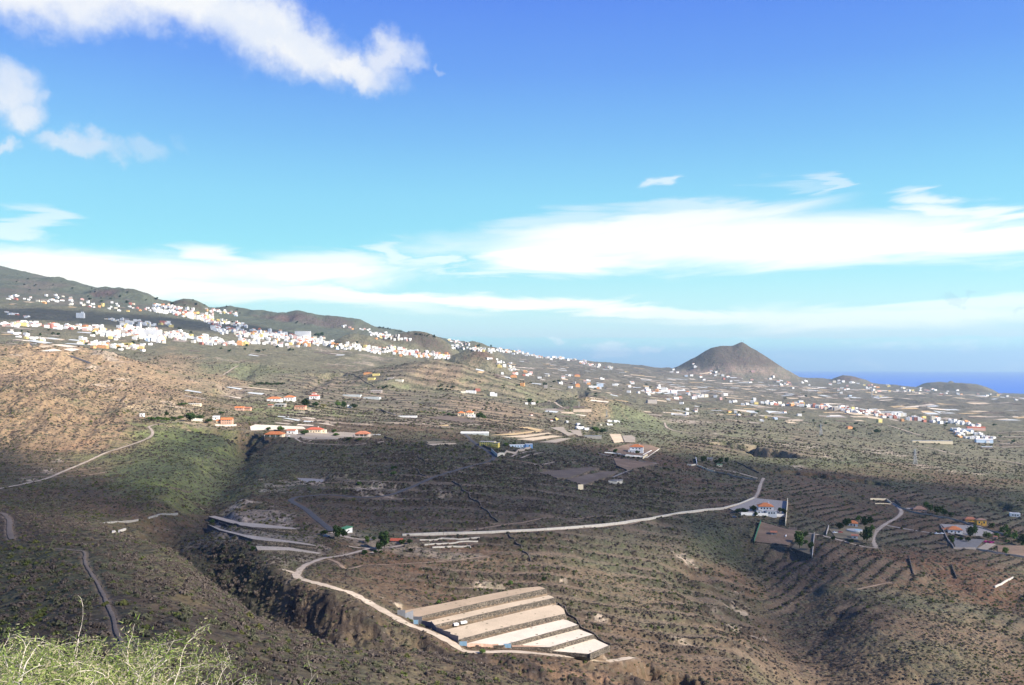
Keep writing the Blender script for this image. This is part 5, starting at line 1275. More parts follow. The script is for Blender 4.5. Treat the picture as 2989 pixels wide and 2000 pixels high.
# pallets and rubble on the field
p = at(1345, 1822)
for k, (u, v, w) in enumerate(((1330, 1825, 15), (1352, 1819, 20))):
    z_ = -112.6 - 1.65 * 2; q = onplane(u, v, z_); s = q.y / F
    MB().box(-w * s / 2, -1.0, 0, w * s / 2, 1.0, 0.9).build('covered_stack', MATS['white_roof'], loc=q).rotation_euler = (0, 0, 0.55)
    tag(bpy.data.objects[('covered_stack', 'covered_stack.001')[k]], ('left', 'right')[k] + ' white covered stack lying against the second terrace wall', 'stack')
# walls and channels
run_wall('water_channel', [(1174, 1563), (1300, 1561.5), (1350, 1561), (1446, 1557), (1570, 1550), (1638, 1545), (1734, 1539), (1814, 1531), (1850, 1524), (1894, 1518), (1990, 1500), (2060, 1492), (2112, 1487), (2160, 1473), (2201, 1457)], 1.3, 1.0, 'concrete', 'long pale concrete water channel curving across the dark plateau', 'water channel', step=4, foot=.5)
run_wall('water_channel', [(301, 1527), (340, 1524), (384, 1524), (403, 1520)], 0.7, .7, 'concrete_dull', 'left pale length of channel wall on the far gorge slope', 'water channel', step=3)
run_wall('water_channel', [(432, 1514), (455, 1508), (486, 1502), (518, 1502)], 0.8, .8, 'concrete_dull', 'right pale length of channel bending by the gorge crossing', 'water channel', step=3)
run_wall('water_channel', [(330, 1558), (348, 1552), (366, 1547)], 0.9, 0.9, 'concrete', 'short pale channel length below the longer one', 'water channel', step=3)
for args in [
    ([(2299, 1466), (2297, 1490), (2295, 1515), (2293, 1536)], 4.2, .5, 'cream_render', 'tall cream wall on the right side of the villa yard'),
    ([(2163, 1504), (2220, 1506), (2290, 1509)], 2.6, .4, 'white_wall', 'pale parapet wall in front of the large villa'),
    ([(2221, 1527), (2211, 1555), (2201, 1586)], 3.0, .2, 'green_net', 'green netted fence on the left side of the brown yard'),
    ([(2303, 1547), (2325, 1549)], 2.4, .2, 'rusty_panel', 'reddish gate panel above the brown yard'),
    ([(2378, 1560), (2374, 1595), (2371, 1628)], 1.8, .5, 'concrete', 'pale upright wall right of the tree-filled garden strip'),
    ([(2419, 1538), (2412, 1564)], 1.6, .5, 'concrete', 'short pale wall left of the red car'),
    ([(2306, 1608), (2371, 1624)], 1.8, .5, 'stone_wall', 'stone wall closing the foot of the garden strip'),
    ([(1196, 1316), (1230, 1340), (1260, 1358)], 0.9, .7, 'dark_stone', 'upper dark dry-stone wall running down the shaded slope'),
    ([(1210, 1370), (1245, 1392)], 0.9, .7, 'dark_stone', 'short dark dry-stone wall just above the road'),
    ([(1321, 1406), (1350, 1430), (1372, 1454), (1405, 1480), (1436, 1512), (1455, 1525)], 1.0, .8, 'dark_stone', 'long dark dry-stone wall below the road'),
    ([(1485, 1562), (1510, 1590), (1550, 1640)], 0.9, .7, 'dark_stone', 'dark wall running down from the water channel'),
    ([(2653, 1631), (2667, 1680)], 1.6, .5, 'dark_stone', 'longer black upright wall on the right hillside'),
    ([(2777, 1651), (2793, 1690)], 1.4, .5, 'dark_stone', 'shorter black upright wall on the right hillside'),
    ([(2904, 1716), (2930, 1702), (2957, 1688)], 1.2, .8, 'concrete', 'pale slanting wall low on the right hillside'),
    ([(2745, 1536), (2765, 1575), (2784, 1602), (2850, 1605), (2900, 1614), (2995, 1630)], 1.6, .5, 'block_render', 'dark wall round the right-hand villa and its parking yard'),
    ([(2605, 1469), (2630, 1485), (2690, 1502), (2740, 1511), (2790, 1520), (2850, 1540), (2930, 1562), (3000, 1580)], 1.5, .5, 'concrete_dull', 'long grey boundary wall leading to the orange-yellow house'),
    ([(2612, 1464), (2630, 1482)], 3.2, .6, 'dark_stone', 'dark leaning wall at the top of the track'),
    ([(2540, 1459), (2588, 1460), (2600, 1470)], 2.0, .6, 'cream_render', 'cream wall of the open tank above the track'),
    ([(2554, 1471), (2600, 1472)], .7, .6, 'cream_render', 'low front kerb of the open tank above the track'),
    ([(1765, 1322), (1790, 1324), (1812, 1327)], 1.2, .5, 'white_render', 'white garden wall left of the red-roofed villa'),
    ([(1826, 1330), (1850, 1333), (1877, 1335)], 1.8, .6, 'white_render', 'white terrace wall in front of the red-roofed villa'),
    ([(1877, 1330), (1892, 1322), (1902, 1317)], 1.4, .5, 'white_render', 'white slanting wall right of the red-roofed villa'),
    ([(1876, 1340), (1890, 1332)], 3.0, .5, 'cream_render', 'cream support wall below the red-roofed villa'),
    ([(1434, 1318), (1452, 1334), (1472, 1330)], 3.4, .5, 'concrete', 'curved concrete wall at the road corner under the yellow block'),
    ([(1472, 1330), (1510, 1320), (1553, 1306)], 2.4, .5, 'block_render', 'brown retaining wall under the long pale workshop'),
    ([(1400, 1296), (1420, 1308), (1436, 1318)], 2.2, .4, 'dark_stone', 'dark roadside wall left of the yellow block'),
    ([(1687, 1431), (1702, 1430)], 5.0, .6, 'cream_render', 'buttress-like pale wall at the corner of the ploughed plots'),
    ([(1776, 1409), (1800, 1413), (1816, 1410)], 2.2, .5, 'concrete', 'curved concrete wall of the round tank by the ploughed plots'),
    ([(2034, 1356), (2031, 1340)], 3.0, .6, 'white_render', 'tall white gate wall by the ridge hut'),
    ([(2005, 1358), (2018, 1360), (2030, 1358)], 1.8, .5, 'concrete', 'low pale wall left of the ridge hut'),
    ([(2034, 1360), (2062, 1372), (2085, 1378)], 2.0, .5, 'cream_render', 'cream wall below the ridge hut'),
    ([(2085, 1380), (2130, 1388), (2170, 1396), (2208, 1402)], 1.6, .5, 'concrete_dull', 'stepped grey wall running right from the ridge hut'),
    ([(2150, 1350), (2180, 1365), (2215, 1382)], 1.4, .6, 'dark_stone', 'upper dark wall of the ridge plots'),
    ([(1180, 1598), (1215, 1592), (1257, 1588)], 1.8, .5, 'stone_wall', 'stone wall right of the largest dark tree'),
    ([(1225, 1578), (1290, 1573), (1340, 1576), (1400, 1571)], .8, .4, 'concrete', 'thin pale kerb highest above the russet beds'),
    ([(1220, 1591), (1300, 1588), (1395, 1582)], .8, .4, 'concrete', 'thin pale kerb in the middle of the russet beds'),
    ([(1262, 1600), (1320, 1597), (1372, 1596), (1374, 1602)], .9, .4, 'concrete', 'thin pale kerb lowest over the russet beds'),
    ([(555, 1228), (575, 1229), (592, 1231)], 3.6, .5, 'concrete', 'grey retaining wall below the gorge-head gardens'),
    ([(628, 1243), (660, 1245), (690, 1243)], 2.2, .5, 'concrete', 'pale retaining wall under the salmon gabled house'),
    ([(770, 1278), (773, 1292), (786, 1294)], 3.0, .8, 'dark_stone', 'curved dark bastion wall at the gorge edge'),
    ([(743, 1272), (756, 1280)], 3.0, .8, 'dark_stone', 'small dark bastion wall left of the orange bungalow'),
    ([(1122, 1276), (1148, 1287)], 2.0, .6, 'dark_stone', 'short dark wall right of the dark-walled bungalow'),
    ([(640, 1530), (700, 1540), (760, 1550), (850, 1562)], 1.4, .5, 'dark_stone', 'dark channel wall between the upper grey terraces'),
    ([(1112, 1198), (1128, 1206)], 2.6, .6, 'dark_stone', 'dark wall stub by the upper road'),
    ([(1030, 1352 + 60), (1110, 1408)], .8, .6, 'dark_stone', 'low dark wall above the tuff outcrop'),
    ([(990, 1082), (1060, 1112), (1090, 1128)], 1.2, 1.0, 'dark_stone', 'thin dark wall climbing to the dark ridge cave'),
    ([(626, 1348), (652, 1360)], 1.6, 1.0, 'stone_wall', 'pinkish stone wall stub, lower one on the green gorge slope'),
    ([(648, 1342), (662, 1348)], 1.4, 1.0, 'stone_wall', 'pinkish stone wall stub, upper one on the green gorge slope'),
    ([(496, 1425), (530, 1433), (560, 1437)], 1.2, .8, 'stone_wall', 'stone wall low on the green gorge floor')]:
    run_wall('stone_wall' if args[3] in ('dark_stone', 'stone_wall') else ('fence' if 'fence' in args[4] or 'gate panel' in args[4] else 'garden_wall'), args[0], args[1], args[2], args[3], args[4], 'fence' if 'fence' in args[4] or 'gate panel' in args[4] else 'wall', step=3.5, rough=.15 if 'stone' in args[3] else 0)
# retaining walls of the grey terraces on the left
for k, (uv, lb) in enumerate((([(665, 1534), (720, 1543), (800, 1554), (860, 1558)], 'upper'), ([(640, 1554), (700, 1569), (736, 1584), (770, 1589), (842, 1595), (922, 1604)], 'middle'), ([(752, 1613), (842, 1617), (928, 1624)], 'lower'))):
    run_wall('retaining_wall', uv, 0.5, .5, 'stone_wall', lb + ' stone wall under the grey terraces by the dark gorge', 'wall', 'retaining walls of the grey terraces', step=4, foot=1.2, rough=.1)
# round terrace with pool of the looping-track house
p = at(2497, 1552); s = p.y / F
t_ = empty('round_terrace', (p.x, p.y, ground(p))); tag(t_, 'round pale terrace with a small pool in front of the tree-shaded bungalow', 'terrace')
MB().prism([(math.cos(a) * 27 * s, math.sin(a) * 27 * s) for a in np.linspace(0, 2 * math.pi, 25)[:-1]], -3.0, 1.4).build('paving', MATS['concrete'], t_)
MB().prism([(math.cos(a) * 11 * s + 8 * s, math.sin(a) * 7 * s + 4 * s) for a in np.linspace(0, 2 * math.pi, 17)[:-1]], 1.3, 1.45).build('pool', MATS['pool_water'], t_)
MB().prism([(math.cos(a) * 27.5 * s, math.sin(a) * 27.5 * s) for a in np.linspace(math.pi, 2 * math.pi, 14)] + [(math.cos(a) * 26.6 * s, math.sin(a) * 26.6 * s) for a in np.linspace(2 * math.pi, math.pi, 14)], 1.4, 2.2).build('parapet', MATS['white_render'], t_)
p = at(1798, 1404); s = p.y / F
t_ = MB().prism([(math.cos(a) * 20 * s, math.sin(a) * 20 * s) for a in np.linspace(0, 2 * math.pi, 25)[:-1]], -3.0, 1.2).build('round_tank', MATS['concrete_dull'], loc=(p.x, p.y, ground(p))); tag(t_, 'round dull concrete tank at the corner of the ploughed plots', 'water tank')
p = at(2294, 1567); s = p.y / F
t_ = MB().box(-9 * s, -1.5 * s, -1, 9 * s, 1.5 * s, 1.3).build('white_slab', MATS['white_render'], loc=(p.x, p.y, ground(p))); t_.rotation_euler = (0, 0, 1.15); tag(t_, 'long white slab lying in the brown yard', 'slab')
# ------------------------------------------------------------ cars, poles, pylons
mat('white_paint', (0.80, 0.80, 0.80), 0.3, 0.5, 0.03); mat('red_paint', (0.45, 0.04, 0.03), 0.3, 0.5, 0.03); mat('navy_paint', (0.03, 0.05, 0.12), 0.3, 0.5, 0.03); mat('tyre', (0.03, 0.03, 0.03), 0.9)
def car(u, v, rz, paint, label, group=None):
    p = at(u, v); c = empty('parked_car', (p.x, p.y, ground(p) + 0.25), rz); tag(c, label, 'car', group)
    b = MB(); prof = [(-2.1, .35), (-2.1, .85), (-1.9, .95), (1.3, .95), (2.05, .78), (2.15, .35)]
    n = len(prof); b.add([(x, -.85, z) for x, z in prof] + [(x, .85, z) for x, z in prof], [tuple(reversed(range(n)))[::-1], tuple(range(n, 2 * n))[::-1]] + [(i, i + n, (i + 1) % n + n, (i + 1) % n) for i in range(n)]); b.build('body', MATS[paint], c)
    b = MB(); b.add([(-1.6, -.8, .95), (.9, -.8, .95), (.9, .8, .95), (-1.6, .8, .95), (-1.3, -.66, 1.45), (.25, -.66, 1.45), (.25, .66, 1.45), (-1.3, .66, 1.45)], [(3, 2, 1, 0), (0, 1, 5, 4), (1, 2, 6, 5), (2, 3, 7, 6), (3, 0, 4, 7), (4, 5, 6, 7)]); b.build('window', MATS['window_glass'], c)
    MB().box(-1.3, -.66, 1.45, .25, .66, 1.5).build('roof', MATS[paint], c)
    for x in (-1.35, 1.35):
        for y in (-.86, .72):
            w = MB(); w.tube([(x, y, .33), (x, y + .16, .33)], .33, 12); w.build('wheel', MATS['tyre'], c)
car(2735, 1560, 0.1, 'white_paint', 'left of two white cars on the drive of the right-hand villa'); car(2751, 1560, 0.1, 'white_paint', 'right of two white cars on the drive of the right-hand villa')
car(2437, 1557, 0.3, 'white_paint', 'white car left of the round terrace'); car(2453, 1556, 0.1, 'red_paint', 'red car beside the round terrace')
car(842, 1275, 1.2, 'white_paint', 'white van-like car behind the orange hip-roofed bungalow'); car(1094, 1271, 0.0, 'white_paint', 'white car right of the dark-walled bungalow'); car(1106, 1271, 0.0, 'white_paint', 'farther right white car near the dark-walled bungalow')
car(2144, 1512, 0.2, 'navy_paint', 'dark blue car below the large villa yard'); car(1522, 1312, 0.0, 'white_paint', 'white car in front of the blue end wall'); car(953, 1569, 0.2, 'navy_paint', 'dark car by the roadside under the dark tree')
def pylon(u, v, hpx, label):
    p = at(u, v); h = hpx * p.y / F; r = empty('power_pylon', (p.x, p.y, ground(p))); tag(r, label, 'pylon', 'lattice power pylons')
    w = h * .11; th = max(.10, h * .008)
    for sx in (-1, 1):
        for sy in (-1, 1): MB().tube([(sx * w, sy * w, -1), (sx * w * .25, sy * w * .25, h * .7), (sx * w * .12, sy * w * .12, h)], th, 4).build('leg', MATS['steel'], r)
    m = MB()
    for k in range(7):
        a, b = h * k / 8, h * (k + 1) / 8; wa, wb = w * (1 - .8 * k / 8), w * (1 - .8 * (k + 1) / 8)
        for s in (-1, 1):
            m.tube([(-wa, s * wa, a), (wb, s * wb, b)], th * .6, 3); m.tube([(wa, s * wa, a), (-wb, s * wb, b)], th * .6, 3); m.tube([(s * wa, -wa, a), (s * wb, wb, b)], th * .6, 3)
    m.build('lattice', MATS['steel'], r)
    for z_ in (.72, .84, .95): MB().tube([(-h * .14, 0, h * z_), (0, 0, h * z_ + h * .02), (h * .14, 0, h * z_)], th * .9, 4).build('cross_arm', MATS['steel'], r)
pylon(2671, 1356, 46, 'tallest lattice pylon, on the green slope right of the dark hollow'); pylon(2396, 1272, 36, 'grey lattice pylon left of the pale farm plots'); pylon(1771, 1220, 24, 'lattice pylon on the slope above the gorge edge'); pylon(2545, 1160, 20, 'faint far pylon on the brown plain'); pylon(1690, 1190, 18, 'small far pylon near the tan spur')
def pole(u, v, hpx, label, name='utility_pole', arm=True):
    p = at(u, v); h = hpx * p.y / F; r = empty(name, (p.x, p.y, ground(p))); tag(r, label, 'pole')
    t = max(.14, 0.2 * p.y / F); MB().tube([(0, 0, -1), (0, 0, h)], [t, t * .7], 6).build('shaft', MATS['wood_pole'], r)
    if arm: MB().tube([(-.9 - t, 0, h * .93), (.9 + t, 0, h * .93)], t * .6, 4).build('cross_arm', MATS['wood_pole'], r)
for u, v, h, lb in ((998, 1134, 24, 'taller of two poles left of the netted greenhouses'), (993, 1150, 22, 'shorter pole left of the netted greenhouses'), (907, 1156, 20, 'pole beside the white turreted house'), (989, 1082, 28, 'thin pole on the slope above the dark cave'), (915, 1062, 18, 'thin pole above the quarry scars'),
                  (714, 1032, 24, 'thin pole below the hillside town'), (191, 985, 24, 'lamp pole right of the small town gardens'), (135, 932, 16, 'left floodlight pole above the town'), (141, 932, 16, 'second floodlight pole above the town'), (193, 936, 17, 'third floodlight pole above the town'), (198, 936, 16, 'right-hand floodlight pole above the town'), (66, 928, 12, 'leftmost pole above the town'),
                  (137, 967, 20, 'pole at the left town gardens'), (1294, 1601 - 36, 12, 'small pole beside the water channel'), (1952, 1548 - 362 + 20, 16, 'pole in the valley farmland'), (2110, 1140, 14, 'pole by the far village'), (1427, 1296 - 4, 14, 'pole by the yellow block'), (2414, 1552, 18, 'pole left of the red car'), (2378, 1575, 26, 'pole at the garden strip')):
    pole(u, v, h, lb)
for u, lb in ((2163, 'left thin radio mast on the summit of the big cone'), (2170, 'right thin radio mast on the summit of the big cone')):
    p = at(u, 1002); q = empty('radio_mast', (p.x, p.y, ground(p))); tag(q, lb, 'mast'); MB().tube([(0, 0, -3), (0, 0, 26)], [1.0, .7], 6).build('shaft', MATS['steel'], q); MB().tube([(0, 0, 20), (3.5, 0, 22)], .8, 5).build('dish_arm', MATS['steel'], q)

# ------------------------------------------------------------ trees
leaf_mat('tree_leaves', (0.026, 0.050, 0.016), (0.052, 0.085, 0.026), .2); leaf_mat('bright_leaves', (0.060, 0.120, 0.028), (0.115, 0.175, 0.045), .3); leaf_mat('pine_needles', (0.022, 0.040, 0.020), (0.045, 0.062, 0.030), .15); leaf_mat('magenta_flowers', (0.40, 0.03, 0.16), (0.55, 0.05, 0.28), .2); leaf_mat('golden_leaves', (0.17, 0.16, 0.045), (0.26, 0.22, 0.07), .2)
def crown(rng, n, size, lobes=7, tall=1.0):
    """leaf clumps on several unequal boughs; crown is about 1 wide, standing from z=.18 to 1"""
    vs = []; fs = []
    L = [(rng.uniform(-.26, .26), rng.uniform(-.26, .26), rng.uniform(.42, .80) * tall, rng.uniform(.15, .27)) for _ in range(lobes)] + [(0, 0, .5 * tall, .3)]
    for _ in range(n):
        lx, ly, lz, lr = rng.choice(L); d = Vector((rng.gauss(0, 1), rng.gauss(0, 1), rng.gauss(0, 1))).normalized(); c = Vector((lx, ly, lz)) + d * lr * rng.uniform(.55, 1.08)
        q = Vector((rng.gauss(0, 1), rng.gauss(0, 1), rng.gauss(0, 1))).normalized(); e = q.orthogonal().normalized(); s = size * rng.uniform(.6, 1.5); k = len(vs)
        vs += [c - e * s, c + q * s * 1.1, c + e * s, c - q * s]; fs.append((k, k + 1, k + 2, k + 3))
    return vs, fs
rt = random.Random(9)
def tree_proto(mt_, n=420, size=.055, tall=1.0):
    vs, fs = crown(rt, n, size, 7, tall); me = bpy.data.meshes.new('crown'); me.from_pydata([tuple(v) for v in vs], [], fs); me.materials.append(MATS[mt_])
    m = MB(); m.tube([(0, 0, -.12), (0.01, 0, .2), (.03, .02, .45 * tall)], [.035, .028, .018], 6); 
    m.tube([(0.01, 0, .2), (-.12, .05, .5 * tall)], [.02, .008], 5); m.tube([(0.015, 0, .24), (.15, -.06, .5 * tall)], [.02, .008], 5)
    tm = bpy.data.meshes.new('trunk'); tm.from_pydata(m.v, [], m.f); tm.materials.append(MATS['bark']); return me, tm
TP = {'dark': [tree_proto('tree_leaves') for _ in range(3)], 'green': [tree_proto('bright_leaves') for _ in range(2)], 'pine': [tree_proto('pine_needles', 260, .06)], 'gold': [tree_proto('golden_leaves', 260, .05)]}
FARP = {'dark': [tree_proto('tree_leaves', 60, .11)[0] for _ in range(3)], 'pine': [tree_proto('pine_needles', 46, .12)[0] for _ in range(2)], 'green': [tree_proto('bright_leaves', 60, .11)[0]], 'gold': [tree_proto('golden_leaves', 50, .11)[0]]}
def tree(u, v, hpx, wpx, kind, label, group=None, name='tree', cat='tree', far=False, trunk=True):
    p = at(u, v); s = p.y / F; h = hpx * s; w = wpx * s
    if far:
        o = bpy.data.objects.new(name, rt.choice(FARP[kind])); COL.objects.link(o); o.location = (p.x, p.y, ground(p) - h * .12); o.scale = (w * 1.3, w * 1.3, h * 1.1); o.rotation_euler = (0, 0, rt.uniform(0, 6)); tag(o, label, cat, group); return o
    r = empty(name, (p.x, p.y, ground(p) - (h * .12 if not trunk else 0)), rt.uniform(0, 6)); r.scale = (w * 1.25, w * 1.25, h); tag(r, label, cat, group)
    cm, tm = rt.choice(TP[kind])
    for nm, me in (('crown', cm), ('trunk', tm)):
        c = bpy.data.objects.new(nm, me); COL.objects.link(c); c.parent = r
    return r
GT = 'garden trees of the plateau houses'
for u, v, h, w, k, lb in (
    (985, 1576, 44, 32, 'dark', 'dark tree standing in front of the green-roofed shed'), (1004, 1572, 30, 22, 'dark', 'smaller dark tree right under the green roof'), (1122, 1606, 62, 40, 'dark', 'largest dark tree, left of the low red-roofed hut'), (1106, 1610, 30, 26, 'dark', 'low spreading tree at the foot of the largest dark one'),
    (1072, 1588, 24, 18, 'green', 'green tree between the two dark tree groups'), (1092, 1578, 12, 14, 'dark', 'round bush left of the largest dark tree'), (946, 1563, 16, 24, 'dark', 'broad bush by the road end'), (1172, 1590, 16, 22, 'dark', 'dark bush in front of the red-roofed hut'), (1194, 1590, 18, 22, 'dark', 'right-hand dark bush by the red-roofed hut'),
    (1064, 1621, 16, 20, 'dark', 'dark round bush just above the dirt track'), (1096, 1617, 13, 14, 'dark', 'second dark bush right of the one above the track'), (1112, 1616, 10, 10, 'dark', 'third and smallest dark bush above the track'), (1200, 1613, 14, 20, 'dark', 'bush under the stone wall of the russet beds'),
    (2198, 1494, 20, 24, 'dark', 'dark tree at the left corner of the large villa'), (2172, 1499, 16, 30, 'dark', 'broad dark shrubbery left of the large villa'), (2154, 1497, 12, 20, 'dark', 'leftmost dark shrubbery in the villa yard'), (2206, 1508, 15, 14, 'dark', 'bush in front of the large villa steps'), (2276, 1498, 18, 18, 'dark', 'tree behind the right wing of the large villa'), (2289, 1504, 22, 14, 'dark', 'narrow tree by the tall cream wall'), (2233, 1512, 8, 8, 'dark', 'small shrub on the villa parapet'),
    (2334, 1602, 52, 34, 'green', 'tall bright green tree in the garden strip'), (2350, 1572, 22, 18, 'dark', 'dark tree at the head of the garden strip'), (2366, 1606, 26, 18, 'dark', 'dark tree on the right of the garden strip'), (2330, 1586, 30, 24, 'dark', 'dark tree behind the tall bright green one'), (2352, 1590, 14, 14, 'green', 'small green bush in the garden strip'),
    (2470, 1540, 30, 24, 'dark', 'dark tree left of the bungalow at the looping track'), (2452, 1547, 22, 26, 'dark', 'leftmost dark tree of the track bungalow'), (2524, 1540, 34, 22, 'dark', 'tall dark tree right of the track bungalow'), (2540, 1534, 28, 20, 'dark', 'farther tree right of the track bungalow'), (2530, 1588, 52, 32, 'dark', 'big dark tree inside the bend of the looping track'), (2546, 1552, 20, 16, 'green', 'green bush beside the looping track'), (2432, 1580, 16, 14, 'dark', 'round bush below the red car'), (2484, 1586, 12, 20, 'dark', 'low bush below the pinkish annexe'), (2505, 1524, 20, 16, 'green', 'green tree behind the track bungalow'),
    (2832, 1572, 38, 26, 'dark', 'dark tree right of the orange-roofed right villa'), (2846, 1566, 34, 18, 'green', 'bright palm-like tree right of the right villa'), (2882, 1576, 24, 26, 'green', 'broad green tree above the magenta hedge'), (2779, 1590, 30, 18, 'dark', 'dark tree by the left corner of the parking yard'), (2826, 1584, 18, 18, 'dark', 'dark bush on the parking yard edge'), (2936, 1618, 20, 20, 'green', 'lone round green bush on the russet plot'), (2985, 1594, 36, 30, 'dark', 'dark tree at the right picture edge'), (2803, 1578, 12, 20, 'dark', 'low bush in front of the right villa'),
    (2716, 1494, 24, 22, 'dark', 'dark tree right beside the brown-roofed bungalow'), (2736, 1502, 26, 28, 'dark', 'rounded dark tree farther right of the brown-roofed bungalow'), (2756, 1506, 20, 22, 'dark', 'third dark tree right of the brown-roofed bungalow'), (2774, 1508, 14, 16, 'dark', 'fourth and lowest tree right of the brown-roofed bungalow'), (2704, 1482, 16, 18, 'green', 'green tree behind the brown-roofed bungalow'),
    (1860, 1326, 12, 14, 'dark', 'dark creeper bush against the red-roofed villa'), (1796, 1322, 12, 16, 'green', 'green bush left of the red-roofed villa'), (1790, 1332, 7, 10, 'dark', 'first of the round bushes under the white terrace'), (1805, 1335, 7, 9, 'dark', 'second of the round bushes under the white terrace'), (1820, 1337, 7, 9, 'dark', 'third of the round bushes under the white terrace'), (1834, 1338, 7, 9, 'dark', 'fourth of the round bushes under the white terrace'), (1850, 1340, 8, 10, 'dark', 'fifth of the round bushes under the white terrace'), (1864, 1341, 8, 11, 'dark', 'sixth of the round bushes under the white terrace'),
    (2052, 1350, 20, 20, 'dark', 'round dark tree left of the grey ridge store'), (2104, 1356, 22, 16, 'dark', 'pointed dark tree right above the green-edged shed'), (2120, 1354, 20, 14, 'dark', 'rightmost dark tree of the ridge huts'), (2090, 1354, 12, 14, 'dark', 'low dark tree between the ridge huts'),
    (557, 1232, 30, 38, 'dark', 'large rounded dark tree at the gorge-head gardens'), (580, 1228, 18, 30, 'dark', 'lower dark tree right of the large rounded one'), (487, 1216, 16, 14, 'dark', 'small round dark tree above the bright orchard'), (606, 1236, 14, 24, 'dark', 'dark bushes below the white lean-to house'), (440, 1227, 10, 24, 'green', 'bright orchard bush nearest the white cube hut'), (462, 1228, 12, 24, 'green', 'second bright orchard bush from the hut'), (484, 1230, 12, 22, 'green', 'third bright orchard bush from the hut'), (506, 1228, 12, 22, 'green', 'fourth bright orchard bush from the hut'), (528, 1225, 12, 20, 'green', 'fifth bright orchard bush from the hut'), (532, 1184, 8, 30, 'green', 'green hedge on the bare shoulder left of the long farm building'), (620, 1200, 10, 18, 'gold', 'yellowish bush on the bare shoulder'), (645, 1210, 10, 20, 'dark', 'dark bush above the salmon house'),
    (893, 1192, 30, 30, 'dark', 'rounded dark tree behind the brick-red shed'), (921, 1190, 18, 20, 'dark', 'lower tree right of the rounded dark one'), (986, 1188, 16, 20, 'green', 'left tree of the pair by the tiny white hut'), (1003, 1194, 24, 18, 'dark', 'darkest tree beside the tiny white hut'), (1034, 1192, 14, 24, 'dark', 'tree right of the tiny white hut'), (945, 1190, 12, 16, 'gold', 'yellow-green bush in the row'),
    (783, 1258, 12, 16, 'dark', 'small dark tree on the pale terrace'), (818, 1260, 16, 26, 'green', 'green trees on the pale terrace'), (888, 1272, 18, 26, 'dark', 'dark tree left of the long cream bungalow'), (974, 1266, 14, 16, 'dark', 'dark round tree right of the long cream bungalow'), (980, 1274, 10, 22, 'green', 'low green bushes between the two bungalows'), (845, 1284, 8, 10, 'dark', 'small round bush in front of the small gabled house'), (1020, 1283, 8, 22, 'dark', 'low bush below the dark-walled bungalow'), (1050, 1286, 8, 20, 'green', 'second low bush below the dark-walled bungalow'),
    (1398, 1222, 18, 24, 'dark', 'dark bushes right of the tall cream villa'), (1412, 1224, 12, 16, 'green', 'outer green bush right of the tall cream villa'), (1320, 1216, 8, 14, 'dark', 'dark bush left of the cream villa'), (1309, 1214, 9, 16, 'dark', 'purple-dark bush by the ploughed field'), (1740, 1264, 18, 26, 'green', 'left green tree by the white farm on the terraces'), (1758, 1266, 16, 24, 'dark', 'right green tree by the white farm on the terraces'),
    (1545, 1178, 16, 16, 'dark', 'dark tree over the two tiny white houses'), (1568, 1180, 10, 10, 'green', 'small tree right of the two tiny white houses'), (1478, 1302, 10, 18, 'green', 'garden bushes between the yellow blocks'), (1560, 1560, 0.1, .1, 'dark', 'x'), (1500, 1300, 9, 14, 'dark', 'dark garden bush behind the pale workshop'), (2560, 1516 - 250, 14, 20, 'dark', 'dark tree near the orange farmhouse on the plain'), (1048, 1415, 9, 16, 'green', 'green bush on the shaded slope above the tuff'), (1150, 1372, 12, 20, 'green', 'upper green bush on the shaded slope'), (1148, 1388, 12, 18, 'green', 'lower green bush on the shaded slope'), (1112, 1385, 9, 16, 'dark', 'dark bush on the shaded slope'),
    (1408, 1910, 16, 20, 'green', 'round green bush below the blue gate'), (1280, 1764, 12, 16, 'green', 'round bush just above the top farm terrace'), (1490, 1710, 16, 16, 'green', 'green bush at the back right of the top farm terrace'), (1587, 1700, 18, 14, 'dark', 'dark bush beyond the top terrace corner'), (618, 1530, 14, 16, 'dark', 'dark bush at the tip of the grey terraces'), (727, 1592, 12, 12, 'dark', 'dark bush on the gorge rim'), (738, 1610, 16, 16, 'dark', 'lower dark bush on the gorge rim')):
    if h < 1: continue
    tree(u, v, h, w, k, lb, GT)
for k in range(9):
    tree(1222 + k * 9, 1205 - (k % 3) + k * .6, 6, 9, ('dark', 'gold', 'green')[k % 3], 'small round orchard bush in the row left of the cream villa', 'orchard bushes in a row', 'orchard_bush', 'bush', far=True)
for k in range(14):
    tree(745 + k * 6.4 + rt.uniform(-1, 1), 1124 + rt.uniform(-2, 2), rt.uniform(6, 10), rt.uniform(8, 12), 'dark', ('leftmost', 'second', 'third', 'fourth', 'fifth', 'sixth', 'seventh', 'eighth', 'ninth', 'tenth', 'eleventh', 'twelfth', 'last but one', 'rightmost')[k] + ' dark green tree in the row below the brown far hillside', 'row of dark trees below the brown hillside', far=True)
for k, (u, v) in enumerate(((2875, 1586), (2885, 1587), (2896, 1588))):
    o = tree(u, v, 8, 12, 'green', ('left', 'middle', 'right')[k] + ' magenta flowering bush of the hedge by the parking yard', 'magenta hedge bushes', 'flowering_bush', 'bush', far=True); me = o.data.copy(); me.materials[0] = MATS['magenta_flowers']; o.data = me
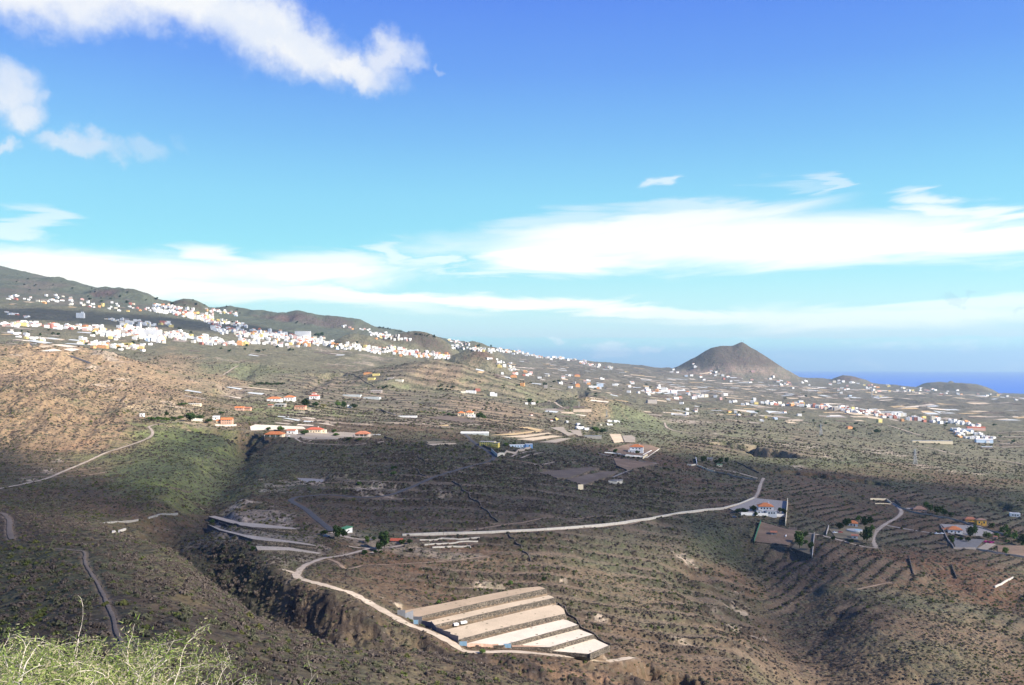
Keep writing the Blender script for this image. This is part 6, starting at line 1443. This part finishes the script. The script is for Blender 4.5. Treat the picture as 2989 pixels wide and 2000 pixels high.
# trees between the far houses, and pines on the skyline
gl = 'dark trees among the hillside town houses'
def tlab(k, where):
    return rt.choice(('small rounded', 'low spreading', 'narrow upright', 'tiny', 'ragged')) + ' dark tree ' + where
for ri, (u0, u1, v0, v1, n) in enumerate(((60, 180, 965, 985, 6), (240, 420, 985, 1020, 8), (200, 560, 955, 985, 9), (600, 720, 990, 1030, 8), (740, 860, 1010, 1030, 8), (905, 950, 974, 984, 8), (950, 1050, 990, 1020, 4), (1100, 1190, 1010, 1030, 4), (130, 520, 868, 890, 10), (640, 700, 935, 955, 4), (1290, 1480, 995, 1020, 8))):
    for _ in range(n): tree(rt.uniform(u0, u1), rt.uniform(v0, v1), rt.uniform(5, 9), rt.uniform(6, 12), 'dark', tlab(v1 + u0, 'in the hillside town, ' + ('at its left end', 'in the lower left terrace', 'in the centre', 'below the middle', 'below the right half', 'as a dark clump over the right half', 'at the right end', 'by the trailing row', 'high on the left slope', 'near the upper hamlet', 'behind the dark cone')[ri]), gl, far=True)
for ri, (u0, u1, v0, v1, n) in enumerate(((1440, 1640, 1090, 1135, 12), (1640, 1990, 1120, 1165, 14), (1990, 2400, 1150, 1215, 16), (2370, 2560, 1230, 1262, 8), (2560, 2989, 1220, 1300, 10), (1100, 1160, 1128, 1136, 6), (1270, 1330, 1128, 1140, 8), (2830, 2920, 1300, 1316, 5), (2560, 2989, 1500, 1600, 0))):
    for _ in range(n): tree(rt.uniform(u0, u1), rt.uniform(v0, v1), rt.uniform(4, 9), rt.uniform(6, 12), 'dark', tlab(0, ('on the slope above the tan spur', 'among the farms right of the tan spur', 'along the left valley road', 'by the pale fields below the village', 'around the right end of the village', 'left of the farm on the green slope', 'beside the farm on the green slope', 'under the right-hand warehouses', '')[ri]), 'dark trees on the distant plain', far=True)
for _ in range(26):
    u = rt.uniform(2890, 2990); tree(u, 1540 + (u - 2890) * .45 + rt.uniform(-18, 22), rt.uniform(8, 16), rt.uniform(10, 16), rt.choice(['dark', 'green']), rt.choice(('dark', 'bright', 'low', 'rounded', 'scraggy')) + ' garden bush at the right edge, ' + ('nearer the villas' if u < 2940 else 'right at the picture edge'), 'garden bushes at the right edge', 'garden_bush', 'bush', far=True)
for _ in range(34):
    t = rt.random() ** .8; u = 1080 + t * 190; v = 952 + t * 30
    tree(u, v + rt.uniform(0, 5), rt.uniform(4, 7), rt.uniform(3, 6), 'pine', ('single' if rt.random() < .4 else 'slim' if rt.random() < .5 else 'broader') + ' tiny dark pine on the skyline ridge, ' + ('left part' if t < .35 else 'middle' if t < .7 else 'right part'), 'pines on the skyline ridge', 'pine_tree', 'pine tree', far=True)
for _ in range(40):
    u = rt.uniform(0, 900); v = 800 + u * .125 + rt.uniform(5, 40)
    tree(u, v, rt.uniform(4, 7), rt.uniform(4, 8), 'pine', rt.choice(('slim', 'rounded', 'low')) + ' tiny dark pine on the mountain flank, ' + ('far left' if u < 250 else 'under the purple hills' if u < 520 else 'right of the upper cone'), 'pines on the mountain flank', 'pine_tree', 'pine tree', far=True)
# ------------------------------------------------------------ towns and scattered houses
def facade(name, c):
    m = bpy.data.materials.new(name); m.use_nodes = True; N = NT(m.node_tree); b = m.node_tree.nodes['Principled BSDF']
    pos = N.node('ShaderNodeTexCoord').outputs['Object']; x, y, z = N.sep(pos); nz = N.m('ABSOLUTE', N.sep(N.node('ShaderNodeNewGeometry').outputs['Normal'])[2])
    fx = N.m('FRACT', N.m('ADD', N.m('MULTIPLY', N.m('ADD', x, y), 0.27), 100.0)); fz = N.m('FRACT', N.m('ADD', N.m('MULTIPLY', z, 0.333), 100.0))
    w = N.m('MULTIPLY', N.m('MULTIPLY', N.m('GREATER_THAN', fx, 0.66), N.m('GREATER_THAN', fz, 0.45)), N.m('LESS_THAN', nz, 0.5))
    col = N.mix(N.m('MULTIPLY', w, .75), c, (0.10, 0.10, 0.11)); col = N.mix(N.m('MULTIPLY', N.m('GREATER_THAN', nz, .5), .35), col, (0.52, 0.42, 0.34))
    col = N.vm('SCALE', col, N.lin(N.noise(N.node('ShaderNodeNewGeometry').outputs['Position'], .05, 3), .3, .7, .88, 1.08))
    N.put(b.inputs['Base Color'], col); b.inputs['Roughness'].default_value = .85; MATS[name] = m
PAL = {'white': (.86, .84, .80), 'pale cream': (.80, .72, .56), 'yellow': (.78, .62, .22), 'orange': (.74, .36, .14), 'pink': (.74, .46, .40), 'red-brown': (.48, .17, .12), 'pale blue': (.58, .68, .80), 'grey block': (.42, .37, .33)}
for k_, c_ in PAL.items(): facade('facade_' + k_.replace(' ', '_').replace('-', '_'), c_)
rh_ = random.Random(21)
def town_mesh(w, d, h, kind):
    m = MB(); b = 3.5
    if kind == 0: m.box(-w / 2, -d / 2, -b, w / 2, d / 2, h)
    elif kind == 1:      # stepped top storey
        P = [(-w / 2, -d / 2), (w / 2, -d / 2), (w / 2, d / 2), (-w / 2, d / 2)]; m.prism(P, -b, h * .68); m.box(-w / 2 + .01, -d * .1, h * .68 - .01, w * .12, d / 2 - .01, h)
    elif kind == 2:      # L plan
        m.prism([(-w / 2, -d / 2), (w / 2, -d / 2), (w / 2, 0), (w * .08, 0), (w * .08, d / 2), (-w / 2, d / 2)], -b, h)
    elif kind == 3:      # stair hut on the roof
        m.box(-w / 2, -d / 2, -b, w / 2, d / 2, h * .8); m.box(w * .1, -d * .2, h * .8 - .01, w * .38, d * .25, h)
    else:                # pitched
        m.add([(-w / 2, -d / 2, -b), (w / 2, -d / 2, -b), (w / 2, d / 2, -b), (-w / 2, d / 2, -b), (-w / 2, -d / 2, h * .75), (w / 2, -d / 2, h * .75), (w / 2, d / 2, h * .75), (-w / 2, d / 2, h * .75)], [(3, 2, 1, 0), (0, 1, 5, 4), (1, 2, 6, 5), (2, 3, 7, 6), (3, 0, 4, 7)])
        m.add([(-w / 2 - .3, -d / 2 - .3, h * .74), (w / 2 + .3, -d / 2 - .3, h * .74), (w / 2 + .3, d / 2 + .3, h * .74), (-w / 2 - .3, d / 2 + .3, h * .74), (-w * .2, 0, h), (w * .2, 0, h)], [(0, 1, 5, 4), (2, 3, 4, 5), (1, 2, 5), (3, 0, 4), (3, 2, 1, 0)], 1)
    return m
NB = {'house': 0, 'apartment_building': 0, 'farm_house': 0}
REST = []
placed = []
FORM = {0: 'boxy', 1: 'stepped', 2: 'L-shaped', 3: 'flat-topped', 4: 'tile-roofed'}
def town_house(u, v, wpx, hpx, dm, rz, col, kind, where, name='house', free=False, spot=''):
    p = at(u, v); s = p.y / F; w = wpx * s; h = hpx * s
    if not free:
        for q in placed:
            if abs(q[0] - p.x) < (q[2] + w) * .42 and abs(q[1] - p.y) < (q[3] + dm) * .42: return False
    placed.append((p.x, p.y, w, dm))
    m = town_mesh(w, dm, h, kind); mats = [MATS['facade_' + col.replace(' ', '_').replace('-', '_')], MATS[rh_.choice(['orange_tiles', 'terracotta_tiles'])]]
    loc = (p.x, p.y, ground(p))
    if NB[name] >= 292:
        REST.append((m, mats, loc, rz)); return True
    NB[name] += 1
    o = m.build(name, mats, loc=loc); o.rotation_euler = (0, 0, rz)
    size = 'small' if wpx < 9 else ('broad' if wpx > 15 else 'mid-sized')
    noun = {'house': 'house', 'apartment_building': 'apartment block', 'farm_house': 'farmhouse'}[name]
    lb = '%s %s %s %s %s%s' % (size, FORM[kind], col, noun, where, spot)
    tag(o, lb, noun, '%s %ss %s' % (col, noun, where)); return True
def spot_of(t, dv): return ', ' + ('upper' if dv < 0 else 'lower') + ' ' + ('left' if t < .33 else 'middle' if t < .67 else 'right')
def pick(): return rh_.choices(list(PAL), [70, 9, 4, 4, 4, 3, 1, 5])[0]
CL = [  # u0, v0 -> u1, v1 axis, half thickness, count, width range, height range, where
    (0, 948, 110, 950, 7, 16, (9, 18), (6, 9), 'on the left edge of the hillside town'), (92, 952, 300, 962, 6, 26, (9, 20), (7, 12), 'in the left row of the hillside town'),
    (20, 972, 130, 994, 8, 12, (9, 16), (5, 8), 'in the lower left gardens of the town'), (270, 968, 350, 984, 9, 18, (9, 16), (7, 11), 'left of the town centre'),
    (345, 958, 480, 992, 18, 58, (9, 17), (8, 14), 'in the dense town centre'), (365, 943, 500, 952, 6, 14, (9, 16), (7, 11), 'on the upper rim of the town centre'),
    (230, 1000, 420, 1018, 9, 26, (9, 18), (6, 11), 'in the lower terrace of the town'), (480, 975, 640, 1000, 10, 28, (9, 16), (7, 12), 'right of the town centre'),
    (560, 992, 700, 1008, 8, 18, (9, 16), (6, 10), 'in the middle of the long town'), (620, 958, 760, 985, 12, 40, (8, 15), (6, 12), 'on the middle slope of the town'),
    (740, 972, 900, 998, 13, 66, (8, 14), (6, 11), 'in the dense right half of the town'), (700, 1000, 880, 1010, 6, 22, (8, 14), (6, 10), 'in the lower right row of the town'),
    (880, 992, 1020, 1014, 9, 34, (8, 14), (6, 10), 'at the right end of the town'), (1020, 1010, 1110, 1028, 7, 16, (8, 14), (6, 9), 'where the town thins out downhill'),
    (1100, 1022, 1310, 1044, 6, 40, (7, 13), (6, 9), 'in the thin row trailing right from the town'), (1130, 1016, 1180, 1022, 4, 7, (8, 12), (6, 9), 'above the thin trailing row'),
    (450, 892, 530, 900, 5, 14, (7, 13), (5, 9), 'just under the upper cone'), (450, 908, 560, 918, 6, 30, (7, 12), (5, 9), 'in the upper hamlet'), (540, 912, 620, 935, 9, 34, (7, 13), (5, 10), 'in the dense upper hamlet'),
    (600, 905, 690, 918, 4, 14, (6, 11), (4, 7), 'right of the upper cone'), (620, 935, 720, 952, 6, 16, (7, 12), (5, 9), 'between upper hamlet and town'),
    (20, 868, 220, 880, 10, 16, (6, 14), (4, 7), 'scattered high on the left slope'), (200, 885, 450, 905, 10, 20, (6, 12), (4, 7), 'scattered above the shaded strip'), (0, 915, 100, 925, 5, 6, (6, 12), (4, 6), 'near the shaded strip on the left'),
    (300, 930, 360, 940, 4, 6, (6, 9), (4, 6), 'within the shaded strip'), (1080, 975, 1200, 995, 6, 26, (5, 10), (4, 7), 'in the notch behind the dark cone'), (1000, 955, 1080, 962, 4, 6, (5, 9), (3, 5), 'high on the far ridge'),
    (1300, 990, 1370, 1008, 5, 16, (5, 9), (3, 6), 'on the low far hill'), (1320, 1012, 1440, 1026, 5, 20, (5, 9), (4, 6), 'below the low far hill')]
for (u0, v0, u1, v1, th, n, wr, hr, where) in CL:
    ok = 0; tries = 0
    n = int(n * 1.7); wr = (wr[0] * .80, wr[1] * .82); hr = (hr[0] * .80, hr[1] * .84)
    while ok < n and tries < n * 6:
        tries += 1; t = rh_.random(); u = u0 + (u1 - u0) * t; v = v0 + (v1 - v0) * t + rh_.gauss(0, .55) * th
        w = rh_.uniform(*wr); h = rh_.uniform(*hr); big = h > 8 and w > 9.5
        ok += bool(town_house(u, v, w, h, rh_.uniform(9, 15), rh_.uniform(-.35, .35), pick(), rh_.choice([0, 0, 1, 2, 3, 3, 4]), where, 'apartment_building' if big or NB['house'] >= 290 else 'house', spot=spot_of(t, v - v0 - (v1 - v0) * t)))
town_house(672, 986, 1, 1, 2, 0, 'white', 0, 'at the town centre') if False else None
for (u, v, w, h, c, k, wh) in ((445, 985, 54, 22, 'white', 0, 'largest, in the town centre'), (884, 984, 46, 17, 'white', 0, 'largest, on the right crown of the town'), (235, 928, 22, 18, 'white', 3, 'in the upper hamlet front'), (556, 930, 16, 20, 'white', 3, 'tower-like in the upper hamlet'), (330, 985, 36, 22, 'white', 3, 'largest left of the town centre'), (168, 958, 26, 13, 'white', 1, 'beside the red house in the left row'), (148, 957, 12, 13, 'red-brown', 0, 'beside the large white one in the left row'), (106, 950, 26, 9, 'pink', 1, 'in the left row'), (60, 950, 36, 8, 'yellow', 0, 'at the left end of the town'), (372, 1010, 28, 9, 'yellow', 0, 'in the lower terrace of the town'), (300, 1016, 30, 8, 'orange', 0, 'in the lower terrace of the town'), (700, 1008, 16, 13, 'orange', 3, 'in the lower middle row'), (713, 1008, 12, 13, 'yellow', 3, 'in the lower middle row'), (895, 1010, 22, 12, 'orange', 1, 'in the lower right row')):
    town_house(u, v, w, h, 14, rh_.uniform(-.15, .15), c, k, wh, 'apartment_building', True)
# far town on the saddle, plain villages, lone farms
for (u0, v0, u1, v1, th, n, wr, hr, where, nm) in (
    (1430, 1022, 1640, 1042, 5, 66, (4, 9), (3, 6), 'in the far saddle town', 'apartment_building'), (1560, 1040, 1720, 1050, 5, 40, (4, 9), (3, 6), 'in the lower saddle town', 'apartment_building'),
    (1690, 1058, 1790, 1078, 4, 26, (4, 9), (3, 6), 'in the spur below the saddle town', 'farm_house'), (1740, 1050, 1900, 1060, 5, 16, (4, 8), (3, 5), 'on the far plain left of the big cone', 'farm_house'),
    (2240, 1180, 2340, 1184, 3, 12, (8, 14), (6, 9), 'in the left part of the plain village', 'apartment_building'), (2320, 1184, 2460, 1198, 4, 24, (8, 14), (8, 12), 'in the front row of the plain village', 'apartment_building'),
    (2450, 1196, 2580, 1212, 6, 30, (7, 13), (6, 10), 'in the middle of the plain village', 'apartment_building'), (2590, 1216, 2700, 1228, 8, 22, (7, 13), (6, 12), 'in the right part of the plain village', 'apartment_building'),
    (2720, 1226, 2860, 1246, 8, 26, (7, 13), (5, 9), 'at the right end of the plain village', 'apartment_building'), (2780, 1262, 2900, 1290, 12, 26, (8, 14), (5, 9), 'around the warehouses at the right', 'apartment_building'),
    (1880, 1140, 2240, 1182, 10, 34, (7, 14), (5, 9), 'strung along the valley road', 'farm_house'), (1640, 1100, 2000, 1160, 26, 34, (6, 13), (4, 7), 'scattered on the near plain', 'farm_house'), (1440, 1080, 1700, 1120, 16, 18, (7, 13), (5, 8), 'scattered on the slope above the plain', 'farm_house'),
    (1950, 1085, 2700, 1150, 22, 60, (5, 11), (3, 6), 'scattered over the brown plain', 'farm_house'), (2400, 1120, 2980, 1160, 12, 40, (5, 11), (2.5, 4.5), 'far out near the coast', 'farm_house'), (2000, 1200, 2300, 1225, 12, 12, (7, 12), (5, 7), 'on the pale fields left of the village', 'farm_house'),
    (1420, 1045, 1500, 1070, 8, 10, (5, 10), (3, 6), 'below the dark red hill', 'farm_house'), (1500, 1215, 1800, 1245, 6, 8, (6, 9), (3, 5), 'near the gorge edge', 'farm_house')):
    ok = 0; tries = 0
    while ok < n and tries < n * 5:
        tries += 1; t = rh_.random(); u = u0 + (u1 - u0) * t; v = v0 + (v1 - v0) * t + rh_.gauss(0, .55) * th
        if u > 2300 and v < 1106 + max(0, (u - 2400)) * .075: continue
        ok += bool(town_house(u, v, rh_.uniform(*wr), rh_.uniform(*hr), rh_.uniform(9, 16), rh_.uniform(-.35, .35), pick(), rh_.choice([0, 0, 1, 2, 3, 4]), where, nm, spot=spot_of(t, v - v0 - (v1 - v0) * t)))
for (u, v, w, h, d, c, k, wh) in ((1731, 1133, 26, 7, 14, 'white', 0, 'with a blue-tinged neighbour on the near plain'), (1751, 1129, 20, 9, 14, 'pale blue', 0, 'right of the long white one'), (1686, 1130, 13, 10, 12, 'orange', 4, 'left of the long white one'), (1499, 1102, 18, 7, 12, 'orange', 4, 'above the tan spur'), (1685, 1100, 16, 7, 12, 'orange', 4, 'beside pale plots'), (1525, 1126, 12, 8, 12, 'orange', 0, 'between dark trees on the slope'),
        (1441, 1156, 21, 11, 12, 'white', 1, 'alone on the tan hillside'), (1593, 1133, 10, 9, 10, 'grey block', 0, 'above the gorge spur'), (1978, 1149, 42, 10, 20, 'white', 0, 'the largest hall on the plain'), (1935, 1144, 40, 5, 14, 'white', 0, 'long and low left of the largest hall'), (1973, 1165, 14, 6, 12, 'white', 0, 'just below the largest hall'), (1902, 1177, 28, 10, 16, 'grey block', 2, 'with broken walls on the valley floor'),
        (1375, 1147, 30, 7, 14, 'white', 2, 'beside the red-roofed farm'), (1394, 1139, 16, 5, 12, 'red-brown', 4, 'behind the white farm'), (1352, 1147, 14, 5, 10, 'pale cream', 0, 'left of the white farm'), (1537, 1180, 8, 5, 8, 'white', 0, 'left of two tiny ones under a tree'), (1556, 1180, 12, 5, 8, 'white', 0, 'right of two tiny ones under a tree'), (1692, 1252, 22, 7, 10, 'white', 2, 'with trees beside the grey plots'), (1712, 1255, 14, 6, 8, 'white', 0, 'right end of the farm by the grey plots'),
        (1780, 1231, 14, 5, 9, 'white', 1, 'left of the farm pair on the gorge edge'), (1800, 1233, 16, 6, 9, 'white', 1, 'right of the farm pair on the gorge edge'), (2567, 1233, 12, 10, 12, 'yellow', 0, 'cube-shaped below the plain village'), (2479, 1252, 15, 8, 12, 'orange', 4, 'alone with a dark tree on the plain'), (2333, 1214, 12, 6, 12, 'white', 0, 'in the pale fields'), (2723, 1228, 11, 13, 14, 'pale cream', 0, 'tallest in the plain village'), (1085, 1108, 20, 5, 12, 'yellow', 0, 'on the saddle of the green slope'), (1074, 1092, 24, 5, 10, 'orange', 4, 'higher on the saddle of the green slope'), (1098, 1096, 20, 5, 10, 'yellow', 0, 'right on the saddle of the green slope'), (1140, 1106, 18, 4, 10, 'grey block', 0, 'below the saddle'), (1166, 1112, 22, 4, 10, 'pale cream', 0, 'right below the saddle')):
    town_house(u, v, w, h, d, rh_.uniform(-.2, .2), c, k, wh, 'farm_house', True)
for (u, v, w, d, h, rm, wm, lb) in ((2812, 1262, 50, 40, 8, 'grey_sheet', 'blue_render', 'blue-grey roofed warehouse at the right village end'), (2848, 1256, 50, 30, 8, 'red_tiles', 'pink_render', 'pink and red roofed warehouse behind the blue-grey one'), (2872, 1292, 46, 34, 9, 'white_roof', 'pale_blue_render', 'white and pale blue warehouse lowest in the right village'), (1992, 1150, 26, 30, 9, 'grey_sheet', 'block_render', 'grey-brown barn right of the largest white hall'), (2880, 1308, 30, 10, 3, 'grey_sheet', 'block_render', 'low grey shed under the right village')):
    long_roof(u, v, -.15, w, d * .4, h, rm, wm, lb, 'warehouse', 'warehouse', 'gable' if 'barn' not in lb else 'flat', 2)
if REST:
    for nm in ['distant_houses']:
        V0 = []; F0 = []; M0 = []; mats = []
        for m, ms, loc, rz in REST:
            k = len(V0); c, s = math.cos(rz), math.sin(rz)
            V0 += [(v[0] * c - v[1] * s + loc[0], v[0] * s + v[1] * c + loc[1], v[2] + loc[2]) for v in m.v]; F0 += [tuple(i + k for i in f) for f in m.f]
            for x in ms:
                if x not in mats: mats.append(x)
            M0 += [mats.index(ms[i]) for i in m.m]
        o = link_mesh(nm, V0, F0, mats, M0); tag(o, kind='stuff')
print('TOWN', NB, len(REST))
# ------------------------------------------------------------ feathery bushes on the ledge below the viewpoint
mat('pale_bark', (0.50, 0.44, 0.37), .9, var=.25, nscale=8)
leaf_mat('feathery_leaves', (0.14, 0.20, 0.045), (0.26, 0.30, 0.10), .3)
leaf_mat('dry_feathery', (0.30, 0.27, 0.15), (0.42, 0.37, 0.24), .3)
def ledge_bush(u, vtop, D, wide, seed, leafy, label, lean=(0, 0), bare=0.25, leaves=5200):
    r = random.Random(seed); x = (u - UC) / F * D; z0 = float(zat(x, D)[0]); ztop = -(vtop - EYE) / F * D; H = max(.6, ztop - z0)
    root = empty('feathery_bush', (x, D, z0)); tag(root, label, 'bush', 'feathery bushes on the near ledge')
    st = MB(); LV_ = []; LF = []; ends = []
    def grow(p, d, L, rad, lvl):
        pts = [p]; n = 6
        for k in range(n):
            d = (d + Vector((r.gauss(0, .13), r.gauss(0, .13), r.gauss(0, .10) - (.12 if lvl else .07)))).normalized(); p = p + d * (L / n); pts.append(p)
            if lvl < 2 and k >= 1 and r.random() < (.85 if lvl == 0 else .7):
                q = Vector((r.gauss(0, 1), r.gauss(0, 1), r.gauss(.2, .7))).normalized(); grow(p, (d * .75 + q * .7).normalized(), L * r.uniform(.30, .5), rad * .55, lvl + 1)
        st.tube(pts, [rad * (1 - .75 * k / n) for k in range(n + 1)], 4 if lvl == 0 else 3, cap=False); ends.append((pts, lvl))
    for i in range(17):
        a = r.uniform(0, 6.28); d = Vector((math.cos(a) * wide / H * .62 + lean[0], math.sin(a) * wide / H * .5 + lean[1], 1)).normalized()
        grow(Vector((r.gauss(0, .12), r.gauss(0, .12), -.15)), d, H * r.uniform(.66, .98) / max(.55, d.z) * .92, .022, 0)
    st.build('branchwork', MATS['pale_bark'], root)
    E = [e for e in ends if e[1] >= 1 or r.random() < .3]
    n = 0
    for _ in range(int(leaves * leafy)):
        pts, lvl = r.choice(E); k = r.uniform(1.5 if lvl else 4, len(pts) - 1.02); i = int(k); p = pts[i].lerp(pts[i + 1], k - i)
        if r.random() < bare * .5 : continue
        p = p + Vector((r.gauss(0, .10), r.gauss(0, .10), r.gauss(0, .09))); d = ((pts[i + 1] - pts[i]).normalized() * .7 + Vector((r.gauss(0, .55), r.gauss(0, .55), r.gauss(.25, .5)))).normalized()
        L = r.uniform(.05, .12); w = r.uniform(.009, .015); e = d.orthogonal().normalized(); e = (e * math.cos(r.random() * 6) + d.cross(e) * math.sin(r.random() * 6)) * w
        b = len(LV_); LV_.extend([p - e, p + e, p + d * L + e * .3 + Vector((0, 0, -.02)), p + d * L - e * .3 + Vector((0, 0, -.02))]); LF.append((b, b + 1, b + 2, b + 3))
    o = link_mesh('foliage', LV_, LF, [MATS['feathery_leaves'], MATS['dry_feathery']], [1 if r.random() < .30 else 0 for _ in LF], root); o['kind'] = 'stuff'
for a in ((30, 1835, 19.5, 1.5, 1, 1.0, 'leafy yellow-green bush farthest left and highest on the ledge'), (-70, 1845, 18.5, 1.5, 2, 1.0, 'green bush cut by the left picture edge'), (120, 1880, 20.5, 1.2, 3, 1.0, 'green bush just under the bare white arching branches'),
          (170, 1875, 20, 1.6, 4, .16, 'tall half-bare bush with arching white branches and thin green tips'), (235, 1895, 19.5, 1.3, 5, 1.0, 'bright green bush right of the bare white branches'), (325, 1895, 20.5, 1.2, 6, 1.0, 'bright green bush at the middle of the ledge edge'),
          (400, 1935, 20.5, 1.2, 7, .95, 'green bush lower down the ledge edge'), (470, 1962, 21.5, .9, 8, .6, 'bush tangled with white twigs low on the ledge edge'), (560, 1985, 21, 1.1, 9, .9, 'rightmost low green bush of the ledge mass'), (90, 1930, 15.5, 1.2, 10, .8, 'pale dry-tipped bush at the bottom left corner'),
          (0, 1900, 15, 1.1, 11, .8, 'dry green bush in the very corner of the picture'), (210, 1950, 15.5, 1.1, 12, .8, 'pale tangled bush at the bottom edge, left of centre'), (330, 1965, 16, 1.1, 13, .8, 'pale green bush at the bottom edge under the ledge line'), (440, 1990, 17, .9, 14, .8, 'small bush at the bottom edge of the ledge'),
          (460, 1935, 24, .5, 15, .08, 'small dead bush of curled white twigs'), (712, 1945, 25, .7, 16, .30, 'thin separate bush with bare fan of twigs at the bottom edge'), (610, 1985, 24, .6, 17, .35, 'low twiggy tuft between ledge and thin bush'), (-30, 1960, 12.5, 1.2, 18, .8, 'nearest dry bush at the lower left'), (130, 1985, 12.5, 1.1, 19, .8, 'nearest green bush at the bottom edge')):
    ledge_bush(*a, leaves=17000)
